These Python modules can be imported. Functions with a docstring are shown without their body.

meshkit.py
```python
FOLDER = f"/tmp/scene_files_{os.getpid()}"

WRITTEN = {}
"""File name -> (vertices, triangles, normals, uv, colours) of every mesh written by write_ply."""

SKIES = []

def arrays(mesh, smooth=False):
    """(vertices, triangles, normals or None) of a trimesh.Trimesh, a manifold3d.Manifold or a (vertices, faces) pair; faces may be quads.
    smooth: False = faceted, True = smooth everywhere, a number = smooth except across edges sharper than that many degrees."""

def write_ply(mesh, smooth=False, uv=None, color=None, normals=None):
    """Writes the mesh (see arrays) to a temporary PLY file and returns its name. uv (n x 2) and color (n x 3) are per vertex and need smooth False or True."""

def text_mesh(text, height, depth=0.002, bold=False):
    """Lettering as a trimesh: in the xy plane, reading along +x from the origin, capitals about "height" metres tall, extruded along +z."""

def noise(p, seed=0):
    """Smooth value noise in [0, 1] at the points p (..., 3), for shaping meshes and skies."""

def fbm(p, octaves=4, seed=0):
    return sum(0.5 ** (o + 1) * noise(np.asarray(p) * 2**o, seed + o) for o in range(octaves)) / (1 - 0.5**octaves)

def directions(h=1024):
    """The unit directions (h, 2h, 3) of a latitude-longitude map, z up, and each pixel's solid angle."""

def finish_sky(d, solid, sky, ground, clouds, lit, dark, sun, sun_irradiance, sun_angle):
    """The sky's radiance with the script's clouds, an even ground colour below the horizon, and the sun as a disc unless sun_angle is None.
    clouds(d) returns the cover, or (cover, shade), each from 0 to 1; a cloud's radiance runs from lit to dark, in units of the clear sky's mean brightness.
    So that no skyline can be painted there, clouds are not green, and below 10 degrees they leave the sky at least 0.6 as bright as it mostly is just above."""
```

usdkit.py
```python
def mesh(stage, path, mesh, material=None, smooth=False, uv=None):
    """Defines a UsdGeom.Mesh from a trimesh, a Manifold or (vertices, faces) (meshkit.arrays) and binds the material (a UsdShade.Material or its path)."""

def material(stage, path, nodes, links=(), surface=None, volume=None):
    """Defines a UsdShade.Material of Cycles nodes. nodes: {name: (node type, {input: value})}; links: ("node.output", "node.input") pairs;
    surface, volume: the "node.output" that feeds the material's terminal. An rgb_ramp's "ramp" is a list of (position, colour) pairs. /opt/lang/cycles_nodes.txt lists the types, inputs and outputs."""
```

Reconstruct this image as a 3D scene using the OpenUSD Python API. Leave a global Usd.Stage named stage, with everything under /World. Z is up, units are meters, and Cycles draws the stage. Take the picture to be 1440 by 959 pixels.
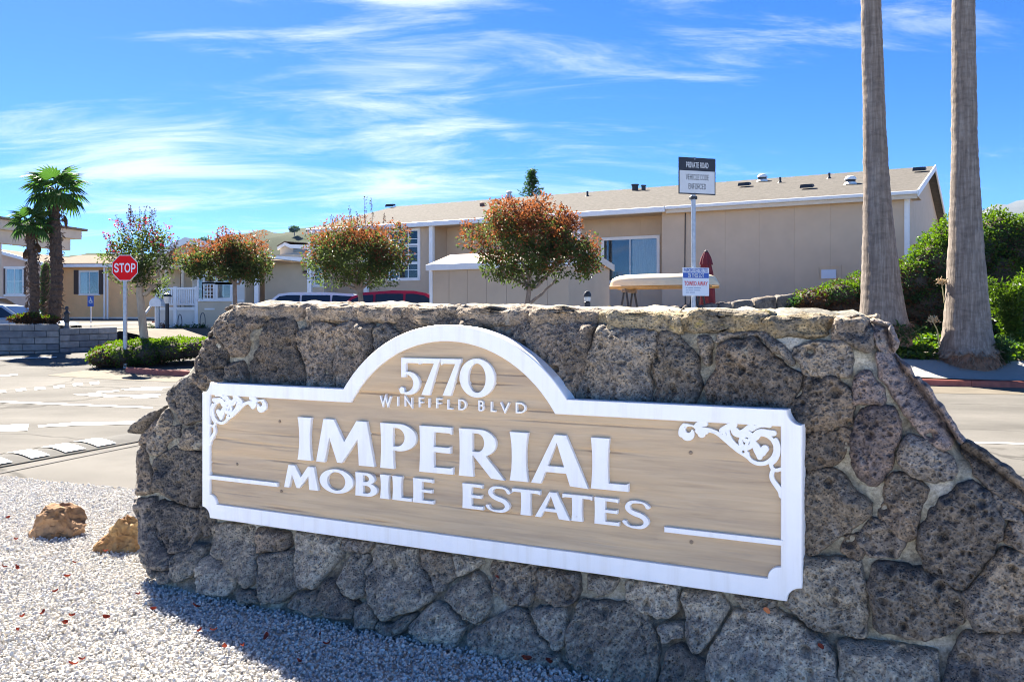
import math, random
import numpy as np, trimesh, shapely
from shapely.geometry import Polygon, LineString, Point, MultiPolygon, box as sbox
from shapely.ops import unary_union
from shapely import affinity
from scipy.spatial import Delaunay, cKDTree
from pxr import Usd, UsdGeom, UsdLux, UsdShade, Sdf, Gf, Vt
import usdkit, meshkit
from meshkit import noise, fbm

stage = Usd.Stage.CreateInMemory()
UsdGeom.SetStageUpAxis(stage, UsdGeom.Tokens.z)
UsdGeom.SetStageMetersPerUnit(stage, 1.0)
UsdGeom.Xform.Define(stage, '/World')
UsdGeom.Scope.Define(stage, '/World/Looks')

# ------------------------------------------------------------------ camera, sky, sun, exposure
F, HZ, EYE = 1270.0, 447.0, 1.5             # focal length and horizon in photo pixels (1440 x 959), eye height
EXPOSURE = 2.35
SKY_STRENGTH, SUN_STRENGTH = 0.05, 1.25
SUN_AZ, SUN_EL = math.radians(-28), math.radians(42)   # azimuth from +y towards +x
SUN = np.array([math.sin(SUN_AZ) * math.cos(SUN_EL), math.cos(SUN_AZ) * math.cos(SUN_EL), math.sin(SUN_EL)])
cam = UsdGeom.Camera.Define(stage, '/World/camera')
cam.AddTranslateOp().Set(Gf.Vec3d(0, 0, EYE))
cam.AddRotateXOp().Set(90.0)
cam.CreateHorizontalApertureAttr(36.0)
cam.CreateVerticalApertureAttr(36.0 * 681 / 1024)
cam.CreateFocalLengthAttr(36.0 * F / 1440)
cam.CreateVerticalApertureOffsetAttr(-(479.5 - HZ) * 36.0 / 1440)
cam.CreateClippingRangeAttr(Gf.Vec2f(0.05, 20000))
cam.CreateExposureAttr(EXPOSURE)

def sky_material():
    n = {'tc': ('texture_coordinate', {}),
         'sky': ('sky_texture', {'sky_type': 'single_scattering', 'sun_disc': False, 'sun_elevation': SUN_EL, 'sun_rotation': SUN_AZ,
                                 'altitude': 100.0, 'air_density': 0.42, 'aerosol_density': 0.08, 'ozone_density': 3.0}),
         'hs': ('hsv', {'hue': 0.507, 'saturation': 1.32, 'value': 1.0}),
         'bg': ('background_shader', {'strength': SKY_STRENGTH})}
    l = [('sky.color', 'hs.color')]
    # cirrus: streaky noise in direction space, thicker in a few banks
    n['sep'] = ('separate_xyz', {}); l.append(('tc.generated', 'sep.vector'))
    # project direction on a high plane: (x/z', y/z')
    n['zz'] = ('math', {'math_type': 'maximum', 'value2': 0.0}); l.append(('sep.z', 'zz.value1'))
    n['za'] = ('math', {'math_type': 'add', 'value2': 0.16}); l.append(('zz.value', 'za.value1'))
    for a in 'xy':
        n['d' + a] = ('math', {'math_type': 'divide'}); l += [('sep.' + a, 'd%s.value1' % a), ('za.value', 'd%s.value2' % a)]
    n['cv'] = ('combine_xyz', {'z': 0.0}); l += [('dx.value', 'cv.x'), ('dy.value', 'cv.y')]
    n['mp'] = ('mapping', {'rotation': (0, 0, 0.28), 'scale': (0.8, 2.1, 1.0), 'location': (0.35, 0.6, 0)}); l.append(('cv.vector', 'mp.vector'))
    n['nz'] = ('noise_texture', {'scale': 1.9, 'detail': 10.0, 'roughness': 0.66, 'distortion': 0.6}); l.append(('mp.vector', 'nz.vector'))
    n['mp2'] = ('mapping', {'rotation': (0, 0, 0.1), 'scale': (0.55, 0.9, 1.0), 'location': (2.2, 0.1, 0)}); l.append(('cv.vector', 'mp2.vector'))
    n['nb'] = ('noise_texture', {'scale': 1.0, 'detail': 2.0, 'roughness': 0.5}); l.append(('mp2.vector', 'nb.vector'))
    n['rb'] = ('map_range', {'from_min': 0.40, 'from_max': 0.62, 'to_min': -0.12, 'to_max': 0.10, 'clamp': True}); l.append(('nb.fac', 'rb.value'))
    n['sum'] = ('math', {'math_type': 'add'}); l += [('nz.fac', 'sum.value1'), ('rb.result', 'sum.value2')]
    prev = 'sum.value'
    # the banks of cirrus seen in the photograph: (azimuth, elevation, half widths, weight) in radians
    banks = [(-0.39, 0.165, 0.19, 0.050, 0.25), (-0.10, 0.245, 0.13, 0.085, 0.28), (-0.07, 0.36, 0.12, 0.04, 0.2), (0.17, 0.225, 0.15, 0.05, 0.16),
             (0.12, 0.14, 0.24, 0.030, 0.17), (0.44, 0.32, 0.14, 0.03, 0.20), (-0.36, 0.31, 0.13, 0.03, 0.12)]
    for i, (az, el, wa, we, wt) in enumerate(banks):
        c = (math.tan(az), math.tan(el))
        # gaussian in (x/y, z/y)
        n['qx%d' % i] = ('math', {'math_type': 'divide'}); l += [('sep.x', 'qx%d.value1' % i), ('sep.y', 'qx%d.value2' % i)]
        n['qz%d' % i] = ('math', {'math_type': 'divide'}); l += [('sep.z', 'qz%d.value1' % i), ('sep.y', 'qz%d.value2' % i)]
        n['ux%d' % i] = ('math', {'math_type': 'multiply_add', 'value2': 1 / wa, 'value3': -c[0] / wa}); l.append(('qx%d.value' % i, 'ux%d.value1' % i))
        n['uz%d' % i] = ('math', {'math_type': 'multiply_add', 'value2': 1 / we, 'value3': -c[1] / we}); l.append(('qz%d.value' % i, 'uz%d.value1' % i))
        n['sx%d' % i] = ('math', {'math_type': 'multiply'}); l += [('ux%d.value' % i, 'sx%d.value1' % i), ('ux%d.value' % i, 'sx%d.value2' % i)]
        n['ss%d' % i] = ('math', {'math_type': 'multiply_add'}); l += [('uz%d.value' % i, 'ss%d.value1' % i), ('uz%d.value' % i, 'ss%d.value2' % i), ('sx%d.value' % i, 'ss%d.value3' % i)]
        n['ng%d' % i] = ('math', {'math_type': 'multiply', 'value2': -1.0}); l.append(('ss%d.value' % i, 'ng%d.value1' % i))
        n['ex%d' % i] = ('math', {'math_type': 'exponent'}); l.append(('ng%d.value' % i, 'ex%d.value1' % i))
        n['yp%d' % i] = ('math', {'math_type': 'greater_than', 'value2': 0.05}); l.append(('sep.y', 'yp%d.value1' % i))
        n['ey%d' % i] = ('math', {'math_type': 'multiply'}); l += [('ex%d.value' % i, 'ey%d.value1' % i), ('yp%d.value' % i, 'ey%d.value2' % i)]
        n['ac%d' % i] = ('math', {'math_type': 'multiply_add', 'value2': wt}); l += [('ey%d.value' % i, 'ac%d.value1' % i), (prev, 'ac%d.value3' % i)]
        prev = 'ac%d.value' % i
    n['cov'] = ('map_range', {'range_type': 'smoothstep', 'from_min': 0.54, 'from_max': 0.93, 'to_min': 0.0, 'to_max': 0.75, 'clamp': True}); l.append((prev, 'cov.value'))
    n['mix'] = ('mix', {'color2': CLOUD}); l += [('cov.result', 'mix.fac'), ('hs.color', 'mix.color1'), ('mix.color', 'bg.color')]
    return usdkit.material(stage, '/World/Looks/sky', n, l, surface='bg.background')

CLOUD = (5.2, 5.5, 6.0)
dome = UsdLux.DomeLight.Define(stage, '/World/sky')
dome.CreateIntensityAttr(1.0)
UsdShade.MaterialBindingAPI.Apply(dome.GetPrim()).Bind(sky_material())
dome.GetPrim().SetCustomDataByKey('kind', 'structure')
sun = UsdLux.DistantLight.Define(stage, '/World/sun')
sun.CreateNormalizeAttr(True); sun.CreateIntensityAttr(SUN_STRENGTH); sun.CreateAngleAttr(0.5); sun.CreateColorAttr(Gf.Vec3f(1.0, 0.93, 0.83))
_z = SUN; _x = np.cross([0, 0, 1.0], _z); _x /= np.linalg.norm(_x); _y = np.cross(_z, _x)
sun.AddTransformOp().Set(Gf.Matrix4d(*_x, 0, *_y, 0, *_z, 0, 0, 0, 0, 1))

# ------------------------------------------------------------------ helpers
_names = {}
def numbered(path):
    k = _names.get(path, -1) + 1
    _names[path] = k
    return path if k == 0 else '%s_%03d' % (path, k)

def tag(p, label=None, cat=None, group=None, kind=None):
    p = p.GetPrim() if hasattr(p, 'GetPrim') else p
    for k, v in (('label', label), ('category', cat), ('group', group), ('kind', kind)):
        if v: p.SetCustomDataByKey(k, v)
    return p

def compact(m):
    """drop unused vertices"""
    v, f, _ = meshkit.arrays(m.done() if isinstance(m, MB) else m)
    u, i = np.unique(f, return_inverse=True)
    return trimesh.Trimesh(v[u], i.reshape(f.shape), process=False)

class Thing:
    """an Xform at the thing's base; its parts are meshes in local coordinates"""
    def __init__(self, name, label=None, cat=None, loc=(0, 0, 0), rz=0.0, group=None, kind=None):
        self.path = numbered('/World/' + name)
        x = UsdGeom.Xform.Define(stage, self.path)
        self.x = x
        x.AddTranslateOp().Set(Gf.Vec3d(*map(float, loc)))
        if rz: x.AddRotateZOp().Set(float(rz))
        self.loc, self.rz = np.array(loc, float), math.radians(rz)
        tag(x, label, cat, group, kind)
    def local(self, p):
        d = np.asarray(p, float) - self.loc
        c, s = math.cos(self.rz), math.sin(self.rz)
        return np.stack([c * d[..., 0] + s * d[..., 1], -s * d[..., 0] + c * d[..., 1], d[..., 2]], -1)
    def part(self, name, mesh, mat, parent=None, smooth=False, label=None, kind=None):
        path = numbered((parent or self.path) + '/' + name)
        u = usdkit.mesh(stage, path, compact(mesh), mat, smooth=smooth)
        tag(u, label, None, None, kind)
        return path

def single(name, mesh, mat, label=None, cat=None, group=None, kind=None, smooth=False):
    path = numbered('/World/' + name)
    u = usdkit.mesh(stage, path, compact(mesh), mat, smooth=smooth)
    tag(u, label, cat, group, kind)
    return path

def copy_of(src, name, label, cat, loc, rz=0.0, group=None, scale=None):
    path = numbered('/World/' + name)
    x = UsdGeom.Xform.Define(stage, path)
    x.AddTranslateOp().Set(Gf.Vec3d(*map(float, loc)))
    x.AddRotateZOp().Set(float(rz))
    x.GetPrim().GetReferences().AddInternalReference(src)
    x.GetPrim().SetInstanceable(True)
    tag(x, label, cat, group)
    return path

class MB:
    """collects geometry into one mesh"""
    def __init__(self): self.v, self.f, self.n = [], [], 0
    def add(self, v, f):
        v, f = np.asarray(v, float), np.asarray(f, int)
        if f.shape[1] == 4: f = np.vstack([f[:, [0, 1, 2]], f[:, [0, 2, 3]]])
        self.v.append(v); self.f.append(f + self.n); self.n += len(v); return self
    def tm(self, m): return self.add(m.vertices, m.faces)
    def box(self, x0, x1, y0, y1, z0, z1):
        v = [(x, y, z) for z in (z0, z1) for x, y in ((x0, y0), (x1, y0), (x1, y1), (x0, y1))]
        return self.add(v, [(3, 2, 1, 0), (4, 5, 6, 7), (0, 1, 5, 4), (1, 2, 6, 5), (2, 3, 7, 6), (3, 0, 4, 7)])
    def rbox(self, x0, x1, y0, y1, z0, z1, b=0.01):
        """box with chamfered edges"""
        import itertools
        pts = []
        for sx, sy, sz in itertools.product((0, 1), repeat=3):
            x, y, z = (x0, x1)[sx], (y0, y1)[sy], (z0, z1)[sz]
            ix, iy, iz = (b, -b)[sx], (b, -b)[sy], (b, -b)[sz]
            pts += [(x, y + iy, z + iz), (x + ix, y, z + iz), (x + ix, y + iy, z)]
        h = trimesh.convex.convex_hull(np.array(pts))
        return self.tm(h)
    def tube(self, pts, r, n=8, cap=True):
        pts = np.asarray(pts, float); m = len(pts)
        r = np.broadcast_to(np.asarray(r, float), (m,))
        t = np.gradient(pts, axis=0); t /= np.maximum(np.linalg.norm(t, axis=1, keepdims=True), 1e-9)
        ref = np.array([0, 0, 1.0]) if abs(t[:, 2]).mean() < 0.8 else np.array([1.0, 0, 0])
        a = np.cross(t, ref); a /= np.maximum(np.linalg.norm(a, axis=1, keepdims=True), 1e-9); b = np.cross(t, a)
        th = np.arange(n) / n * 2 * np.pi
        v = (pts[:, None] + r[:, None, None] * (np.cos(th)[None, :, None] * a[:, None] + np.sin(th)[None, :, None] * b[:, None])).reshape(-1, 3)
        f = []
        for i in range(m - 1):
            for k in range(n):
                f.append((i * n + k, (i + 1) * n + k, (i + 1) * n + (k + 1) % n, i * n + (k + 1) % n))
        self.add(v, f)
        if cap:
            for i, c in ((0, pts[0]), (m - 1, pts[-1])):
                ring = v[i * n:(i + 1) * n]
                self.add(np.vstack([ring, c]), [((k + 1) % n, k, n) if i else (k, (k + 1) % n, n) for k in range(n)])
        return self
    def lathe(self, prof, c=(0, 0, 0), n=20):
        """prof: (radius, z) from the bottom up"""
        prof = np.asarray(prof, float); th = np.arange(n) / n * 2 * np.pi
        v = np.stack([prof[:, None, 0] * np.cos(th), prof[:, None, 0] * np.sin(th), np.broadcast_to(prof[:, None, 1], (len(prof), n))], -1).reshape(-1, 3) + np.asarray(c, float)
        f = [(i * n + k, i * n + (k + 1) % n, (i + 1) * n + (k + 1) % n, (i + 1) * n + k) for i in range(len(prof) - 1) for k in range(n)]
        return self.add(v, f)
    def prism(self, poly, axis, a0, a1):
        """polygon extruded along an axis: axis 'y': poly in (x, z); 'x': poly in (y, z); 'z': poly in (x, y)"""
        for g in getattr(poly, 'geoms', [poly]):
            m = trimesh.creation.extrude_polygon(g, 1.0, engine='earcut')
            v = np.array(m.vertices); f = np.array(m.faces); h = a0 + (a1 - a0) * v[:, 2]
            if axis == 'z': w = np.stack([v[:, 0], v[:, 1], h], 1); flip = a1 < a0
            elif axis == 'y': w = np.stack([v[:, 0], h, v[:, 1]], 1); flip = a1 > a0
            else: w = np.stack([h, v[:, 0], v[:, 1]], 1); flip = a1 < a0
            self.add(w, f[:, ::-1] if flip else f)
        return self
    def done(self):
        return trimesh.Trimesh(np.vstack(self.v), np.vstack(self.f), process=False)

def ray(px, py): return np.array([(px - 720) / F, 1.0, (HZ - py) / F])
def at(px, py, Y): return np.array([0, 0, EYE]) + ray(px, py) * Y

# ------------------------------------------------------------------ materials
def ramp2(a, b): return [(0.3, a), (0.7, b)]
def mat(name, col, rough=0.8, var=0.0, scale=6.0, bump=0.0, bscale=60.0, bdist=0.01, spec=0.5, metal=0.0, col2=None, detail=5.0, island=0.0, stretch=None, extra=None):
    """principled material; colour varies by noise between col*(1-var) and col*(1+var) (or col and col2); fine relief by bump"""
    n = {'g': ('geometry', {}), 'p': ('principled_bsdf', {'roughness': rough, 'specular_ior_level': spec, 'metallic': metal, 'base_color': col})}
    l = []
    src = 'g.position'
    if stretch:
        n['mp'] = ('mapping', {'scale': stretch}); l.append(('g.position', 'mp.vector')); src = 'mp.vector'
    c = None
    if var or col2:
        a = tuple(x * (1 - var) for x in col); b = col2 or tuple(min(1, x * (1 + var)) for x in col)
        n['nz'] = ('noise_texture', {'scale': scale, 'detail': detail, 'roughness': 0.6}); n['rp'] = ('rgb_ramp', {'ramp': ramp2(a, b)})
        l += [(src, 'nz.vector'), ('nz.fac', 'rp.fac')]; c = 'rp.color'
    if island:
        n['mr'] = ('map_range', {'to_min': 1 - island, 'to_max': 1 + island}); l.append(('g.random_per_island', 'mr.value'))
        n['hv'] = ('hsv', {'color': col}); l.append(('mr.result', 'hv.value'))
        if c: l.append((c, 'hv.color'))
        c = 'hv.color'
    if c: l.append((c, 'p.base_color'))
    if bump:
        n['bz'] = ('noise_texture', {'scale': bscale, 'detail': 6.0, 'roughness': 0.65}); n['b'] = ('bump', {'strength': bump, 'distance': bdist})
        l += [(src, 'bz.vector'), ('bz.fac', 'b.height'), ('b.normal', 'p.normal')]
    return usdkit.material(stage, '/World/Looks/' + name, n, l, surface='p.BSDF')

def leaf_mat(name, stops, trans=0.35, rough=0.45, gain=1.0):
    """leaf colours picked per leaf; some light passes through"""
    stops = [(a, tuple(gain * x for x in c)) for a, c in stops]
    n = {'g': ('geometry', {}), 'rp': ('rgb_ramp', {'ramp': stops}), 'p': ('principled_bsdf', {'roughness': rough, 'specular_ior_level': 0.35}),
         't': ('translucent_bsdf', {}), 'm': ('mix_closure', {'fac': trans}), 'hv': ('hsv', {'saturation': 1.15, 'value': 1.35})}
    l = [('g.random_per_island', 'rp.fac'), ('rp.color', 'p.base_color'), ('rp.color', 'hv.color'), ('hv.color', 't.color'), ('p.BSDF', 'm.closure1'), ('t.BSDF', 'm.closure2')]
    return usdkit.material(stage, '/World/Looks/' + name, n, l, surface='m.closure')

def glass_mat(name, tint=(0.85, 0.9, 0.92), rough=0.02):
    n = {'t': ('transparent_bsdf', {'color': tint}), 'g': ('glossy_bsdf', {'color': (1, 1, 1), 'roughness': rough}), 'f': ('fresnel', {'IOR': 1.75}), 'm': ('mix_closure', {})}
    return usdkit.material(stage, '/World/Looks/' + name, n, [('f.fac', 'm.fac'), ('t.BSDF', 'm.closure1'), ('g.BSDF', 'm.closure2')], surface='m.closure')

# ------------------------------------------------------------------ ground
def gz(x, y):
    x, y = np.asarray(x, float), np.asarray(y, float)
    z = 0.033 * np.clip(y - 14, 0, 46)
    m = np.clip((y - 18.05) / 1.5, 0, 1) * np.clip((x - 4.5) / 2.0, 0, 1)            # planting bed under the two palms
    z = z + 0.34 * m * m * (3 - 2 * m)
    return z

def yard_z(x, y):
    """raised yard round the tan house"""
    return np.interp(x, [-12, -6, 0, 3, 7, 30], [0.62, 0.7, 0.95, 1.35, 1.7, 1.75])

def G(px, py):
    r = ray(px, py); Y = 10.0
    lo, hi = 0.5, 400.0
    for _ in range(60):
        mid = 0.5 * (lo + hi)
        if EYE + r[2] * mid > gz(r[0] * mid, mid): lo = mid
        else: hi = mid
    return np.array([r[0] * lo, lo, float(gz(r[0] * lo, lo))])

def asphalt_mat():
    n = {'g': ('geometry', {}), 'p': ('principled_bsdf', {'roughness': 0.95, 'specular_ior_level': 0.08}), 'n1': ('noise_texture', {'scale': 0.45, 'detail': 9.0, 'roughness': 0.62}),
         'r1': ('rgb_ramp', {'ramp': [(0.32, (0.100, 0.095, 0.085)), (0.5, (0.130, 0.123, 0.110)), (0.68, (0.155, 0.146, 0.130))]}), 'n2': ('noise_texture', {'scale': 110.0, 'detail': 4.0, 'roughness': 0.8}), 'r2': ('rgb_ramp', {'ramp': [(0.35, (0.72,) * 3), (0.65, (1.25,) * 3)]}),
         'm1': ('mix', {'mix_type': 'multiply', 'fac': 1.0}), 'nw': ('noise_texture', {'scale': 1.3, 'detail': 5.0}), 'ad': ('mix', {'mix_type': 'add', 'fac': 0.5}), 'v': ('voronoi_texture', {'feature': 'distance_to_edge', 'scale': 0.33}), 'rv': ('rgb_ramp', {'ramp': [(0.0, (0.45,) * 3), (0.006, (0.6,) * 3), (0.012, (1, 1, 1))]}),
         'm2': ('mix', {'mix_type': 'multiply', 'fac': 0.8}), 'mp': ('mapping', {'scale': (0.06, 0.7, 1)}), 'n3': ('noise_texture', {'scale': 1.0, 'detail': 4.0}), 'r3': ('rgb_ramp', {'ramp': [(0.4, (0.88,) * 3), (0.6, (1.08,) * 3)]}), 'm3': ('mix', {'mix_type': 'multiply', 'fac': 1.0}), 'b': ('bump', {'strength': 0.35, 'distance': 0.006})}
    l = [('g.position', 'n1.vector'), ('n1.fac', 'r1.fac'), ('g.position', 'n2.vector'), ('n2.fac', 'r2.fac'), ('r1.color', 'm1.color1'), ('r2.color', 'm1.color2'), ('g.position', 'nw.vector'), ('g.position', 'ad.color1'), ('nw.color', 'ad.color2'), ('ad.color', 'v.vector'), ('v.distance', 'rv.fac'), ('m1.color', 'm2.color1'), ('rv.color', 'm2.color2'),
         ('g.position', 'mp.vector'), ('mp.vector', 'n3.vector'), ('n3.fac', 'r3.fac'), ('m2.color', 'm3.color1'), ('r3.color', 'm3.color2'), ('m3.color', 'p.base_color'), ('n2.fac', 'b.height'), ('b.normal', 'p.normal')]
    return usdkit.material(stage, '/World/Looks/asphalt', n, l, surface='p.BSDF')
M_asphalt = asphalt_mat()
M_dirt = mat('dry_ground', (0.20, 0.165, 0.12), 0.95, 0.25, 1.5, 0.5, 20.0, 0.03)
M_white_paint = mat('road_paint', (0.62, 0.61, 0.58), 0.7, 0.0, 5.0, 0.2, 90.0, 0.004, col2=(0.40, 0.39, 0.36), detail=10.0, spec=0.2)
M_grey_paint = mat('road_paint_grey', (0.10, 0.096, 0.088), 0.9, 0.12, 8.0, spec=0.1)
M_concrete = mat('concrete', (0.15, 0.13, 0.10), 0.9, 0.14, 2.5, 0.3, 60.0, 0.006, spec=0.1)
M_red_kerb = mat('red_kerb_paint', (0.33, 0.085, 0.055), 0.8, 0.3, 7.0, 0.3, 50.0, 0.004)
M_gravel_base = mat('gravel_base', (0.44, 0.415, 0.37), 0.95, 0.30, 60.0, 1.0, 70.0, 0.02)

def sheet(xs, ys, fz, dz=0.0):
    X, Y = np.meshgrid(xs, ys)
    v = np.stack([X, Y, fz(X, Y) + dz], -1).reshape(-1, 3)
    nx = len(xs); i = np.arange(len(ys) - 1)[:, None] * nx + np.arange(nx - 1)[None]
    q = np.stack([i, i + 1, i + nx + 1, i + nx], -1).reshape(-1, 4)
    return (v, np.vstack([q[:, [0, 1, 2]], q[:, [0, 2, 3]]]))

def densify(poly, h):
    return shapely.segmentize(poly, h)

def ground_patch(poly, h, dz, fz=gz):
    """flat polygon draped on the ground"""
    poly = densify(poly, h); x0, y0, x1, y1 = poly.bounds
    gx, gy = np.meshgrid(np.arange(x0, x1, h), np.arange(y0, y1, h)); p = np.stack([gx.ravel(), gy.ravel()], 1)
    p = p[shapely.contains_xy(poly.buffer(-0.4 * h), p[:, 0], p[:, 1])]
    b = np.array(poly.exterior.coords)[:-1]
    return tri_in(poly, np.vstack([b, p]), lambda q: fz(q[:, 0], q[:, 1]) + dz)

def tri_in(poly, pts, zf):
    d = Delaunay(pts); t = d.simplices; c = pts[t].mean(1)
    t = t[shapely.contains_xy(poly, c[:, 0], c[:, 1])]
    a, b, c = pts[t[:, 0]], pts[t[:, 1]], pts[t[:, 2]]
    cr = (b[:, 0] - a[:, 0]) * (c[:, 1] - a[:, 1]) - (b[:, 1] - a[:, 1]) * (c[:, 0] - a[:, 0])
    t = np.where(cr[:, None] < 0, t[:, ::-1], t)
    return trimesh.Trimesh(np.column_stack([pts, zf(pts)]), t, process=False)

xs = np.concatenate([[-2500, -900, -300, -120, -60], np.arange(-40, 41, 1.0), [60, 120, 300, 900, 2500]])
ys = np.concatenate([[-400, -60, -15], np.arange(-5, 62, 1.0), [70, 90, 150, 400, 1000, 3000]])
single('ground', sheet(xs, ys, gz, -0.012), M_dirt, kind='structure')
road = Thing('road', kind='structure')
road.part('asphalt', sheet(np.concatenate([[-60], np.arange(-40, 41, 1.0), [60]]), np.concatenate([np.arange(3.5, 18.01, 0.5), [18.05], np.arange(18.5, 60, 0.5)]), lambda X, Y: 0.033 * np.clip(Y - 14, 0, 46) + np.where((X > 2.4) & (Y > 18.2), -0.3, 0), 0.0), M_asphalt)

def gpoly(px): return Polygon([tuple(G(*p)[:2]) for p in px])
def mark(px, m=M_white_paint, dz=0.006, name='painted_marking', h=0.4):
    road.part(name, ground_patch(gpoly(px), h, dz), m)

# lane lines and arrows painted on the road at the left
mark([(0, 598), (41, 596.5), (38, 606), (0, 607)], name='stop_line')
mark([(53, 598.5), (110, 593.8), (190, 593), (190, 597), (110, 598.5), (54, 601)], name='stop_line')
mark([(-40, 562.5), (0, 564), (215, 572.6), (215, 574.4), (0, 566.2), (-40, 564.5)], name='lane_line')
mark([(-60, 506.5), (80, 501.5), (80, 503), (-60, 508)], name='lane_line')
mark([(0, 527.5), (25, 526.4), (24, 528), (0, 529.5)], name='lane_line')
for a in ([(102, 555), (135, 553), (150, 554.2), (130, 557.2)], [(135, 551), (166, 549), (168, 550.5), (140, 552.6)], [(130, 556.8), (225, 554.5), (226, 556.2), (150, 558.6)],
          [(170, 547.5), (190, 546), (228, 547), (228, 548.4), (180, 549.3)], [(198, 544.6), (240, 544), (240, 545.4), (200, 546)], [(183, 558.8), (222, 557), (223, 559), (190, 560.4)]):
    mark(a, name='painted_letter_stroke')
for x0, y0, x1, y1 in ((-18, 550, 8, 549), (22, 547.5, 36, 545.8), (48, 545.3, 63, 543.9), (75, 543, 90, 541.4), (102, 539.8, 116, 538.2), (126, 538, 139, 536.6)):
    mark([(x0, y0), (x1, y1), (x1 + 1, y1 + 3.2), (x0 + 1, y0 + 3.4)], name='hump_square', h=0.3)
mark([(1300, 620.4), (1372, 621.6), (1500, 624.6), (1500, 627), (1372, 623.5), (1300, 622.0)], name='lane_line')
# speed hump with white squares
hump = Thing('speed_hump', 'low grey speed hump with white painted squares crossing the road at the left', 'speed hump')
ha, hb = G(-60, 669), G(215, 618)
hd = (hb - ha)[:2]; hl = np.linalg.norm(hd); hd /= hl; hn = np.array([-hd[1], hd[0]])
hw = 0.62
def hump_z(p): 
    w = np.clip(((p - ha[:2]) @ hn) / hw, 0, 1); return 0.012 + 0.05 * np.sin(np.pi * w)
def hump_strip(s0, s1, dz=0.0, skew=0.0, lo=0.0, hi=1.0):
    a = np.linspace(s0, s1, max(2, int((s1 - s0) / 0.2)))[:, None]; b = np.linspace(lo, hi, 9)[None] * hw
    p = ha[:2] + (a + skew * b)[..., None] * hd + b[..., None] * hn + 0 * a[..., None]
    q = p.reshape(-1, 2); v = np.column_stack([q, gz(q[:, 0], q[:, 1]) + hump_z(q) + dz]); m = b.shape[1]
    i = np.arange(len(a) - 1)[:, None] * m + np.arange(m - 1)[None]
    return (v, np.stack([i, i + m, i + m + 1, i + 1], -1).reshape(-1, 4))
hump.part('hump', hump_strip(0, hl), M_grey_paint)
for (xa, xb) in ((-45, -24), (-2, 20), (46, 72), (93, 122), (138, 164)):
    s0, s1 = [((G(x, 658 - (x + 2) * 0.188)[:2] - ha[:2]) @ hd) for x in (xa, xb)]
    hump.part('white_square', hump_strip(s0, s1, 0.012, 0.12, 0.06, 0.97), M_white_paint)
road.part('crack_seam', ground_patch(gpoly([(-40, 672.8), (215, 621.2), (215, 622.4), (-40, 674.6)]), 0.3, 0.007), mat('tar_seam', (0.05, 0.045, 0.04), 0.9))

# concrete gutter and apron in front of the planted island
road.part('gutter', ground_patch(gpoly([(66, 528), (115, 521.5), (132, 519.5), (215, 527), (420, 536), (420, 545), (235, 537), (150, 533.5), (90, 530)]), 0.4, 0.005), M_concrete)
road.part('gutter', ground_patch(gpoly([(1240, 541.5), (1500, 546), (1500, 556), (1240, 552)]), 0.5, 0.005), M_concrete)

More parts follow.
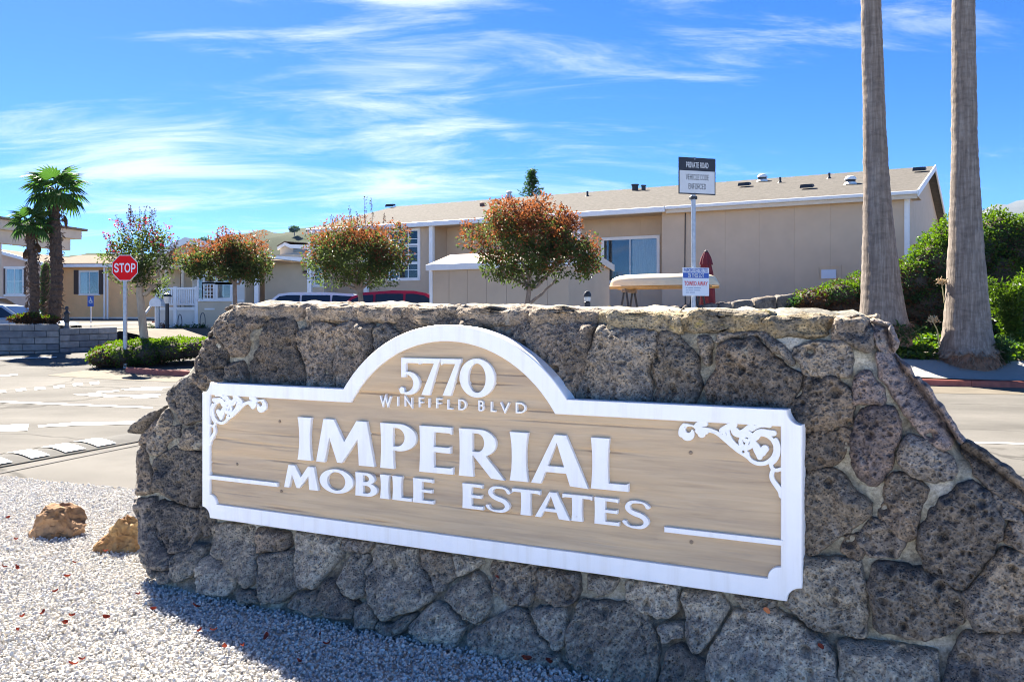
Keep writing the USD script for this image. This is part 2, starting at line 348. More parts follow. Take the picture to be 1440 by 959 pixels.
def kerb(name, pts, label, m, h=0.13, w=0.15, n_split=None):
    """row of kerb lengths along a polyline in ground points"""
    t = Thing(name, label, 'kerb')
    ls = LineString([tuple(p[:2]) for p in pts]); L = ls.length; k = max(1, int(L / (n_split or 1.0)))
    for i in range(k):
        a, b = np.array(ls.interpolate(L * i / k + 0.004).coords[0]), np.array(ls.interpolate(L * (i + 1) / k - 0.004).coords[0])
        d = (b - a) / np.linalg.norm(b - a); nn = np.array([-d[1], d[0]]) * w
        v = []
        za, zb = float(0.033 * max(a[1] - 14, 0)), float(0.033 * max(b[1] - 14, 0))
        for q, zz in ((a, za), (b, zb)):
            v += [(*q, zz - 0.05), (*(q + nn * 0.06), zz + h - 0.02), (*(q + nn * 0.2), zz + h), (*(q + nn), zz + h), (*(q + nn), zz - 0.05)]
        mm = trimesh.convex.convex_hull(np.array(v))
        t.part('kerb_stone', mm, m)
    return t
kerb('kerb', [G(176, 524.5), G(215, 528), G(300, 531), G(420, 534)], 'faded red kerb at the foot of the low hedge on the island', M_red_kerb)
kerb('kerb', [G(1200, 540), G(1290, 542.3), G(1440, 545.8), G(1640, 551)], 'dull red painted kerb below the pale gravel strip by the palms', M_red_kerb)
M_gravel_far = mat('pale_gravel', (0.40, 0.38, 0.345), 0.95, 0.3, 45.0, 1.0, 50.0, 0.03)
gs = [G(1180, 539.5), G(1290, 541.3), G(1440, 544.6), G(1640, 549.5)]
strip = Polygon([tuple(p[:2] + np.array([0.03, 0.16])) for p in gs] + [(17, 19.9), (12.0, 19.3), (10.2, 19.15), (8.6, 19.3), (6.5, 19.8)])
single('gravel_strip', ground_patch(strip, 0.25, 0.12, lambda x, y: gz(x, y)), M_gravel_far, kind='structure')

# ------------------------------------------------------------------ lava rock wall
hs = 0.74
yL, yR = F * hs / 189.6, F * hs / 272.4
P_L = np.array([(284 - 720) / F * yL, yL]); P_R = np.array([(1128 - 720) / F * yR, yR])
es = P_R - P_L; SIGN_W = np.linalg.norm(es); es /= SIGN_W
WROT = math.degrees(math.atan2(es[1], es[0]))
eb = np.array([-es[1], es[0]])                               # towards the back
Z_BOT = EYE + (HZ - 726.8) / F * yL

def wall_d(s, z):
    """how far the wall's face stands towards the viewer from the sign's front plane"""
    s, z = np.asarray(s, float), np.asarray(z, float)
    return np.interp(z, [-0.2, 0.0, 0.30, 0.62, 1.6], [0.24, 0.17, -0.045, -0.085, -0.17]) * (1 + 0 * s)
def to_wall(px, py, d=None, extra=0.0):
    """pixel of the photograph -> (s, z) on the wall's face (or on the plane at offset d)"""
    r = ray(px, py); dd = 0.0 if d is None else d
    for _ in range(8):
        o = P_L - eb * dd
        # solve o + s*es - Y*r[:2] = 0
        A = np.array([[es[0], -r[0]], [es[1], -r[1]]]); s, Y = np.linalg.solve(A, -o)
        z = EYE + r[2] * Y
        if d is None: dd = float(wall_d(s, z)) + extra
        else: break
    return s, z

STONES = [
 [(304,432),(323,427),(369,441),(371,457),(354,462),(341,501),(323,501),(314,483),(299,470),(298,451)],
 [(293,443),(302,444),(293,468),(277,478),(281,462)],
 [(283,476),(302,476),(318,493),(314,514),(285,526),(270,520),(264,499),(273,485)],
 [(270,524),(306,518),(314,533),(296,539),(285,547),(273,537)],
 [(369,462),(379,443),(410,445),(414,462),(412,491),(425,520),(429,545),(352,545),(349,510),(364,487)],
 [(318,510),(339,508),(346,540),(314,540)],
 [(415,468),(440,448),(467,460),(467,548),(432,548),(427,510),(417,490)],
 [(469,460),(490,449),(523,458),(523,489),(484,550),(469,550)],
 [(525,460),(540,453),(561,470),(540,500),(520,505),(525,493)],
 [(557,445),(594,445),(592,459),(565,467),(552,458)],
 [(596,443),(675,443),(673,462),(627,466),(596,461)],
 [(682,442),(740,442),(835,452),(818,534),(803,570),(770,530),(720,480),(682,465)],
 [(838,454),(923,464),(923,496),(911,516),(920,570),(802,575),(821,519)],
 [(926,464),(943,463),(978,502),(984,543),(967,578),(923,576),(914,513)],
 [(978,472),(999,475),(996,516),(981,499)],
 [(1008,487),(1028,478),(1060,475),(1086,499),(1127,528),(1121,554),(1104,582),(996,580),(990,545),(1005,516)],
 [(1010,466),(1074,466),(1108,494),(1120,520),(1090,496),(1062,472),(1028,474),(1006,483)],
 [(1114,495),(1136,483),(1190,481),(1195,500),(1193,526),(1162,528),(1131,523)],
 [(1131,527),(1173,534),(1198,559),(1196,598),(1180,598),(1133,610),(1108,590),(1108,576),(1111,565),(1128,554)],
 [(1130,613),(1180,601),(1195,606),(1187,635),(1173,652),(1128,661)],
 [(1204,531),(1218,520),(1238,551),(1246,568),(1201,568)],
 [(1209,578),(1238,571),(1252,578),(1266,597),(1259,624),(1248,661),(1227,686),(1211,675),(1199,659),(1195,624)],
 [(1275,615),(1300,620),(1335,647),(1344,668),(1312,679),(1280,668),(1262,650),(1266,630)],
 [(1229,499),(1243,496),(1271,522),(1322,593),(1336,627),(1333,638),(1305,619),(1260,562),(1238,528)],
 [(1277,523),(1294,541),(1333,596),(1354,624),(1342,621),(1325,590),(1302,556)],
 [(1346,626),(1362,628),(1390,648),(1415,667),(1445,692),(1475,716),(1475,742),(1445,722),(1410,700),(1385,682)],
 [(1128,668),(1167,659),(1186,675),(1202,695),(1222,710),(1225,722),(1202,739),(1147,776),(1128,780)],
 [(1248,672),(1270,668),(1289,677),(1304,690),(1291,720),(1289,752),(1277,760),(1262,755),(1235,728),(1245,702)],
 [(1227,730),(1257,740),(1271,766),(1261,784),(1220,780),(1207,757)],
 [(1190,755),(1207,754),(1212,775),(1206,787),(1186,775)],
 [(1356,679),(1388,692),(1411,737),(1408,756),(1353,830),(1301,798),(1290,772),(1295,747),(1308,721)],
 [(1421,734),(1445,744),(1475,760),(1475,790),(1445,778),(1414,760)],
 [(1391,690),(1420,712),(1470,750),(1470,758),(1440,738),(1412,728)],
 [(1359,837),(1414,772),(1445,785),(1478,800),(1478,893),(1445,890),(1372,887),(1356,856)],
 [(1259,795),(1301,801),(1350,840),(1355,876),(1330,892),(1288,898),(1230,888),(1221,830),(1230,795)],
 [(1128,786),(1205,789),(1216,830),(1214,898),(1143,882),(1100,850),(1112,826)],
 [(1179,905),(1314,917),(1319,965),(1322,1010),(1185,1010)],
 [(1359,895),(1445,895),(1480,900),(1480,1020),(1327,1010),(1335,930)],
 [(1030,862),(1090,856),(1140,893),(1171,918),(1177,965),(1178,1005),(995,1000),(992,927),(1019,877)],
 [(955,833),(1009,833),(1023,854),(1002,893),(986,916),(971,920),(963,889),(965,870)],
 [(1029,838),(1090,846),(1088,852),(1048,862)],
 [(875,816),(952,825),(950,864),(921,870),(900,862),(879,843)],
 [(812,847),(883,850),(904,864),(921,906),(919,985),(833,985),(794,922),(794,893)],
 [(925,881),(958,879),(958,897),(929,904)],
 [(933,922),(950,908),(969,922),(990,937),(991,1000),(921,1000)],
 [(825,808),(867,814),(858,833),(842,837),(827,829)],
 [(754,800),(812,806),(812,833),(800,850),(779,854),(752,839)],
 [(690,790),(750,797),(748,837),(737,852),(710,850),(690,832),(686,800)],
 [(742,856),(790,858),(792,893),(787,912),(777,912),(754,881)],
 [(657,890),(711,860),(727,858),(754,895),(783,931),(800,956),(760,966),(700,952),(655,916)],
 [(619,838),(665,805),(676,813),(686,844),(682,867),(665,876),(647,865)],
 [(565,886),(607,851),(622,853),(649,884),(634,916),(599,905)],
 [(528,763),(584,771),(588,794),(599,813),(611,838),(586,857),(557,863),(540,874),(523,859),(513,832),(515,803)],
 [(590,773),(632,780),(638,811),(624,823),(601,805),(590,792)],
 [(635,781),(682,788),(657,807),(640,811)],
 [(603,808),(621,817),(621,832),(609,832)],
 [(480,757),(523,763),(517,777),(488,777),(480,771)],
 [(490,780),(517,779),(511,803),(511,840),(494,844),(482,834),(474,815)],
 [(452,815),(469,817),(480,834),(496,857),(496,869),(473,872),(457,868),(446,844)],
 [(498,855),(513,848),(521,865),(523,888),(496,884)],
 [(526,876),(545,880),(562,872),(585,862),(562,890),(540,897),(527,890)],
 [(412,749),(478,757),(479,781),(452,809),(435,830),(415,825),(411,785)],
 [(359,781),(407,775),(410,812),(416,830),(390,847),(362,848),(360,806)],
 [(358,743),(401,749),(404,772),(360,777)],
 [(298,737),(355,740),(355,776),(355,809),(347,828),(323,814),(295,776),(295,757)],
 [(271,795),(290,781),(309,792),(328,817),(314,840),(274,832)],
 [(328,829),(350,835),(363,848),(333,852)],
 [(420,834),(436,834),(446,850),(452,868),(420,862),(400,850)],
 [(239,784),(268,768),(287,765),(274,793),(268,808),(244,820),(236,813)],
 [(279,708),(295,716),(295,752),(282,757),(277,730)],
 [(218,703),(274,717),(279,746),(260,773),(236,779),(222,754)],
 [(179,703),(214,700),(220,752),(236,787),(233,803),(209,798),(184,763),(176,722)],
 [(184,766),(207,801),(214,818),(196,808),(184,790)],
 [(216,806),(234,806),(238,818),(220,824)],
 [(179,670),(182,641),(201,622),(203,649),(211,679),(209,695),(187,695)],
 [(214,646),(241,630),(284,638),(284,692),(274,714),(241,703),(214,689)],
 [(216,593),(231,574),(241,593),(239,614),(225,640),(207,640),(205,622)],
 [(172,608),(181,597),(218,572),(224,571),(216,580),(187,606),(183,612)],
 [(187,613),(212,588),(214,600),(205,622),(190,628)],
 [(229,549),(241,533),(264,528),(281,547),(284,589),(258,599),(248,583),(231,564)],
 [(256,604),(284,593),(284,632),(250,632)],
 [(241,598),(252,600),(250,618),(239,616)],
 [(1170,463),(1178,452),(1204,446),(1226,472),(1221,497),(1201,486),(1178,471)],
 [(1221,452),(1243,457),(1257,481),(1249,500),(1232,486),(1226,467)],
]
OUTLINE = [(205,840),(186,795),(180,722),(182,648),(186,612),(216,580),(232,549),(244,531),(268,500),(278,478),(298,443),(322,430),(640,436),(900,441),(1190,447),(1242,460),(1252,498),
           (1268,524),(1289,547),(1327,600),(1347,632),(1386,655),(1441,698),(1475,727),(1535,794),(1600,900),(1600,1120),(900,1030),(700,965),(480,900),(330,860)]
out_sz = np.array([to_wall(*p) for p in OUTLINE])
out_sz = np.vstack([p for p in out_sz])
s_min, s_max = out_sz[:, 0].min(), out_sz[:, 0].max()
upper = out_sz[:26]                                       # silhouette from the left foot over the top to the right foot
_o = [tuple(p) for p in upper if p[1] > -0.1]
wall_poly = Polygon(_o + [(upper[25][0] + 0.1, -0.12), (s_min + 0.02, -0.12)]).buffer(0)
edge_line = LineString([(s_min + 0.02, -0.5)] + _o + [(upper[25][0] + 0.1, -0.5)])
TH = 0.62
def edge_round(p, R=0.13):
    d = shapely.distance(shapely.points(p), edge_line); w = 1 - np.clip(d / R, 0, 1)
    return R * (1 - np.sqrt(np.clip(1 - w * w, 0, 1)))
def face_d(p, R=0.13):
    return wall_d(p[:, 0], p[:, 1]) - edge_round(p, R)

W = Thing('stone_wall', 'long dark lava rock wall of mortared stones carrying the white framed sign', 'stone wall', (P_L[0], P_L[1], 0), WROT)
rng = np.random.default_rng(5)

def grid_in(poly, h, rng, jit=0.35):
    x0, y0, x1, y1 = poly.bounds
    gx, gy = np.meshgrid(np.arange(x0, x1 + h, h), np.arange(y0, y1 + h, h * 0.866)); gx = gx + (np.arange(gx.shape[0]) % 2)[:, None] * h / 2
    p = np.stack([gx.ravel(), gy.ravel()], 1) + rng.uniform(-jit, jit, (gx.size, 2)) * h * 0.5
    return p[shapely.contains_xy(poly.buffer(-0.55 * h), p[:, 0], p[:, 1])]

def P3(p, k): return np.column_stack([p * k, np.full(len(p), 3.7)])

# the mortar body
def mortar_body():
    h = 0.016
    poly = densify(wall_poly, h * 1.2)
    b = np.array(poly.exterior.coords)[:-1]
    if not poly.exterior.is_ccw: b = b[::-1]
    hidden = Polygon([to_wall(*p, d=-0.09) for p in ((345, 590), (800, 600), (1080, 615), (1080, 800), (320, 690))])
    p = grid_in(poly, h, rng)
    keep = ~shapely.contains_xy(hidden, p[:, 0], p[:, 1]) | (rng.random(len(p)) < 0.05)
    pts = np.vstack([b, p[keep]])
    mod = (fbm(P3(pts, 9.0), 4, 3) - 0.5) * 0.085 + (fbm(P3(pts, 40.0), 3, 9) - 0.5) * 0.03
    m = tri_in(poly, pts, lambda q: np.zeros(len(q)))
    d = face_d(pts) - 0.012 - 0.022 * np.clip((0.42 - pts[:, 1]) / 0.12, 0, 1) + mod
    front = np.column_stack([pts[:, 0], -d, pts[:, 1]])
    nb = len(b)
    back_d = wall_d(b[:, 0], b[:, 1]) - TH
    inset = 0.13 * np.clip((b[:, 0] - to_wall(1150, 500)[0]) / 0.25, 0, 1)
    back = np.column_stack([b[:, 0] - inset, -back_d, b[:, 1]])
    mb = MB(); mb.add(front, m.faces)
    i = np.arange(nb); j = (i + 1) % nb
    steps = 14; rings = [front[:nb]]
    for k in range(1, steps + 1):
        q = k / steps; r = front[:nb] * (1 - q) + back * q
        bulge = 0.03 * math.sin(math.pi * q) + (fbm(r * 14.0, 3, 21) - 0.5) * 0.05 * math.sin(math.pi * min(q * 1.0, 1))
        r = r.copy(); r[:, 2] += np.where(b[:, 1] > 0.1, bulge, 0); rings.append(r)
    v = np.vstack(rings); f = []
    for k in range(steps): f.append(np.stack([k * nb + i, (k + 1) * nb + i, (k + 1) * nb + j, k * nb + j], 1)[:, ::-1])
    mb.add(v, np.vstack(f))
    mbk = trimesh.creation.triangulate_polygon(Polygon(b), engine='earcut')
    kk = cKDTree(b).query(mbk[0])[1]
    mb.add(np.column_stack([mbk[0][:, 0] - inset[kk], -back_d[kk], mbk[0][:, 1]]), np.asarray(mbk[1])[:, ::-1])
    return mb
# lava stone: dark, pitted, with pale lichen and rusty patches
def stone_mat(name, base, warm, lich, seed, top=False):
    n = {'g': ('geometry', {}), 'p': ('principled_bsdf', {'roughness': 0.88, 'specular_ior_level': 0.35})}; l = []
    off = ('mapping', {'location': (seed * 3.1, seed * 1.7, seed)}); n['mp'] = off; l.append(('g.position', 'mp.vector'))
    n['n1'] = ('noise_texture', {'scale': 5.5, 'detail': 8.0, 'roughness': 0.68, 'distortion': 0.4}); n['r1'] = ('rgb_ramp', {'ramp': [(0.30, tuple(0.40 * x for x in base)), (0.44, tuple(0.85 * x for x in base)), (0.56, warm), (0.66, tuple(1.15 * x for x in base)), (0.78, tuple(1.9 * x for x in base))]})
    n['n2'] = ('noise_texture', {'scale': 42.0, 'detail': 7.0, 'roughness': 0.74}); n['r2'] = ('rgb_ramp', {'ramp': [(0.33, (0.42,) * 3), (0.47, (0.95,) * 3), (0.60, (1.35, 1.33, 1.28)), (0.70, (2.1, 2.05, 1.95))]})
    n['mx'] = ('mix', {'mix_type': 'multiply', 'fac': 1.0})
    l += [('mp.vector', 'n1.vector'), ('n1.fac', 'r1.fac'), ('mp.vector', 'n2.vector'), ('n2.fac', 'r2.fac'), ('r1.color', 'mx.color1'), ('r2.color', 'mx.color2')]
    # lichen and mineral crusts
    n['n3'] = ('noise_texture', {'scale': 3.1, 'detail': 9.0, 'roughness': 0.74, 'distortion': 1.0}); n['r3'] = ('rgb_ramp', {'ramp': [(0.60, (0, 0, 0)), (0.70, (0.75,) * 3)]})
    n['ml'] = ('mix', {'color2': lich}); l += [('mp.vector', 'n3.vector'), ('n3.fac', 'r3.fac'), ('r3.color', 'ml.fac'), ('mx.color', 'ml.color1')]
    # pale specks
    n['v'] = ('voronoi_texture', {'scale': 60.0, 'randomness': 1.0}); n['rv'] = ('rgb_ramp', {'ramp': [(0.10, (0.55,) * 3), (0.20, (0, 0, 0))]})
    n['nv'] = ('noise_texture', {'scale': 9.0, 'detail': 3.0}); n['rn'] = ('rgb_ramp', {'ramp': [(0.50, (0, 0, 0)), (0.62, (1, 1, 1))]}); n['mm'] = ('mix', {'mix_type': 'multiply', 'fac': 1.0})
    n['ms'] = ('mix', {'color2': (0.42, 0.42, 0.40)})
    l += [('mp.vector', 'v.vector'), ('v.distance', 'rv.fac'), ('mp.vector', 'nv.vector'), ('nv.fac', 'rn.fac'), ('rv.color', 'mm.color1'), ('rn.color', 'mm.color2'), ('mm.color', 'ms.fac'), ('ml.color', 'ms.color1')]
    # pit shade painted into the colour, and every stone a little lighter or darker
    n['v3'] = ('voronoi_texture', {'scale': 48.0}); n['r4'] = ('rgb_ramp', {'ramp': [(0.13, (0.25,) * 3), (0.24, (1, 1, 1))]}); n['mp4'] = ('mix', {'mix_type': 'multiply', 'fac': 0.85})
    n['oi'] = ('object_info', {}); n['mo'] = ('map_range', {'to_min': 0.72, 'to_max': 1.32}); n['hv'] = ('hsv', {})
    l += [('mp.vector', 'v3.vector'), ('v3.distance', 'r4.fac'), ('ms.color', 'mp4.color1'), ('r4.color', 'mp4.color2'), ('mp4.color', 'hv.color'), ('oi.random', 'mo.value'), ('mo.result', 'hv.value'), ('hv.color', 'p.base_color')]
    # pits
    n['v2'] = ('voronoi_texture', {'scale': 95.0}); n['rp'] = ('rgb_ramp', {'ramp': [(0.0, (0, 0, 0)), (0.45, (1, 1, 1))]})
    n['nb'] = ('noise_texture', {'scale': 40.0, 'detail': 8.0, 'roughness': 0.72}); n['ma'] = ('mix', {'mix_type': 'add', 'fac': 0.8})
    n['b'] = ('bump', {'strength': 0.9, 'distance': 0.010})
    l += [('mp.vector', 'v2.vector'), ('v2.distance', 'rp.fac'), ('mp.vector', 'nb.vector'), ('rp.color', 'ma.color1'), ('nb.color', 'ma.color2'), ('ma.color', 'b.height'), ('b.normal', 'p.normal')]
    return usdkit.material(stage, '/World/Looks/' + name, n, l, surface='p.BSDF')
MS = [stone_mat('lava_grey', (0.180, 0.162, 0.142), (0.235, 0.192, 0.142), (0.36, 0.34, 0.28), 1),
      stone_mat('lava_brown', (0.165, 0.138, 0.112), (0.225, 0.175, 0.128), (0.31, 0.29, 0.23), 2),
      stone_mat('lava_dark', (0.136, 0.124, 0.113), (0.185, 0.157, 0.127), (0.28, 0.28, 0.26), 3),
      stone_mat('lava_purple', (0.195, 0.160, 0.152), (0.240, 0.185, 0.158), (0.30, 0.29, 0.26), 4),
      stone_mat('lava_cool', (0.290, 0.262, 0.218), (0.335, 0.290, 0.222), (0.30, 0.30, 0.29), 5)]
def mortar_mat():
    n = {'g': ('geometry', {}), 'p': ('principled_bsdf', {'roughness': 0.9, 'specular_ior_level': 0.3})}
    n['n1'] = ('noise_texture', {'scale': 4.0, 'detail': 8.0, 'roughness': 0.65, 'distortion': 0.6}); n['r1'] = ('rgb_ramp', {'ramp': [(0.30, (0.10, 0.095, 0.085)), (0.42, (0.20, 0.185, 0.145)), (0.54, (0.40, 0.37, 0.28)), (0.70, (0.52, 0.49, 0.42))]})
    n['n2'] = ('noise_texture', {'scale': 70.0, 'detail': 6.0, 'roughness': 0.7}); n['r2'] = ('rgb_ramp', {'ramp': [(0.35, (0.55,) * 3), (0.6, (1.15,) * 3)]}); n['mx'] = ('mix', {'mix_type': 'multiply', 'fac': 1.0})
    n['b'] = ('bump', {'strength': 0.8, 'distance': 0.012})
    l = [('g.position', 'n1.vector'), ('n1.fac', 'r1.fac'), ('g.position', 'n2.vector'), ('n2.fac', 'r2.fac'), ('r1.color', 'mx.color1'), ('r2.color', 'mx.color2'), ('mx.color', 'p.base_color'), ('n2.fac', 'b.height'), ('b.normal', 'p.normal')]
    return usdkit.material(stage, '/World/Looks/mortar', n, l, surface='p.BSDF')
W.part('mortar', mortar_body(), mortar_mat(), smooth=50)

def smooth_poly(p, r=0.02, grow=0.009):
    g = Polygon(p).buffer(0)
    a = math.sqrt(g.area)
    r = min(r, g.area / g.length * 0.55)
    g = g.buffer(-r, quad_segs=5).buffer(2 * r, quad_segs=5).buffer(-r + grow, quad_segs=5)
    if g.geom_type != 'Polygon': g = max(g.geoms, key=lambda q: q.area)
    return g

def stone_mesh(poly, k, rng, relief=1.0, R=0.13):
    area = poly.area; size = math.sqrt(area)
    h = 0.0048
    poly = densify(poly, h)
    b = np.array(poly.exterior.coords)[:-1]
    if not poly.exterior.is_ccw: b = b[::-1]
    nz = np.stack([fbm(P3(b, 26.0), 3, 50 + k) - 0.5, fbm(P3(b, 26.0), 3, 90 + k) - 0.5], 1)
    b = b + nz * 0.03
    poly = Polygon(b).buffer(0)
    if poly.geom_type != 'Polygon': poly = max(poly.geoms, key=lambda q: q.area)
    b = np.array(poly.exterior.coords)[:-1]
    if not poly.exterior.is_ccw: b = b[::-1]
    pts = np.vstack([b, grid_in(poly, h, rng)])
    m = tri_in(poly, pts, lambda q: np.zeros(len(q)))
    dist = shapely.distance(shapely.points(pts), poly.exterior)
    RR = min(0.05, size * 0.28); q = 1 - np.clip(dist / RR, 0, 1)
    B = rng.uniform(0.028, 0.05) * min(1, size / 0.14) * relief
    d = B * np.sqrt(np.clip(1 - q ** 2.2, 0, 1))
    c = pts.mean(0); tilt = rng.normal(0, 0.10, 2); d += ((pts - c) @ tilt) * np.clip(dist / 0.03, 0, 1) * 0.5
    d += (fbm(P3(pts, 7.5) + k, 3, k) - 0.5) * 0.10 * np.clip(dist / 0.03, 0.1, 1) * min(1, size / 0.2)
    d += (fbm(P3(pts, 20.0), 4, 7) - 0.5) * 0.034 + (fbm(P3(pts, 55.0), 3, 8) - 0.5) * 0.020
    # ledges
    led = fbm(P3(pts, 11.0) + 5 * k, 3, k + 3); d -= 0.012 * np.clip((led - 0.55) * 25, 0, 1) * min(1, size / 0.15)
    # gas pits
    npit = int(area * 1900); rough = rng.uniform(0.4, 1.2)
    if npit:
        x0, y0, x1, y1 = poly.bounds
        pc = np.column_stack([rng.uniform(x0, x1, npit * 2), rng.uniform(y0, y1, npit * 2)])
        pr = 0.0045 + 0.0065 * rng.random(len(pc)) ** 2 * rough
        big = rng.random(len(pc)) < 0.03; pr = np.where(big, rng.uniform(0.011, 0.024, len(pc)), pr)
        tree = cKDTree(pts)
        for cc, r in zip(pc, pr):
            ii = tree.query_ball_point(cc, r)
            if ii:
                ii = np.array(ii); e = np.linalg.norm(pts[ii] - cc, axis=1) / r
                d[ii] -= 1.5 * r * (1 - e ** 2) * np.clip(dist[ii] / 0.01, 0.2, 1)
    d = d + face_d(pts, R)
    front = np.column_stack([pts[:, 0], -d, pts[:, 1]]); nb = len(b)
    back = front[:nb].copy(); back[:, 1] += 0.07
    mb = MB(); mb.add(np.vstack([front, back]), m.faces)
    i = np.arange(nb); j = (i + 1) % nb; N = len(front)
    v = np.vstack([front, back])
    f = np.vstack([m.faces, np.stack([i, N + i, N + j], 1), np.stack([i, N + j, j], 1)])
    return trimesh.Trimesh(v, f, process=False)

for k, px in enumerate(STONES):
    rg = np.random.default_rng(100 + k)
    sz = [to_wall(x, y, None, 0.02) for x, y in px]
    cx, cy = np.mean(px, 0)
    mi = int(rg.integers(0, 3))
    if cy > 770: mi = int(rg.choice([4, 4, 4, 0]))
    if 1220 < cx < 1360 and cy < 640: mi = 3
    if cx < 520 and cy < 560: mi = 1
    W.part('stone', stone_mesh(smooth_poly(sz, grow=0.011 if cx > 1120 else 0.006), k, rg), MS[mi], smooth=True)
# stones round the right-hand foot that the frame cuts off
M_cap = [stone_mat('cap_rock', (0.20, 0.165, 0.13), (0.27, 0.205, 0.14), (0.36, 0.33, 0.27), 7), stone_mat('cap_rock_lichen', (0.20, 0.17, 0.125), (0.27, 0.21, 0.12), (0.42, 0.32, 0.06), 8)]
CAPS = [(322, 426, 428), (425, 502, 430), (503, 563, 431), (562, 640, 432), (638, 742, 433), (740, 838, 435.5), (838, 960, 439), (958, 1074, 437.5), (1073, 1170, 443), (1172, 1216, 444.5)]
for k, (xa, xb, yt) in enumerate(CAPS):
    rg = np.random.default_rng(900 + k)
    sa, _ = to_wall(xa, 440); sb, _ = to_wall(xb, 440)
    _, zt = to_wall((xa + xb) / 2, yt, d=-0.42)
    m = trimesh.creation.icosphere(5); v = np.array(m.vertices)
    e = 0.38; v = np.sign(v) * np.abs(v) ** e; v /= np.maximum(np.abs(v).max(1, keepdims=True) ** 0.35, 1e-9)
    L, D, H = (sb - sa) / 2 * 1.06, 0.295, 0.050
    w = v * np.array([L, D, H])
    c = np.array([(sa + sb) / 2, 0.15 + 0.285 + 0.01, zt - H])
    w += (np.stack([fbm(w * 9 + k * 3, 4, 1), fbm(w * 9 + k * 3, 4, 2), fbm(w * 9 + k * 3, 4, 3)], 1) - 0.5) * np.array([0.05, 0.12, 0.06])
    w += (np.stack([fbm(w * 32, 3, 4), fbm(w * 32, 3, 5), fbm(w * 32, 3, 6)], 1) - 0.5) * np.array([0.035, 0.035, 0.022])
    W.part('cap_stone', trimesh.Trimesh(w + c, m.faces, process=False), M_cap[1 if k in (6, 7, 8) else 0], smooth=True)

# ------------------------------------------------------------------ the sign
S = Thing('monument_sign', 'white framed wood sign reading 5770 Winfield Blvd Imperial Mobile Estates on the lava wall', 'sign', (P_L[0], P_L[1], 0), WROT)
def sign_paint():
    n = {'g': ('texture_coordinate', {}), 'p': ('principled_bsdf', {'roughness': 0.5, 'specular_ior_level': 0.4}), 'mp': ('mapping', {'scale': (22, 22, 1.6)}), 'n1': ('noise_texture', {'scale': 1.0, 'detail': 6.0, 'roughness': 0.6}), 'r1': ('rgb_ramp', {'ramp': [(0.34, (0.80, 0.785, 0.755)), (0.50, (0.855, 0.85, 0.84)), (0.7, (0.87, 0.87, 0.865))]}),
         'n2': ('noise_texture', {'scale': 26.0, 'detail': 7.0, 'roughness': 0.75}), 'r2': ('rgb_ramp', {'ramp': [(0.26, (0.80, 0.78, 0.74)), (0.36, (1, 1, 1))]}), 'm': ('mix', {'mix_type': 'multiply', 'fac': 1.0}), 'b': ('bump', {'strength': 0.06, 'distance': 0.002})}
    l = [('g.object', 'mp.vector'), ('mp.vector', 'n1.vector'), ('n1.fac', 'r1.fac'), ('g.object', 'n2.vector'), ('n2.fac', 'r2.fac'), ('r1.color', 'm.color1'), ('r2.color', 'm.color2'), ('m.color', 'p.base_color'), ('n2.fac', 'b.height'), ('b.normal', 'p.normal')]
    return usdkit.material(stage, '/World/Looks/sign_white', n, l, surface='p.BSDF')
M_white = sign_paint()
def sp(px, py): return to_wall(px, py, d=0.0)
def wood_mat():
    n = {'g': ('texture_coordinate', {}), 'mp': ('mapping', {'scale': (1.3, 1.0, 26.0)}), 'n1': ('noise_texture', {'scale': 1.6, 'detail': 9.0, 'roughness': 0.6, 'distortion': 0.9}),
         'r1': ('rgb_ramp', {'ramp': [(0.24, (0.24, 0.17, 0.11)), (0.34, (0.47, 0.345, 0.215)), (0.55, (0.53, 0.395, 0.25)), (0.74, (0.575, 0.44, 0.285))]}),
         'mp2': ('mapping', {'scale': (0.5, 1.0, 5.0)}), 'n2': ('noise_texture', {'scale': 2.2, 'detail': 5.0}), 'r2': ('rgb_ramp', {'ramp': [(0.34, (0.80, 0.80, 0.84)), (0.55, (1.0, 1.0, 1.0)), (0.7, (1.06, 1.0, 0.92))]}),
         'mx': ('mix', {'mix_type': 'multiply', 'fac': 1.0}), 'p': ('principled_bsdf', {'roughness': 0.62, 'specular_ior_level': 0.4}), 'b': ('bump', {'strength': 0.5, 'distance': 0.004})}
    l = [('g.object', 'mp.vector'), ('mp.vector', 'n1.vector'), ('n1.fac', 'r1.fac'), ('g.object', 'mp2.vector'), ('mp2.vector', 'n2.vector'), ('n2.fac', 'r2.fac'), ('r1.color', 'mx.color1'), ('r2.color', 'mx.color2'), ('mx.color', 'p.base_color'), ('n1.fac', 'b.height'), ('b.normal', 'p.normal')]
    return usdkit.material(stage, '/World/Looks/sign_wood', n, l, surface='p.BSDF')
M_wood = wood_mat()

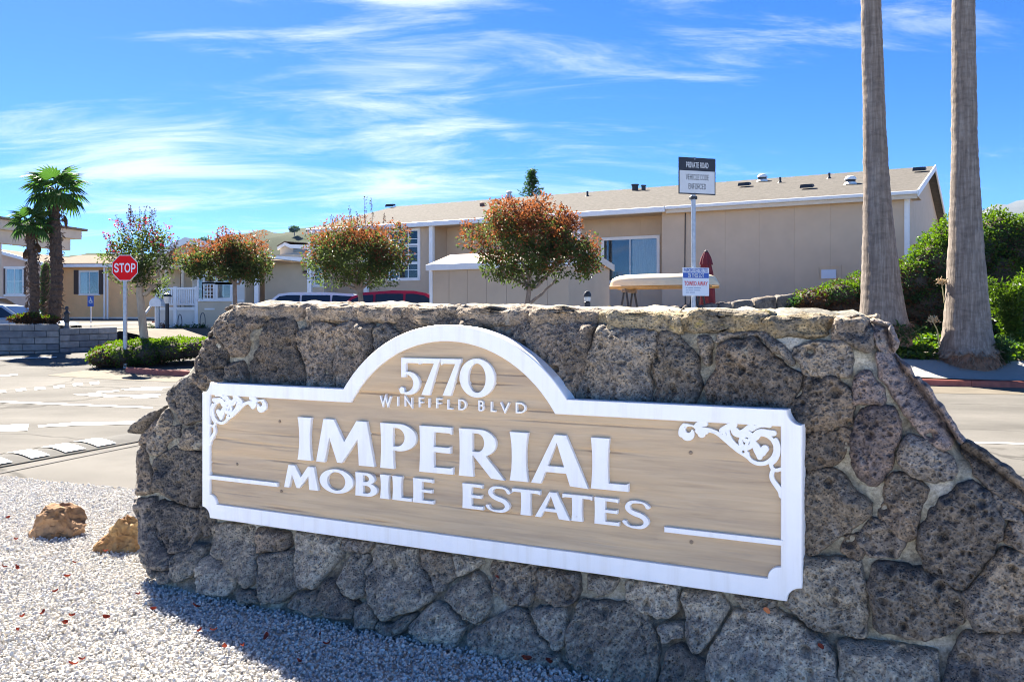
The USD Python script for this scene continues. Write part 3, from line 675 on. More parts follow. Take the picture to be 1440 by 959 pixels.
def ring_offset(r, b):
    p = np.asarray(r); a = np.roll(p, 1, 0); c = np.roll(p, -1, 0)
    t1 = p - a; t2 = c - p; t1 /= np.maximum(np.linalg.norm(t1, axis=1, keepdims=True), 1e-9); t2 /= np.maximum(np.linalg.norm(t2, axis=1, keepdims=True), 1e-9)
    n1 = np.stack([-t1[:, 1], t1[:, 0]], 1); n2 = np.stack([-t2[:, 1], t2[:, 0]], 1)
    m = n1 + n2; k = np.clip((m * m).sum(1, keepdims=True) / 2, 0.35, None)
    return p + m / k * b * 0.5 * 2 / 2
def bevel_extrude(poly, y_front, y_back, bev):
    """polygon in (s, z) as a slab between y_front (towards the viewer) and y_back with a chamfered front edge; local frame of the sign"""
    mb = MB()
    for g in getattr(poly, 'geoms', [poly]):
        g = shapely.geometry.polygon.orient(g.simplify(0.0004), 1.0)
        rings = [np.array(g.exterior.coords)[:-1]] + [np.array(i.coords)[:-1] for i in g.interiors]
        off = [ring_offset(r, bev) for r in rings]
        cap = Polygon(off[0], off[1:])
        if not cap.is_valid: cap = g; off = rings
        v, f = trimesh.creation.triangulate_polygon(cap, engine='earcut')
        v = np.asarray(v); f = np.asarray(f)
        a, b, c = v[f[:, 0]], v[f[:, 1]], v[f[:, 2]]
        cr = (b[:, 0] - a[:, 0]) * (c[:, 1] - a[:, 1]) - (b[:, 1] - a[:, 1]) * (c[:, 0] - a[:, 0]); f = np.where(cr[:, None] < 0, f[:, ::-1], f)
        mb.add(np.column_stack([v[:, 0], np.full(len(v), y_front), v[:, 1]]), f)
        for r, o in zip(rings, off):
            n = len(r); i = np.arange(n); j = (i + 1) % n
            V = np.vstack([np.column_stack([o[:, 0], np.full(n, y_front), o[:, 1]]), np.column_stack([r[:, 0], np.full(n, y_front + bev), r[:, 1]]), np.column_stack([r[:, 0], np.full(n, y_back), r[:, 1]])])
            mb.add(V[:2 * n], np.stack([i, n + i, n + j, j], 1)); mb.add(V[n:], np.stack([i, n + i, n + j, j], 1))
    return mb.done()

def arc3(p0, p1, p2, n=40):
    """circle through three points, sampled from p0 over p1 to p2"""
    (ax, ay), (bx, by), (cx, cy) = p0, p1, p2
    d = 2 * (ax * (by - cy) + bx * (cy - ay) + cx * (ay - by))
    ux = ((ax**2 + ay**2) * (by - cy) + (bx**2 + by**2) * (cy - ay) + (cx**2 + cy**2) * (ay - by)) / d
    uy = ((ax**2 + ay**2) * (cx - bx) + (bx**2 + by**2) * (ax - cx) + (cx**2 + cy**2) * (bx - ax)) / d
    r = math.hypot(ax - ux, ay - uy); t0, t1, t2 = (math.atan2(y - uy, x - ux) for x, y in (p0, p1, p2))
    def between(lo, x, hi): return (x - lo) % (2 * math.pi) <= (hi - lo) % (2 * math.pi)
    span = (t2 - t0) % (2 * math.pi)
    if not between(t0, t1, t2): span -= 2 * math.pi
    return [(ux + r * math.cos(t0 + span * q), uy + r * math.sin(t0 + span * q)) for q in np.linspace(0, 1, n)]
SW = SIGN_W
zT, zB = Z_BOT + hs, Z_BOT
dl, dm, dr = sp(482.5, 546), sp(629, 456.5), sp(797, 563.5)
il, im_, ir_ = sp(493, 566), sp(624, 480), sp(780, 585)
cn = 0.055                                                # size of the cut corners
def notch(cx, cz, a0, a1, r=cn): return [(cx + r * math.cos(t), cz + r * math.sin(t)) for t in np.radians(np.linspace(a0, a1, 12))]
outer = Polygon([(cn + 0.006, zB)] + [(SW - cn - 0.006, zB)] + notch(SW - 0.002, zB + 0.002, 180, 90)[0:] + [(SW, zB + cn + 0.008)] + [(SW, zT - cn - 0.008)]
                + notch(SW - 0.002, zT - 0.002, 270, 180) + [(SW - cn - 0.006, zT)] + [(dr[0], zT)] + arc3((dr[0], zT), dm, (dl[0], zT), 60)[1:-1] + [(dl[0], zT), (cn + 0.006, zT)]
                + notch(0.002, zT - 0.002, 0, -90) + [(0, zT - cn - 0.008), (0, zB + cn + 0.008)] + notch(0.002, zB + 0.002, 90, 0)).buffer(0)
fl, fr_, ft, fb = 0.052, 0.088, 0.075, 0.083
fl = sp(295, 620)[0]; fr_ = SW - sp(1097.5, 700)[0]; fb = sp(700, 762.5)[1] - zB if False else 0.083
zi_t = zT - 0.068; zi_b = zB + 0.082; xi0, xi1 = fl, SW - fr_
cn2 = 0.05
inner = Polygon([(xi0 + cn2, zi_b), (xi1 - cn2, zi_b)] + notch(xi1, zi_b, 180, 90, cn2)[1:-1] + [(xi1, zi_b + cn2), (xi1, zi_t), (ir_[0], zi_t)] + arc3((ir_[0], zi_t), im_, (il[0], zi_t), 60)[1:-1]
                + [(il[0], zi_t), (xi0, zi_t), (xi0, zi_b + cn2)] + notch(xi0, zi_b, 90, 0, cn2)[1:-1]).buffer(0)
frame = outer.difference(inner)
S.part('frame', bevel_extrude(frame, 0.0, 0.030, 0.006), M_white, smooth=25)
S.part('back_box', bevel_extrude(outer.buffer(-0.004), 0.0305, 0.092, 0.001), M_white)
# carved wood panel with raised grain
def panel():
    x0, z0, x1, z1 = inner.bounds; x0 -= .01; x1 += .01; z0 -= .01; z1 += .01
    nx, nz = 300, 330; X, Z = np.meshgrid(np.linspace(x0, x1, nx), np.linspace(z0, z1, nz))
    p = np.stack([X * 1.1, 0 * X, Z * 30], -1) + 2.5 * np.stack([0 * X, 0 * X, fbm(np.stack([X * 1.5, 0 * X, Z * 4], -1), 2, 8)], -1)
    r = fbm(p, 3, 4); d = 0.016 - 0.0035 * r + 0.009 * np.clip(fbm(np.stack([X * 1.7, 0 * X + 3, Z * 45], -1), 2, 17) - 0.70, 0, 1) * 4
    v = np.stack([X, d, Z], -1).reshape(-1, 3); i = np.arange(nz - 1)[:, None] * nx + np.arange(nx - 1)[None]
    q = np.stack([i, i + 1, i + nx + 1, i + nx], -1).reshape(-1, 4); c = v[q].mean(1)
    q = q[shapely.contains_xy(inner.buffer(0.012), c[:, 0], c[:, 2])]
    return (v, q)
S.part('wood_panel', panel(), M_wood, smooth=True)
LF, LB = -0.004, 0.024                                      # letters: front and back

def bar(px): return Polygon([sp(*p) for p in px])
z_a, z_b = sp(934, 740.3)[1], sp(934, 748.0)[1]
S.part('rule', bevel_extrude(sbox(sp(934, 744)[0], z_b, xi1 + 0.01, z_a), LF + 0.002, LB, 0.003), M_white)
S.part('rule', bevel_extrude(sbox(xi0 - 0.01, z_b, sp(390.3, 680)[0], z_a), LF + 0.002, LB, 0.003), M_white)
# ---- letters with flared stems, drawn in a unit box
def stem(x0, x1, y0=0.0, y1=1.0, fl=0.10, n=9):
    w = x1 - x0; t = np.linspace(0, 1, n); k = fl * w * (np.abs(2 * t - 1) ** 2.2)
    y = y0 + (y1 - y0) * t
    return Polygon([(x0 + fl * w - k[i], y[i]) for i in range(n)] + [(x1 - fl * w + k[i], y[i]) for i in range(n - 1, -1, -1)])
def bar_h(x0, x1, y0, y1, fl=0.0):
    return Polygon([(x0, y0 + fl / 2), (x1, y0 - fl / 2), (x1 - 0.02 * (fl > 0), y1 + fl / 2), (x0, y1 - fl / 2)])
def ell(cx, cy, rx, ry, n=48): return Polygon([(cx + rx * math.cos(t), cy + ry * math.sin(t)) for t in np.linspace(0, 2 * np.pi, n, endpoint=False)])
def diag(x0, x1, w0, x2, w2, y0=0.0, y1=1.0): return Polygon([(x0, y0), (x0 + w0, y0), (x2 + w2, y1), (x2, y1)])
def glyph(c):
    U = lambda gs: unary_union([g.buffer(0) for g in gs])
    if c == 'I': return stem(0, 1, fl=0.12)
    if c == 'L': return U([stem(0, 0.50, fl=0.08), Polygon([(0.06, 0), (1.0, 0), (1.0, 0.16), (0.93, 0.135), (0.3, 0.13)])])
    if c == 'E': return U([stem(0, 0.46, fl=0.05), Polygon([(0.1, 0), (1, 0), (1, 0.155), (0.92, 0.13), (0.3, 0.125)]), Polygon([(0.1, 1), (0.96, 1), (0.96, 0.845), (0.88, 0.87), (0.3, 0.875)]), Polygon([(0.2, 0.45), (0.93, 0.44), (0.93, 0.59), (0.86, 0.565), (0.2, 0.565)])])
    if c == 'T': return U([stem(0.31, 0.68, fl=0.06), Polygon([(0, 1), (1, 1), (1, 0.835), (0.9, 0.87), (0.1, 0.87), (0, 0.835)])])
    if c == 'P': return U([stem(0, 0.39, fl=0.07), ell(0.52, 0.70, 0.48, 0.30), sbox(0.1, 0.42, 0.5, 1.0)]).difference(U([ell(0.46, 0.705, 0.22, 0.20), sbox(0.36, 0.505, 0.47, 0.905)]).difference(sbox(0, 0, 0.36, 1)))
    if c == 'R': return U([U([stem(0, 0.33, fl=0.07), ell(0.46, 0.715, 0.37, 0.285), sbox(0.1, 0.44, 0.44, 1.0)]).difference(U([ell(0.42, 0.72, 0.15, 0.19), sbox(0.31, 0.53, 0.42, 0.91)]).difference(sbox(0, 0, 0.31, 1))), Polygon([(0.30, 0.47), (0.56, 0.50), (1.02, -0.02), (0.72, 0.0)])])
    if c == 'B': return U([stem(0, 0.42, fl=0.05), ell(0.48, 0.745, 0.40, 0.255), ell(0.52, 0.285, 0.48, 0.285), sbox(0.1, 0, 0.5, 0.57), sbox(0.1, 0.5, 0.46, 1)]).difference(U([ell(0.46, 0.745, 0.17, 0.135), ell(0.50, 0.29, 0.21, 0.16), sbox(0.36, 0.61, 0.46, 0.88), sbox(0.36, 0.13, 0.5, 0.45)]).difference(sbox(0, 0, 0.36, 1)))
    if c == 'M': return U([diag(0.0, 0, 0.15, 0.13, 0.16), diag(0.74, 0, 0.26, 0.70, 0.17), Polygon([(0.13, 1), (0.31, 1), (0.52, 0.42), (0.43, 0.02), (0.37, 0.02)]), Polygon([(0.70, 1), (0.84, 1), (0.78, 0.72), (0.45, 0.02), (0.39, 0.02), (0.43, 0.36)])])
    if c == 'A': return U([diag(0, 0, 0.18, 0.42, 0.10), Polygon([(0.70, 0), (1.02, -0.02), (0.63, 1), (0.42, 1)]), Polygon([(0.2, 0.24), (0.8, 0.24), (0.76, 0.37), (0.26, 0.37)])])
    if c == 'O': return ell(0.5, 0.5, 0.5, 0.52).difference(ell(0.5, 0.5, 0.27, 0.39))
    if c == 'S':
        t = np.array([(0.90, 0.80), (0.74, 0.94), (0.50, 0.965), (0.25, 0.90), (0.17, 0.74), (0.28, 0.60), (0.52, 0.51), (0.77, 0.40), (0.85, 0.24), (0.74, 0.09), (0.48, 0.035), (0.22, 0.06), (0.06, 0.2)])
        from scipy.interpolate import splprep, splev
        tck, _ = splprep(t.T, s=0); x, y = splev(np.linspace(0, 1, 60), tck); w = np.interp(np.linspace(0, 1, 60), [0, .08, .3, .5, .7, .92, 1], [.15, .09, .17, .24, .17, .09, .15]) * 0.5
        return U([Polygon([(x[i] + a * w[i], y[i] + b * w[i] * 0.75) for a, b in [(math.cos(q), math.sin(q)) for q in np.linspace(0, 6.2832, 14)]]) for i in range(60)]).buffer(0.005)
    if c == '5':
        return U([Polygon([(0.06, 0.47), (0.30, 0.47), (0.30, 1.0), (0.06, 1.0)]), Polygon([(0.06, 1), (1, 1), (0.98, 0.83), (0.9, 0.86), (0.06, 0.86)]),
                  ell(0.42, 0.31, 0.58, 0.32).difference(ell(0.26, 0.31, 0.42, 0.24)).difference(sbox(-0.3, -0.1, 0.12, 1).difference(sbox(-0.2, -0.1, 0.12, 0.16))), ell(0.10, 0.11, 0.13, 0.10)])
    if c == '7': return U([Polygon([(0.0, 1), (1.0, 1), (0.98, 0.9), (0.86, 0.86), (0.12, 0.86), (0.02, 0.82)]), Polygon([(0.10, 0), (0.50, 0), (1.0, 1), (0.74, 0.9)])])
    if c == '0': return ell(0.5, 0.5, 0.5, 0.52).difference(ell(0.5, 0.5, 0.25, 0.385))
def thin(c, w=0.16, asp=0.7):
    Ls = {'W': [[(0, 1), (.27, 0), (.5, .95), (.73, 0), (1, 1)]], 'I': [[(.5, 0), (.5, 1)]], 'N': [[(.08, 0), (.08, 1), (.92, 0), (.92, 1)]], 'F': [[(.1, 0), (.1, 1), (.95, 1)], [(.1, .53), (.85, .53)]],
          'L': [[(.1, 1), (.1, 0), (.95, 0)]], 'D': [[(.1, 0), (.1, 1)] + [(.1 + .3 + .5 * math.sin(t), .5 + .5 * math.cos(t)) for t in np.linspace(0, np.pi, 14)] + [(.1, 0)]],
          'B': [[(.1, 0), (.1, 1), (.5, 1)] + [(.5 + .3 * math.sin(t), .77 + .23 * math.cos(t)) for t in np.linspace(0, np.pi, 9)] + [(.1, .54)], [(.5, .54)] + [(.55 + .35 * math.sin(t), .27 + .27 * math.cos(t)) for t in np.linspace(0, np.pi, 9)] + [(.1, 0)]],
          'V': [[(.02, 1), (.5, 0), (.98, 1)]]}[c]
    return Ls
def put_letter(poly, x0, x1, z0, z1):
    g = affinity.affine_transform(poly, [x1 - x0, 0, 0, z1 - z0, x0, z0])
    S.part('letter', bevel_extrude(g, LF, LB, 0.0018), M_white)
def row(spec, ytop, ybot):
    """spec: (character, left px, right px); ytop, ybot: lines y(x) of caps and baseline in the photograph"""
    for c, a, b in spec:
        m = (a + b) / 2
        x0, _ = sp(a, ytop(a)); x1, _ = sp(b, ytop(b)); _, z1 = sp(m, ytop(m)); _, z0 = sp(m, ybot(m))
        put_letter(glyph(c), x0, x1, z0, z1)
line = lambda xa, ya, xb, yb: (lambda x: ya + (yb - ya) * (x - xa) / (xb - xa))
row([('I', 419, 438.5), ('M', 445, 527), ('P', 535, 586), ('E', 590, 637.5), ('R', 645.5, 709), ('I', 717, 743), ('A', 747, 826), ('L', 831, 884)], line(419, 586, 831, 614.5), line(420, 646, 831, 686.3))
row([('M', 400, 448), ('O', 450, 497), ('B', 500, 531), ('I', 534.5, 548), ('L', 552, 579.5), ('E', 581, 610), ('E', 650.5, 680), ('S', 684, 719), ('T', 720, 760), ('A', 752.5, 801), ('T', 791, 833), ('E', 836, 871), ('S', 876, 915)], line(406, 653, 836, 698), line(402, 684.5, 836, 735.5))
row([('5', 563, 590.5), ('7', 590, 619), ('7', 619.8, 649), ('0', 646.5, 696)], line(563, 503, 690, 505.5), line(563, 554.4, 690, 558.6))
_tx = lambda x: 420 + x / 3.425
yt_, yb_ = line(534, 556.5, 740, 567.5), line(534, 569.6, 740, 580.5)
for c, a, b in (('W', 255, 305), ('I', 333, 345), ('N', 372, 410), ('F', 441, 465), ('I', 484, 496), ('F', 524, 552), ('L', 578, 606), ('D', 630, 670), ('B', 728, 754), ('L', 788, 812), ('V', 834, 876), ('D', 906, 958)):
    a, b = 460 + a / 3.425, 460 + b / 3.425; m = (a + b) / 2
    x0, x1 = sp(a, yt_(a))[0], sp(b, yt_(b))[0]; z1, z0 = sp(m, yt_(m))[1], sp(m, yb_(m))[1]
    g = unary_union([LineString([(x0 + (x1 - x0) * u, z0 + (z1 - z0) * v) for u, v in ls]).buffer(0.0036, cap_style='flat', join_style='mitre') for ls in thin(c)])
    S.part('letter', bevel_extrude(g, LF + 0.004, LB, 0.001), M_white)
# ---- scroll ornaments in the upper corners
def scroll():
    c = lambda x, y: sp(930 + x / 6.848, 580 + y / 6.848)
    def st(pts, w):
        p = [c(*q) for q in pts]
        from scipy.interpolate import splprep, splev
        if len(p) > 2:
            tck, _ = splprep(np.array(p).T, s=0, k=min(3, len(p) - 1)); x, y = splev(np.linspace(0, 1, 40), tck); p = list(zip(x, y))
        w = np.interp(np.linspace(0, 1, len(p)), np.linspace(0, 1, len(np.atleast_1d(w))), np.atleast_1d(w)) * 0.00048
        return unary_union([Point(q).buffer(r) for q, r in zip(p, w)] + [LineString([p[i], p[i + 1]]).buffer(min(w[i], w[i + 1])) for i in range(len(p) - 1)])
    def blob(x, y, r): return Point(c(x, y)).buffer(r * 0.00048)
    ring = [(955 + 145 * math.cos(t), 352 + 142 * math.sin(t)) for t in np.radians(np.linspace(215, -150, 30))]
    r2 = [(818 + 58 * math.cos(t), 280 + 62 * math.sin(t)) for t in np.radians(np.linspace(190, -150, 20))]
    parts = [st(ring, [13, 16, 18, 16, 13]), st(r2, [17, 20, 17]), st([(1100, 260), (1128, 330), (1118, 420), (1062, 492)], 15), st([(1052, 486), (1076, 548), (1150, 546)], 15), st([(1080, 548), (1082, 670), (1130, 730), (1160, 800)], [17, 20, 26]),
             st([(835, 430), (760, 372), (660, 300), (560, 215), (470, 172), (380, 160), (300, 140), (215, 118)], [18, 26, 20, 20, 17, 20, 18, 14]),
             blob(250, 205, 60), st([(215, 120), (190, 160), (192, 210)], [14, 20, 26]), blob(385, 205, 34), st([(355, 180), (340, 140), (420, 110)], [26, 26, 22]), blob(430, 185, 22),
             st([(585, 175), (625, 150), (700, 120)], [28, 26, 24]), st([(640, 130), (645, 215), (690, 290), (745, 335)], [18, 15, 15, 15]), st([(690, 130), (715, 190), (745, 205), (800, 180), (870, 130)], [20, 34, 28, 22, 20]),
             st([(600, 190), (625, 240), (650, 270)], [14, 10, 12]), st([(800, 190), (840, 205), (890, 240), (930, 200), (1010, 190), (1080, 200)], [22, 26, 34, 26, 24, 24]),
             blob(995, 350, 32), st([(890, 300), (920, 350), (945, 430)], [26, 34, 22]), st([(930, 360), (960, 390), (990, 350)], [30, 30, 28]), blob(820, 400, 24), st([(790, 380), (770, 350), (775, 320)], [22, 20, 20]), blob(808, 268, 20),
             st([(870, 160), (940, 130), (1040, 130)], [20, 14, 16])]
    g = unary_union(parts)
    g = g.difference(unary_union([blob(258, 165, 26), st([(258, 165), (290, 150), (320, 165)], [20, 14, 6])])).difference(blob(788, 378, 11))
    return g.intersection(inner.buffer(0.006)).simplify(0.0008)
sc = scroll()
S.part('scroll_ornament', bevel_extrude(sc, 0.001, LB, 0.0012), M_white)
mid = (xi0 + xi1) / 2
S.part('scroll_ornament', bevel_extrude(affinity.affine_transform(sc, [-1, 0, 0, 1, 2 * mid, 0]), 0.001, LB, 0.0012), M_white)
M_bolt = mat('painted_bolt', (0.26, 0.19, 0.125), 0.5, 0.1, 20)
for px, py in ((391, 593), (331, 653), (393, 691), (970, 637), (971, 763), (640, 667)):
    x, z = sp(px, py)
    if px == 640: continue
    S.part('bolt_head', MB().lathe([(0.0, 0.006), (0.005, 0.005), (0.008, 0.002), (0.0085, -0.006)][::-1], n=14).done().apply_transform(trimesh.transformations.rotation_matrix(math.pi / 2, [1, 0, 0])).apply_translation([x, 0.013, z]), M_bolt, smooth=40)

# ------------------------------------------------------------------ gravel in front, its bed carried on behind the camera
bed = Polygon([(-9.5, 10.0), tuple(G(0, 672)[:2]), tuple(G(175, 689)[:2]), (-1.9, 7.0), (1.5, 5.6), (4.5, 4.4), (9, 2.6), (12, -9), (-12, -9)])  # pale bed extended beside and behind the camera to bounce warm fill
single('gravel_bed', ground_patch(bed, 0.35, 0.012), M_gravel_base, kind='structure')
road.part('edging', ground_patch(Polygon([tuple(G(*p)[:2]) for p in ((-60, 664.5), (0, 671), (180, 689), (180, 691.5), (0, 673.5), (-60, 667))]), 0.3, 0.016), M_concrete)
def gravel():
    rg = np.random.default_rng(11)
    area = Polygon([tuple(G(-60, 667)[:2]), tuple(G(0, 673)[:2]), tuple(G(178, 690.5)[:2]), (-2.2, 7.2), (-1.2, 6.0), (-0.9, 4.5), (0.2, 3.9), (0.9, 3.4), (1.3, 2.9), (0.3, 2.4), (-3, 2.4), (-5.6, 7.0)])
    x0, y0, x1, y1 = area.bounds; n = 250000
    p = np.column_stack([rg.uniform(x0, x1, n), rg.uniform(y0, y1, n)]); p = p[shapely.contains_xy(area, p[:, 0], p[:, 1])]
    n = len(p)
    path = '/World/gravel'
    pi = UsdGeom.PointInstancer.Define(stage, path)
    cols = [(0.46, 0.44, 0.405), (0.36, 0.355, 0.335), (0.52, 0.49, 0.44), (0.27, 0.27, 0.27), (0.42, 0.385, 0.33), (0.17, 0.175, 0.185)]
    prot = []
    for k in range(6):
        m = trimesh.creation.icosphere(1); v = np.array(m.vertices); r = np.random.default_rng(k + 40)
        d = r.normal(size=(9, 3)); d /= np.linalg.norm(d, axis=1, keepdims=True)
        for dd in d: v -= np.clip((v @ dd) - r.uniform(0.45, 0.8), 0, None)[:, None] * dd      # broken facets
        v *= r.uniform(0.7, 1.2, 3) * 0.5
        mm = mat('pebble_%s' % 'abcdef'[k], tuple(min(0.8, 1.28 * x) for x in cols[k]), 0.85, 0.18, 40.0, island=0)
        usdkit.mesh(stage, path + '/pebble_%03d' % k, trimesh.Trimesh(v, m.faces, process=False), mm, smooth=False)
        prot.append(path + '/pebble_%03d' % k)
    pi.CreatePrototypesRel().SetTargets([Sdf.Path(q) for q in prot])
    ids = rg.choice(6, n, p=[.3, .22, .22, .1, .12, .04]); sc_ = rg.uniform(0.010, 0.019, n) * np.where(rg.random(n) < 0.12, 1.5, 1.0)
    z = 0.006 + rg.uniform(0, 0.018, n) + 0.02 * fbm(np.column_stack([p * 1.2, np.zeros(n)]), 2, 3)
    pi.CreateProtoIndicesAttr(Vt.IntArray.FromNumpy(ids.astype(np.int32)))
    pi.CreatePositionsAttr(Vt.Vec3fArray.FromNumpy(np.column_stack([p, z]).astype(np.float32)))
    q = rg.normal(size=(n, 4)); q /= np.linalg.norm(q, axis=1, keepdims=True)
    pi.CreateOrientationsAttr(Vt.QuathArray([Gf.Quath(float(a), float(b), float(c), float(d)) for a, b, c, d in q]))
    pi.CreateScalesAttr(Vt.Vec3fArray.FromNumpy((np.repeat(sc_[:, None], 3, 1) * rg.uniform(0.8, 1.2, (n, 3))).astype(np.float32)))
    tag(pi, 'pale grey crushed stone gravel covering the ground before the wall', 'gravel', None, 'stuff')
gravel()
# fallen red leaves
M_redleaf = leaf_mat('fallen_leaf', [(0, (0.16, 0.03, 0.018)), (0.5, (0.24, 0.07, 0.03)), (1, (0.28, 0.13, 0.06))], 0.15, 0.7)
rl = np.random.default_rng(23)
for k, (px, py) in enumerate([(95, 826), (100, 884), (78, 848), (280, 906), (32, 885), (26, 905), (150, 886), (22, 772), (24, 815), (105, 806), (316, 930), (342, 928), (148, 789), (10, 740), (60, 880), (218, 873), (116, 948), (103, 955), (275, 870), (90, 895),
                              (24, 811), (5, 812), (446, 845), (420, 950), (740, 946), (770, 950), (195, 852), (300, 905), (375, 915), (450, 912), (460, 925)]):
    g = G(px, py); L = rl.uniform(0.009, 0.024); w = L * rl.uniform(0.35, 0.7)
    t = np.linspace(-1, 1, 7); v = []
    for q in t: v += [(q * L, -w * math.sqrt(max(0, 1 - q * q)) , 0.010 * q * q + 0.005), (q * L, 0, 0.008 * q * q), (q * L, w * math.sqrt(max(0, 1 - q * q)), 0.010 * q * q + 0.006)]
    f = []
    for i in range(6):
        for j in range(2): f.append((i * 3 + j, (i + 1) * 3 + j, (i + 1) * 3 + j + 1, i * 3 + j + 1))
    a = rl.uniform(0, 6.28); R = trimesh.transformations.euler_matrix(rl.normal(0, .35), rl.normal(0, .35), a)[:3, :3]
    single('fallen_leaf', (np.array(v) @ R.T + [g[0], g[1], 0.062], f), M_redleaf, 'curled red brown leaf lying on the pale gravel', 'leaf', 'fallen leaves on the gravel')

for px, py, L, lb, mm in ((1083, 852, 0.016, 'orange curled leaf wedged under the lower right corner of the sign', 'a'), (1158, 901, 0.014, 'red leaf caught in the dark joint below the right end of the sign', 'b'), (1125, 604, 0.010, 'orange leaf tucked behind the upper right notch of the sign', 'a'), (708, 806, 0.010, 'brown leaf stuck to the rock below the middle of the sign', 'b')):
    s_, z_ = to_wall(px, py); d_ = float(wall_d(s_, z_)) + 0.055; q = P_L + es * s_ - eb * d_
    t = np.linspace(-1, 1, 7); v = []
    for a in t: v += [(a * L, -0.006 * a * a, -0.6 * L * math.sqrt(max(0, 1 - a * a))), (a * L, -0.004, 0), (a * L, -0.006 * a * a, 0.6 * L * math.sqrt(max(0, 1 - a * a)))]
    f = [(i * 3 + j, (i + 1) * 3 + j, (i + 1) * 3 + j + 1, i * 3 + j + 1) for i in range(6) for j in range(2)]
    R = trimesh.transformations.euler_matrix(0, 0.6, math.radians(WROT))[:3, :3]
    single('caught_leaf', (np.array(v) @ R.T + [q[0], q[1], z_], f), mat('caught_leaf_a', (0.42, 0.13, 0.04), 0.6, 0.2, 60.0) if px == 1083 else (M_redleaf if mm == 'b' else '/World/Looks/caught_leaf_a'), lb, 'leaf')

# two ochre rocks
def boulder(name, px0, px1, ybase, ytop, label, seed, col, shape):
    a, b = G(px0, ybase), G(px1, ybase); c = (a + b) / 2; w = np.linalg.norm(b - a); h = (ybase - ytop) / F * c[1] * 1.02
    m = trimesh.creation.icosphere(4); v = np.array(m.vertices); r = np.random.default_rng(seed)
    for dd, cut in shape: 
        dd = np.array(dd, float) / np.linalg.norm(dd); v -= np.clip(v @ dd - cut, 0, None)[:, None] * dd
    lo = np.percentile(v, 1, axis=0); hi = np.percentile(v, 99, axis=0); v = (v - (lo + hi) / 2) / (hi - lo)
    v = v * np.array([w, w * 0.7, h * 1.3])
    v += (np.stack([fbm(v * 16 + seed, 4, i) for i in range(3)], 1) - 0.5) * 0.075 + (np.stack([fbm(v * 45 + seed, 3, i) for i in range(3)], 1) - 0.5) * 0.028
    single(name, trimesh.Trimesh(v + [c[0], c[1] + 0.05, h * 0.36 + 0.02], m.faces, process=False), col, label, 'rock', smooth=40)
M_rockA = mat('ochre_rock', (0.23, 0.115, 0.05), 0.9, 0.35, 9.0, 0.7, 60.0, 0.012, col2=(0.42, 0.26, 0.14), spec=0.2)
M_rockB = mat('golden_rock', (0.30, 0.135, 0.05), 0.9, 0.3, 8.0, 0.6, 60.0, 0.012, col2=(0.42, 0.29, 0.14), spec=0.2)
boulder('rock', 41, 114, 759, 721, 'brown ochre rock lying apart on the gravel at the left', 3, M_rockA, [((0, 0, 1), .45), ((1, -.3, .9), .45), ((-1, -.4, .5), .55), ((0, -1, .3), .5)])
boulder('rock', 133, 196, 779, 733, 'pointed golden rock leaning at the left end of the lava wall', 8, M_rockB, [((-1, -.2, 1.0), .30), ((1, -.4, .8), .5), ((0, -1, .25), .35), ((.3, 0, 1), .75)])

# ------------------------------------------------------------------ vegetation helpers
def leaves(P, L, W, rg, up=0.4, fold=0.25, out=None):
    """one bent diamond per point"""
    P = np.asarray(P, float); n = len(P)
    L = np.broadcast_to(L, (n,)) * rg.uniform(0.7, 1.25, n); W = np.broadcast_to(W, (n,)) * rg.uniform(0.75, 1.2, n)
    d = rg.normal(size=(n, 3)); d[:, 2] *= 0.7
    if out is not None: d += out
    d /= np.linalg.norm(d, axis=1, keepdims=True)
    nn = rg.normal(size=(n, 3)) * 0.8; nn[:, 2] += up * 2
    s = np.cross(d, nn); s /= np.maximum(np.linalg.norm(s, axis=1, keepdims=True), 1e-6); nn = np.cross(s, d)
    a = P + d * (L * .5)[:, None]
    v = np.stack([P, a + s * (W * .5)[:, None] + nn * (W * fold)[:, None], P + d * L[:, None] - nn * (L * 0.12)[:, None], a - s * (W * .5)[:, None] + nn * (W * fold)[:, None]], 1).reshape(-1, 3)
    i = np.arange(n)[:, None] * 4
    return v, np.vstack([i + [0, 1, 2], i + [0, 2, 3]])

def blob_points(blobs, n, rg, hollow=0.35, gap=0.42, gs=3.0):
    """points spread through the outer shell of ellipsoids (centre, radii), with gaps"""
    vol = np.array([np.prod(b[1]) ** 0.7 for b in blobs]); k = rg.choice(len(blobs), n * 2, p=vol / vol.sum())
    c = np.array([b[0] for b in blobs])[k]; r = np.array([b[1] for b in blobs])[k]
    u = rg.normal(size=(n * 2, 3)); u /= np.linalg.norm(u, axis=1, keepdims=True)
    rad = (hollow ** 3 + (1 - hollow ** 3) * rg.random(n * 2)) ** (1 / 3)
    wob = 1 + 0.28 * (fbm(u * 2.2 + k[:, None] * 3.7, 3, 5) - 0.5) * 2
    p = c + u * r * (rad * wob)[:, None]
    ok = fbm(p * gs, 2, 77) > gap
    return p[ok][:n], u[ok][:n]

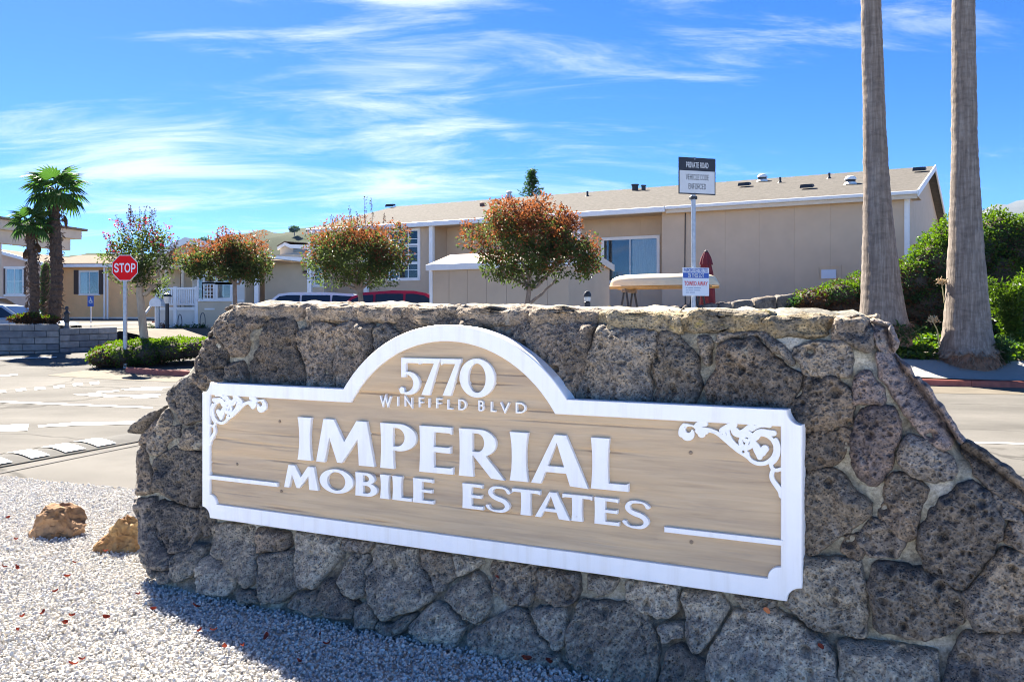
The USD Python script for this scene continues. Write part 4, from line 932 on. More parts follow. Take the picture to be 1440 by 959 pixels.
M_bark = mat('bark', (0.20, 0.145, 0.105), 0.9, 0.3, 14.0, 0.6, 50.0, 0.012)
M_bark_pale = mat('pale_bark', (0.38, 0.29, 0.21), 0.85, 0.25, 9.0, 0.5, 40.0, 0.01, stretch=(1, 1, 0.25))
M_leaf_green = leaf_mat('tree_leaf', [(0, (0.032, 0.045, 0.014)), (0.4, (0.070, 0.080, 0.022)), (0.7, (0.135, 0.125, 0.036)), (1, (0.26, 0.20, 0.075))], 0.55, gain=2.3)
M_leaf_red = leaf_mat('red_leaf', [(0, (0.12, 0.050, 0.026)), (0.4, (0.20, 0.090, 0.042)), (0.75, (0.26, 0.150, 0.065)), (1, (0.22, 0.19, 0.07))], 0.5, gain=1.6)
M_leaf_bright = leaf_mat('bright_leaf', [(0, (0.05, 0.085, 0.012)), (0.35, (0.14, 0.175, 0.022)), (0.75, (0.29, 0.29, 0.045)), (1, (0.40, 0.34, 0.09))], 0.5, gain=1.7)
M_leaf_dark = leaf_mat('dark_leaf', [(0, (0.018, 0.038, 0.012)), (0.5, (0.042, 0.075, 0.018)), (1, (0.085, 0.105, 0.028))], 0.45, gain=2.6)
M_leaf_dry = leaf_mat('dry_leaf', [(0, (0.10, 0.05, 0.022)), (0.5, (0.20, 0.10, 0.045)), (1, (0.30, 0.20, 0.10))], 0.2, 0.7)
M_twig = mat('twig_core', (0.060, 0.042, 0.026), 0.95, 0.4, 10.0, 0.8, 30.0, 0.03)
M_pink = leaf_mat('pink_blossom', [(0, (0.38, 0.07, 0.10)), (0.5, (0.44, 0.17, 0.17)), (1, (0.42, 0.28, 0.22))], 0.3)
M_seed = leaf_mat('seed_head', [(0, (0.12, 0.065, 0.035)), (0.5, (0.18, 0.12, 0.05)), (1, (0.20, 0.20, 0.06))], 0.1, 0.8)

def limb(mb, a, b, r0, r1, rg, n=6, wob=0.06):
    t = np.linspace(0, 1, n)[:, None]; p = np.asarray(a) * (1 - t) + np.asarray(b) * t
    L = np.linalg.norm(np.asarray(b) - np.asarray(a)); p[1:-1] += rg.normal(0, wob * L, (n - 2, 3))
    mb.tube(p, np.linspace(r0, r1, n), 8)

def small_tree(px_trunk, Y, blobs_px, trunk_top_py, base_z, label, seed, n_green, n_red, leaf=0.075, spikes=(), limbs_px=(), r0=0.055, red_line=0.35, name='street_tree', cat='tree', bark=None, trunk_px_top=None, group=None):
    """blobs_px: (px, py, half width px, half height px, depth offset m)"""
    rg = np.random.default_rng(seed); k = Y / F
    base = at(px_trunk, HZ, Y); base[2] = base_z
    t = Thing(name, label, cat, base, group=group)
    bl = []
    for (px, py, w, h, dy) in blobs_px:
        c = at(px, py, Y) + np.array([0, dy, 0]) - base
        bl.append((c, np.array([w * k, min(w * k, 1.0) * 0.9, h * k])))
    mb = MB(); top = at(trunk_px_top or px_trunk, trunk_top_py, Y) - base
    limb(mb, (0, 0, -0.1), top, r0, r0 * 0.75, rg, 8, 0.012)
    for (c, r) in bl: limb(mb, top - [0, 0, 0.05], c - [0, 0, r[2] * 0.2], r0 * 0.5, r0 * 0.14, rg, 7, 0.05)
    for a, b in limbs_px: limb(mb, at(*a, Y) - base, at(*b, Y) - base, r0 * 0.55, r0 * 0.3, rg, 6, 0.03)
    t.part('trunk', mb, bark or M_bark, smooth=True)
    cl = []
    Pc, Uc = blob_points(bl, 125, rg, 0.55, 0.0)
    for c in Pc: cl.append((c, np.array([1, 1, 0.8]) * rg.uniform(0.13, 0.27) * (Y / 15.0) ** 0.5))
    P, U = blob_points(cl, n_green + n_red, rg, 0.3, 0.30)
    zmin, zmax = P[:, 2].min(), P[:, 2].max(); hgt = (P[:, 2] - zmin) / (zmax - zmin)
    pr = 1 / (1 + np.exp(-(hgt + 0.25 * (fbm(P * 2.6, 2, seed) - 0.5) * 4 - (1 - red_line)) * 9))
    red = rg.random(len(P)) < pr
    t.part('crown', leaves(P[~red], leaf, leaf * 0.5, rg, out=U[~red] * 0.7), M_leaf_green)
    if n_red: t.part('red_young_leaves', leaves(P[red], leaf * 0.9, leaf * 0.45, rg, out=U[red] * 0.7 + [0, 0, 0.4]), M_leaf_red)
    if spikes:
        sb = MB(); lb = []
        for a, b in spikes:
            pa, pb = at(*a, Y) - base, at(*b, Y) - base
            sb.tube([pa, (pa + pb) / 2 + rg.normal(0, 0.02, 3), pb], [0.008, 0.006, 0.004], 5)
            q = np.linspace(0.2, 1, 14)[:, None]; lb.append(np.repeat(pa * (1 - q) + pb * q, 2, 0) + rg.normal(0, 0.015, (28, 3)))
        t.part('twigs', sb, bark or M_bark, kind='stuff'); t.part('seed_heads', leaves(np.vstack(lb), leaf * 0.6, leaf * 0.35, rg), M_seed, kind='stuff')
    return t

# ------------------------------------------------------------------ building helpers
M_trim = mat('white_trim', (0.74, 0.74, 0.72), 0.55, 0.05, 4.0)
M_trim_blue = mat('gutter_white', (0.66, 0.68, 0.68), 0.5, 0.05, 4.0)
M_tan = mat('tan_siding', (0.50, 0.385, 0.272), 0.85, 0.05, 2.0, 0.15, 50.0, 0.004)
M_tan_b = mat('tan_siding_b', (0.503, 0.388, 0.274), 0.85, 0.05, 2.0, 0.15, 50.0, 0.004)
M_roof = mat('grey_brown_shingle', (0.118, 0.109, 0.096), 0.95, 0.22, 7.0, 0.6, 30.0, 0.02, spec=0.08)
M_interior = mat('dark_interior', (0.035, 0.037, 0.04), 0.9)
M_curtain = mat('pale_curtain', (0.50, 0.49, 0.45), 0.9, 0.15, 8.0, stretch=(6, 6, 0.4))
M_glass = glass_mat('window_glass')
M_black = mat('black_metal', (0.022, 0.022, 0.024), 0.5, 0.2, 20.0)
M_galv = mat('galvanised_steel', (0.42, 0.44, 0.45), 0.45, 0.15, 15.0, metal=0.7)
M_white_metal = mat('white_metal', (0.72, 0.72, 0.70), 0.5, 0.06, 10.0)

def window(t, parent, x0, x1, z0, z1, y, cols=2, rows=1, trim=0.09, trim_m=None, curtain=0.0, meet=None, frame_m=None, shutters=None, name='window'):
    """window on a wall facing -y at local y: trim and frame > pane, backing, curtain, glazing bars"""
    tm_, fm = trim_m or M_trim, frame_m or M_trim
    mb = MB()
    for a in ((x0 - trim, x1 + trim, z1, z1 + trim), (x0 - trim, x1 + trim, z0 - trim, z0), (x0 - trim, x0, z0, z1), (x1, x1 + trim, z0, z1)): mb.rbox(a[0], a[1], y - 0.055, y + 0.02, a[2], a[3], 0.006)
    w = t.part(name, mb, tm_, parent)
    t.part('backing', MB().box(x0, x1, y - 0.012, y + 0.01, z0, z1), M_interior, w)
    if curtain:
        n = 24; xs_ = np.linspace(x0, x0 + (x1 - x0) * abs(curtain), n) if curtain > 0 else np.linspace(x1 + (x1 - x0) * curtain, x1, n)
        v = np.vstack([np.column_stack([xs_, y - 0.019 + 0.004 * np.sin(np.arange(n) * 1.9), np.full(n, zz)]) for zz in (z0 + 0.01, z1 - 0.01)])
        i = np.arange(n - 1); t.part('curtain', (v, np.stack([i, i + 1, i + 1 + n, i + n], 1)), M_curtain, w)
    t.part('pane', MB().box(x0, x1, y - 0.031, y - 0.027, z0, z1), M_glass, w)
    gb = MB(); b = 0.018
    for i in range(1, cols): x = x0 + (x1 - x0) * i / cols; gb.box(x - b, x + b, y - 0.04, y - 0.025, z0, z1)
    for i in range(1, rows): z = z0 + (z1 - z0) * i / rows; gb.box(x0, x1, y - 0.039, y - 0.0245, z - b * .7, z + b * .7)
    for mz in (meet or ()): gb.box(x0, x1, y - 0.05, y - 0.025, mz - 0.04, mz + 0.04)
    if cols > 1 or rows > 1 or meet: t.part('glazing_bar', gb, fm, w)
    return w

def plane_hit(t, px, py, yl):
    """local (x, z) where the sight line meets the thing's vertical plane at local y"""
    o = t.local(np.array([0, 0, EYE])); d = t.local(np.array([0, 0, EYE]) + ray(px, py)) - o
    k = (yl - o[1]) / d[1]; p = o + d * k
    return p[0], p[2]

def slope_hit(t, px, py, z0, m):
    """local point where the sight line meets the roof plane z = z0 + m*y"""
    o = t.local(np.array([0, 0, EYE])); d = t.local(np.array([0, 0, EYE]) + ray(px, py)) - o
    k = (z0 + m * o[1] - o[2]) / (d[2] - m * d[1]); return o + d * k

# ------------------------------------------------------------------ the long tan house
HA = -29.5
H = Thing('mobile_home', 'long tan home with grey brown roof and white gutters behind the lava wall', 'house', (12.384, 27.6, 0), HA)
HL, HD, ZE, RISE = 24.5, 12.4, 5.388, 1.656
RM = RISE / (HD / 2)
yF, yRec = 0.35, 1.55
xr0, xr1 = plane_hit(H, 605, 400, yF)[0], plane_hit(H, 931, 400, yF)[0]
zb = 0.3
wall = MB().box(-HL + 0.3, xr0, yF + 0.02, HD - 0.35, zb, ZE - 0.1).box(xr0, xr1, yRec + 0.02, HD - 0.35, zb, ZE - 0.1).box(xr1, -0.3, yF + 0.02, HD - 0.35, zb, ZE - 0.1)
for gx in ((-0.55, -0.3), (-HL + 0.3, -HL + 0.55)):
    wall.prism(Polygon([(yF + 0.02, ZE - 0.1), (HD - 0.37, ZE - 0.1), (HD - 0.37, ZE - 0.02), (HD / 2, ZE + RISE - 0.12), (yF + 0.02, ZE - 0.02)]), 'x', *gx)
Wl = H.part('wall', wall, M_tan)
def siding(xa, xb, y, pw=1.22):
    n = max(1, round((xb - xa) / pw)); w = (xb - xa) / n
    for i in range(n): H.part('siding_panel', MB().box(xa + i * w + 0.0015, xa + (i + 1) * w - 0.0015, y, y + 0.021, zb, ZE - 0.12), M_tan if i % 2 else M_tan_b, Wl)
siding(-HL + 0.3, xr0, yF); siding(xr0 + 0.03, xr1 - 0.03, yRec); siding(xr1, -0.3, yF)
for i in range(8):
    w = (HD - 0.7) / 8; y0 = yF + i * w; y1 = y0 + w - 0.008
    zt = lambda y: ZE - 0.06 + RM * min(y, HD - y) - 0.06
    H.part('siding_panel', MB().prism(Polygon([(y0, zb), (y1, zb), (y1, zt(y1)), (y0, zt(y0))]), 'x', -0.30, -0.279), M_tan_b if i % 2 else M_tan, Wl)
rf = MB()
for sgn in (0, 1):
    pr = [(-0.02, ZE), (HD / 2, ZE + RISE), (HD / 2, ZE + RISE - 0.11), (-0.02, ZE - 0.11)]
    if sgn: pr = [(HD - y, z) for y, z in pr]
    rf.prism(Polygon(pr), 'x', -HL, 0.0)
Rf = H.part('roof', rf, M_roof)
gut = MB()
xg = plane_hit(H, 935, 292, -0.1)[0]
gut.rbox(-HL - 0.03, xg, -0.16, -0.023, ZE - 0.20, ZE - 0.005, 0.02)
H.part('gutter', gut, M_trim_blue)
H.part('gutter', MB().rbox(xg + 0.004, 0.03, -0.12, -0.023, ZE - 0.115, ZE + 0.0, 0.02), M_trim_blue)
H.part('fascia', MB().box(xg + 0.004, 0.0, -0.022, 0.02, ZE - 0.24, ZE - 0.118), mat('cream_trim', (0.55, 0.48, 0.38), 0.7, 0.05, 4.0))
H.part('soffit', MB().box(-HL, -0.02, 0.0, yRec + 0.03, ZE - 0.125, ZE - 0.112), M_tan_b)
for side in (0, 1):
    pr = [(-0.06, ZE + 0.02), (HD / 2, ZE + RISE + 0.035), (HD / 2, ZE + RISE - 0.17), (-0.06, ZE - 0.18)]
    if side: pr = [(HD - y, z) for y, z in pr]
    H.part('rake_board', MB().prism(Polygon(pr), 'x', 0.012, 0.05), M_trim)
H.part('corner_board', MB().box(-0.40, -0.262, yF - 0.022, yF + 0.12, zb, ZE - 0.13), M_trim)
H.part('corner_board', MB().box(-HL + 0.28, -HL + 0.42, yF - 0.03, yF - 0.002, zb, ZE - 0.2), M_trim)
for px in (515, 607):
    x = plane_hit(H, px, 400, 0.1)[0]; H.part('post', MB().rbox(x - 0.09, x + 0.09, 0.02, 0.20, zb, ZE - 0.13, 0.012), M_trim)
for px in (807, 815):
    x = plane_hit(H, px, 320, 0.1)[0]; H.part('post', MB().rbox(x - 0.055, x + 0.055, 0.02, 0.14, zb, ZE - 0.13, 0.01), M_trim)
def hwin(x0p, x1p, y0p, y1p, y, **kw):
    m = (x0p + x1p) / 2; xa, xb = plane_hit(H, x0p, y0p, y)[0], plane_hit(H, x1p, y0p, y)[0]
    return window(H, None, xa, xb, plane_hit(H, m, y1p, y)[1], plane_hit(H, m, y0p, y)[1], y, **kw)
hwin(549, 588, 326, 391, yF, cols=3, rows=6, trim=0.12, meet=[plane_hit(H, 568, 371, yF)[1], plane_hit(H, 568, 345, yF)[1]], curtain=0.35)
hwin(850, 924, 337, 394, yRec, cols=2, trim=0.12, curtain=-0.46)
M_vinyl = mat('pale_vent_door', (0.55, 0.60, 0.68), 0.5)
xa, za = plane_hit(H, 1155, 392, yF); xb, zc = plane_hit(H, 1176, 379, yF)
H.part('vent_door', MB().rbox(xa, xb, yF - 0.03, yF - 0.002, za, zc, 0.006), M_vinyl)
bx = plane_hit(H, 1149, 392, yF)[0]; bx1 = plane_hit(H, 1183, 392, yF)[0]
fr = MB(); fr.box(bx, bx1, yF - 0.02, yF - 0.002, zc + 0.09, zc + 0.15); fr.box(bx, bx + 0.06, yF - 0.02, yF - 0.002, za, zc + 0.088); fr.box(bx1 - 0.06, bx1, yF - 0.02, yF - 0.002, za, zc + 0.088)
H.part('vent_frame', fr, M_tan_b)
# gable window and wires
ga = MB(); H.part('gable_window', ga.rbox(-0.30, -0.255, 0.55, 1.25, 2.6, 3.55, 0.01), M_trim)
H.part('gable_pane', MB().box(-0.27, -0.25, 0.62, 1.18, 2.68, 3.47), mat('dark_pane', (0.02, 0.025, 0.03), 0.05))
x, z = plane_hit(H, 964, 300, yF); H.part('cable', MB().tube([(x, yF - 0.02, z), (x - 0.02, yF - 0.02, (z + 1.5) / 2), (x + 0.01, yF - 0.02, 1.2)], 0.018, 6), M_black)
# roof vents
def on_roof(px, py): return slope_hit(H, px, py, ZE, RM)
def low_vent(px, py):
    p = on_roof(px, py); mb = MB(); mb.add([(p[0] - 0.22, p[1] - 0.16, p[2] + 0.02), (p[0] + 0.22, p[1] - 0.16, p[2] + 0.02), (p[0] + 0.22, p[1] + 0.16, p[2] + 0.10), (p[0] - 0.22, p[1] + 0.16, p[2] + 0.10),
        (p[0] - 0.2, p[1] - 0.13, p[2] + 0.15), (p[0] + 0.2, p[1] - 0.13, p[2] + 0.15), (p[0] + 0.2, p[1] + 0.13, p[2] + 0.17), (p[0] - 0.2, p[1] + 0.13, p[2] + 0.17)], [(3, 2, 1, 0), (4, 5, 6, 7), (0, 1, 5, 4), (1, 2, 6, 5), (2, 3, 7, 6), (3, 0, 4, 7)])
    H.part('roof_vent', mb, M_black, Rf)
for q in ((1047, 263), (1135, 266), (1293, 242), (549, 292)): low_vent(*q)
for q, r, h in (((893, 268), 0.13, 0.20), ((905, 268), 0.09, 0.17)):
    p = on_roof(*q); H.part('roof_vent', MB().lathe([(r, -0.1), (r, h), (r * 1.25, h), (r * 1.25, h + 0.05), (0.0, h + 0.06)], p, 16), M_black, Rf, smooth=40)
for q in ((826, 276), (1097, 257), (1166, 251)):
    p = on_roof(*q); H.part('vent_pipe', MB().lathe([(0.10, -0.02), (0.045, 0.05), (0.045, 0.20), (0, 0.20)], p, 10), M_black, Rf, smooth=40)
for q in ((1072, 255), (1196, 259)):
    p = on_roof(*q); H.part('vent_cowl', MB().lathe([(0.24, -0.03), (0.19, 0.04), (0.17, 0.06)], p, 18), M_white_metal, Rf, smooth=40)
    H.part('vent_throat', MB().lathe([(0.165, 0.06), (0.165, 0.15)], p, 18), M_black, Rf)
    H.part('vent_cap', MB().lathe([(0.19, 0.14), (0.20, 0.16), (0.17, 0.23), (0.10, 0.275), (0, 0.285)], p, 18), M_white_metal, Rf, smooth=50)
p = on_roof(716, 285); H.part('chimney_pipe', MB().lathe([(0.12, -0.1), (0.12, 0.34), (0.08, 0.36), (0.08, 0.42), (0.14, 0.43), (0.14, 0.47), (0.05, 0.52), (0, 0.52)], p, 16), M_galv, Rf, smooth=40)
p = on_roof(678, 290); H.part('roof_vent', MB().lathe([(0.11, -0.1), (0.11, 0.12), (0.14, 0.13), (0.0, 0.2)], p, 14), mat('rusty_vent', (0.16, 0.08, 0.06), 0.8, 0.3, 20), Rf, smooth=40)

# garden shed in front of it
shl = Thing('garden_shed', 'low tan shed with white fascia standing before the long tan home', 'shed', (at(800, HZ, 20.0)[0], 20.0, 0), HA)
xL, zf = plane_hit(shl, 604, 377, 0.0); xT, zft = plane_hit(shl, 604, 367, 0.0)
SHD = 2.3
zf0 = zft - 0.08
gb_ = Polygon([(0, 0.4), (SHD, 0.4), (SHD, zf0 - 0.06), (SHD * 0.42, zf0 + 0.22), (0, zf0 - 0.06)])
shw = shl.part('wall', MB().prism(gb_, 'x', xL + 0.05, -0.02), M_tan)
n = 7; wv = (0.0 - xL - 0.05) / n
for i in range(n): shl.part('siding_panel', MB().box(xL + 0.05 + i * wv + 0.004, xL + 0.05 + (i + 1) * wv - 0.004, -0.02, -0.001, 0.4, zf0 - 0.14), M_tan_b if i % 2 else M_tan, shw)
rfm = MB().prism(Polygon([(-0.08, zf0 - 0.02), (SHD * 0.42, zf0 + 0.29), (SHD * 0.42, zf0 + 0.24), (-0.08, zf0 - 0.08)]), 'x', xL - 0.03, 0.05).prism(Polygon([(SHD + 0.08, zf0 - 0.02), (SHD * 0.42, zf0 + 0.29), (SHD * 0.42, zf0 + 0.24), (SHD + 0.08, zf0 - 0.08)]), 'x', xL - 0.03, 0.05)
shl.part('roof', rfm, mat('pale_shed_roof', (0.42, 0.35, 0.28), 0.9, 0.1, 6.0))
shl.part('fascia', MB().rbox(xL - 0.03, 0.05, -0.12, -0.083, zf0 - 0.16, zf0 - 0.01, 0.006), M_trim)
for sgn in (0, 1):
    pr = [(-0.08, zf0 - 0.01), (SHD * 0.42, zf0 + 0.275), (SHD * 0.42, zf0 + 0.12), (-0.08, zf0 - 0.16)]
    if sgn: pr = [(SHD + 0.08, zf0 - 0.01), (SHD * 0.42, zf0 + 0.275), (SHD * 0.42, zf0 + 0.12), (SHD + 0.08, zf0 - 0.16)]
    shl.part('rake_board', MB().prism(Polygon(pr), 'x', 0.052, 0.082), mat('rake_pale', (0.60, 0.53, 0.45), 0.7) if sgn == 0 else '/World/Looks/rake_pale')
shl.part('corner_board', MB().box(xL + 0.03, xL + 0.11, -0.04, -0.021, 0.4, zf0 - 0.165), M_trim)

# raised yard and its stone retaining wall
yline = [(-14, 27), (-5, 24), (0, 23.2), (2.5, 22.15), (7.2, 23.3), (9.0, 24.2), (12, 25.4), (30, 28.5)]
def yard():
    xs = np.linspace(-6, 30, 73); rows = []
    y0 = np.interp(xs, [p[0] for p in yline], [p[1] for p in yline])
    q = np.array([0, 0.02, 0.3, 0.6, 1.0])
    V = np.stack([np.stack([xs, y0 + (40 - y0) * t + 0.1, np.maximum(yard_z(xs, 0), 0.033 * (y0 + (40 - y0) * t - 14) + 0.02)], 1) for t in q])
    m = len(xs); i = np.arange(len(q) - 1)[:, None] * m + np.arange(m - 1)[None]
    low = np.stack([xs, y0 + 0.1 - np.clip((2.2 - xs) * 0.6, 0, 3.0), 0.033 * np.clip(y0 - 14, 0, 50) - 0.08], 1)
    v = np.vstack([low, V.reshape(-1, 3)]); i = np.arange(len(q))[:, None] * m + np.arange(m - 1)[None]
    return (v, np.stack([i, i + 1, i + m + 1, i + m], -1).reshape(-1, 4))
single('yard', yard(), M_dirt, kind='structure')
YK = 1.15
RW = Thing('retaining_wall', 'low grey stone retaining wall stepping up below the tan home', 'retaining wall')
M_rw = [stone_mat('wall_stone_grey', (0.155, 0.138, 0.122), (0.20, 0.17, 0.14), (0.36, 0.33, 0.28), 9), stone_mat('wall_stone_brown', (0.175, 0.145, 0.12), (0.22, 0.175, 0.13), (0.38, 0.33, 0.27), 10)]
pxs = [872, 905, 930, 957, 981, 1008, 1028, 1058, 1090, 1118, 1150, 1190, 1235]
tops = [434, 433.5, 431, 430, 428.5, 426, 424.5, 420, 416, 412, 408, 405, 400]
for i in range(len(pxs) - 1):
    Yv = (19.0 + (i / 12) * 1.3) * YK; rg = np.random.default_rng(300 + i)
    a, b = at(pxs[i] + 0.6, tops[i], Yv), at(pxs[i + 1] - 0.6, tops[i + 1], Yv + 0.1)
    zt = (a[2] + b[2]) / 2
    for lev in range(2):
        L = (b[0] - a[0]) / 2; Hh = 0.30 if lev == 0 else 0.5
        m = trimesh.creation.icosphere(3); v = np.array(m.vertices); v = np.sign(v) * np.abs(v) ** 0.5; v /= np.maximum(np.abs(v).max(1, keepdims=True) ** 0.4, 1e-9)
        w = v * [L * 1.02, 0.28, Hh]; w[:, 2] += (w[:, 0] / L) * (b[2] - a[2]) / 2
        w += (np.stack([fbm(w * 7 + i, 3, 1), fbm(w * 7 + i, 3, 2), fbm(w * 7 + i, 3, 3)], 1) - 0.5) * 0.10
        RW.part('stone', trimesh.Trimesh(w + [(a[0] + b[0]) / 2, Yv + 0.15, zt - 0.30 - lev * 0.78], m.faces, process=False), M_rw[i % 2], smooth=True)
RW.part('mortar', MB().add([(at(872, 430, 19 * YK)[0], 19.2 * YK, -0.2), (at(1235, 430, 20.4 * YK)[0], 20.5 * YK, -0.2), (at(1235, 430, 20.4 * YK)[0], 20.5 * YK, 2.05), (at(872, 430, 19 * YK)[0], 19.2 * YK, 1.55)], [(0, 1, 2, 3)]), '/World/Looks/mortar')

# ------------------------------------------------------------------ things in the yard
# overturned canoe on sawhorses
cA, cB = at(857, 402, 24.0), at(1012, 402, 22.6)
CN = Thing('canoe', 'cream canoe lying upside down on sawhorses before the tan home', 'canoe', ((cA + cB) / 2)[:3].tolist(), math.degrees(math.atan2(cB[1] - cA[1], cB[0] - cA[0])))
CL = np.linalg.norm((cB - cA)[:2]) / 2
def canoe():
    n, m = 28, 15; v = []
    for x in np.linspace(-1, 1, n):
        w = 0.42 * max(0.0, 1 - abs(x) ** 2.6) ** 0.6 + 0.004; h = 0.30 * (max(0, 1 - abs(x) ** 7)) ** 0.5 + 0.01
        for t in np.linspace(0, np.pi, m): v.append((x * CL, -w * math.cos(t), h * math.sin(t) ** 0.55 + 0.05 * abs(x) ** 4 * 0))
    f = [(i * m + k, (i + 1) * m + k, (i + 1) * m + k + 1, i * m + k + 1) for i in range(n - 1) for k in range(m - 1)]
    return (v, [q[::-1] for q in f])
CN.part('hull', canoe(), mat('cream_hull', (0.66, 0.56, 0.38), 0.4, 0.06, 4.0), smooth=True)
CN.part('gunwale', MB().rbox(-CL * 0.93, CL * 0.93, -0.36, -0.32, -0.075, 0.0, 0.01).rbox(-CL * 0.93, CL * 0.93, 0.32, 0.36, -0.075, 0.0, 0.01), mat('wood_gunwale', (0.42, 0.24, 0.08), 0.5, 0.2, 8.0))
for k, fx in enumerate((-0.62, 0.62)):
    wp = (cA + cB) / 2 + np.array([math.cos(CN.rz), math.sin(CN.rz), 0]) * fx * CL; zg = 1.4
    SH = Thing('sawhorse', ['dark sawhorse under the left end of the canoe', 'dark sawhorse under the canoe end behind the towing notice'][k], 'sawhorse', (wp[0], wp[1], zg), math.degrees(CN.rz))
    hgt = wp[2] - 0.078 - zg
    SH.part('beam', MB().rbox(-0.05, 0.05, -0.45, 0.45, hgt - 0.09, hgt, 0.008), M_bark)
    for sx in (-1, 1):
        for sy in (-0.3, 0.3): SH.part('leg', MB().tube([(sx * 0.03, sy, hgt - 0.06), (sx * 0.16, sy * 1.15, 0.0)], 0.028, 6), M_black)
# furled umbrella
ub = at(993, 428, 24.4); ub[2] = 1.6; zt = at(993, 352, 24.4)[2] - 1.6
UM = Thing('patio_umbrella', 'furled dark red patio umbrella standing beside the canoe', 'umbrella', ub)
M_maroon = mat('maroon_canvas', (0.115, 0.012, 0.022), 0.85, 0.25, 5.0)
def furl():
    n, prof = 36, [(0.20, 0.10), (0.22, 0.3), (0.20, 0.7), (0.165, 1.05), (0.12, 1.25), (0.165, 1.24), (0.12, 1.42), (0.06, 1.55), (0.045, 1.56)]
    s = (zt - 0.05) / 1.56; v = []
    for r, z in prof:
        for k in range(n): v.append((r * (1 + 0.16 * math.cos(k * 8 * 2 * math.pi / n)) * math.cos(2 * math.pi * k / n), r * (1 + 0.16 * math.cos(k * 8 * 2 * math.pi / n)) * math.sin(2 * math.pi * k / n), z * s))
    return (v, [(i * n + k, i * n + (k + 1) % n, (i + 1) * n + (k + 1) % n, (i + 1) * n + k) for i in range(len(prof) - 1) for k in range(n)])
UM.part('canopy', furl(), M_maroon, smooth=60)
UM.part('pole', MB().lathe([(0.02, 0), (0.02, zt)], n=8), M_black); UM.part('finial', MB().lathe([(0.05, zt - 0.07), (0.05, zt - 0.02), (0.02, zt)], n=10), M_black)
UM.part('base', MB().lathe([(0.26, 0.0), (0.26, 0.05), (0.05, 0.09), (0.03, 0.2)], n=16), M_black)
# private road sign on its pole
YP = 13.5
pb = at(975, HZ, YP); pb[2] = 0.0
PS = Thing('road_sign', 'galvanised pole with private road sign above and towing notice below', 'sign', pb, 17)
ztop = at(975, 222, YP)[2]
PS.part('pole', MB().lathe([(0.034, -0.1), (0.034, ztop), (0.0, ztop)], n=14), M_galv, smooth=40)
def text(s, h, w=None, bold=False, depth=0.0015):
    m = meshkit.text_mesh(s, h, depth, bold); v = np.array(m.vertices); x0, x1 = v[:, 0].min(), v[:, 0].max(); v[:, 0] -= (x0 + x1) / 2
    if w: v[:, 0] *= w / (x1 - x0)
    return v, np.array(m.faces)
def put_text(t, parent, s, h, cx, cz, y, m, w=None, bold=False):
    v, f = text(s, h, w, bold); q = np.column_stack([v[:, 0] + cx, y - v[:, 2], v[:, 1] + cz - h / 2]); t.part('lettering', (q, f), m, parent)
M_sign_black = mat('sign_black', (0.018, 0.018, 0.022), 0.45); M_sign_white = mat('sign_face_white', (0.60, 0.60, 0.58), 0.4, 0.06, 5.0); M_sign_blue = mat('sign_blue', (0.03, 0.09, 0.36), 0.4); M_sign_red = mat('sign_red', (0.60, 0.03, 0.03), 0.4)
k = YP / F; sw, sh_ = 58 * k, 51.5 * k; zc = EYE + (HZ - 248.5) * k; cx = 0.04
pl = PS.part('sign_panel', MB().rbox(cx - sw / 2, cx + sw / 2, -0.045, -0.037, zc - sh_ / 2, zc + sh_ / 2, 0.003), M_sign_black)
PS.part('white_field', MB().box(cx - sw / 2 + 0.018, cx + sw / 2 - 0.018, -0.048, -0.044, zc - sh_ / 2 + 0.018, zc + sh_ * 0.14), M_sign_white, pl)
put_text(PS, pl, 'PRIVATE ROAD', 0.078, cx, zc + sh_ * 0.30, -0.0455, M_sign_white, w=0.37, bold=True)
put_text(PS, pl, 'VEHICLE CODE', 0.082, cx, zc - sh_ * 0.03, -0.0485, M_sign_black, w=0.38)
put_text(PS, pl, 'ENFORCED', 0.082, cx, zc - sh_ * 0.28, -0.0485, M_sign_black, w=0.29)
for dz in (0.46, -0.46): PS.part('bolt', MB().lathe([(0.008, 0), (0.008, 0.006), (0, 0.007)], n=8).done().apply_transform(trimesh.transformations.rotation_matrix(math.pi / 2, [1, 0, 0])).apply_translation([cx - 0.04, -0.045, zc + sh_ * dz]), M_galv, pl)
sw2, sh2 = 41.5 * k, 39.5 * k; zc2 = EYE + (HZ - 396.5) * k
p2 = PS.part('notice_panel', MB().rbox(-sw2 / 2 + 0.02, sw2 / 2 + 0.02, -0.044, -0.037, zc2 - sh2 / 2, zc2 + sh2 / 2, 0.003), mat('notice_white', (0.66, 0.68, 0.70), 0.4))
cx2 = 0.02
PS.part('blue_band', MB().box(cx2 - sw2 / 2 + 0.008, cx2 + sw2 / 2 - 0.008, -0.0465, -0.043, zc2 + sh2 * 0.13, zc2 + sh2 * 0.32), M_sign_blue, p2)
put_text(PS, p2, 'PARKING RESTRICTED', 0.05, cx2, zc2 + sh2 * 0.41, -0.0445, M_sign_blue, w=sw2 * 0.9, bold=True)
put_text(PS, p2, 'IN THIS LOT', 0.055, cx2, zc2 + sh2 * 0.225, -0.047, M_sign_white, w=sw2 * 0.6, bold=True)
put_text(PS, p2, 'TOWED AWAY', 0.062, cx2, zc2 - sh2 * 0.06, -0.0445, M_sign_red, w=sw2 * 0.88, bold=True)
fp = MB()
for r_, wds in ((-0.22, (0.1, 0.3, 0.42)), (-0.30, (0.12, 0.26, 0.4)), (-0.38, (0.2, 0.3))):
    x = cx2 - sw2 * 0.38
    for w_ in wds: fp.box(x, x + w_ * sw2 * 0.62, -0.0455, -0.043, zc2 + sh2 * r_ - 0.006, zc2 + sh2 * r_ + 0.006); x += w_ * sw2 * 0.62 + 0.012
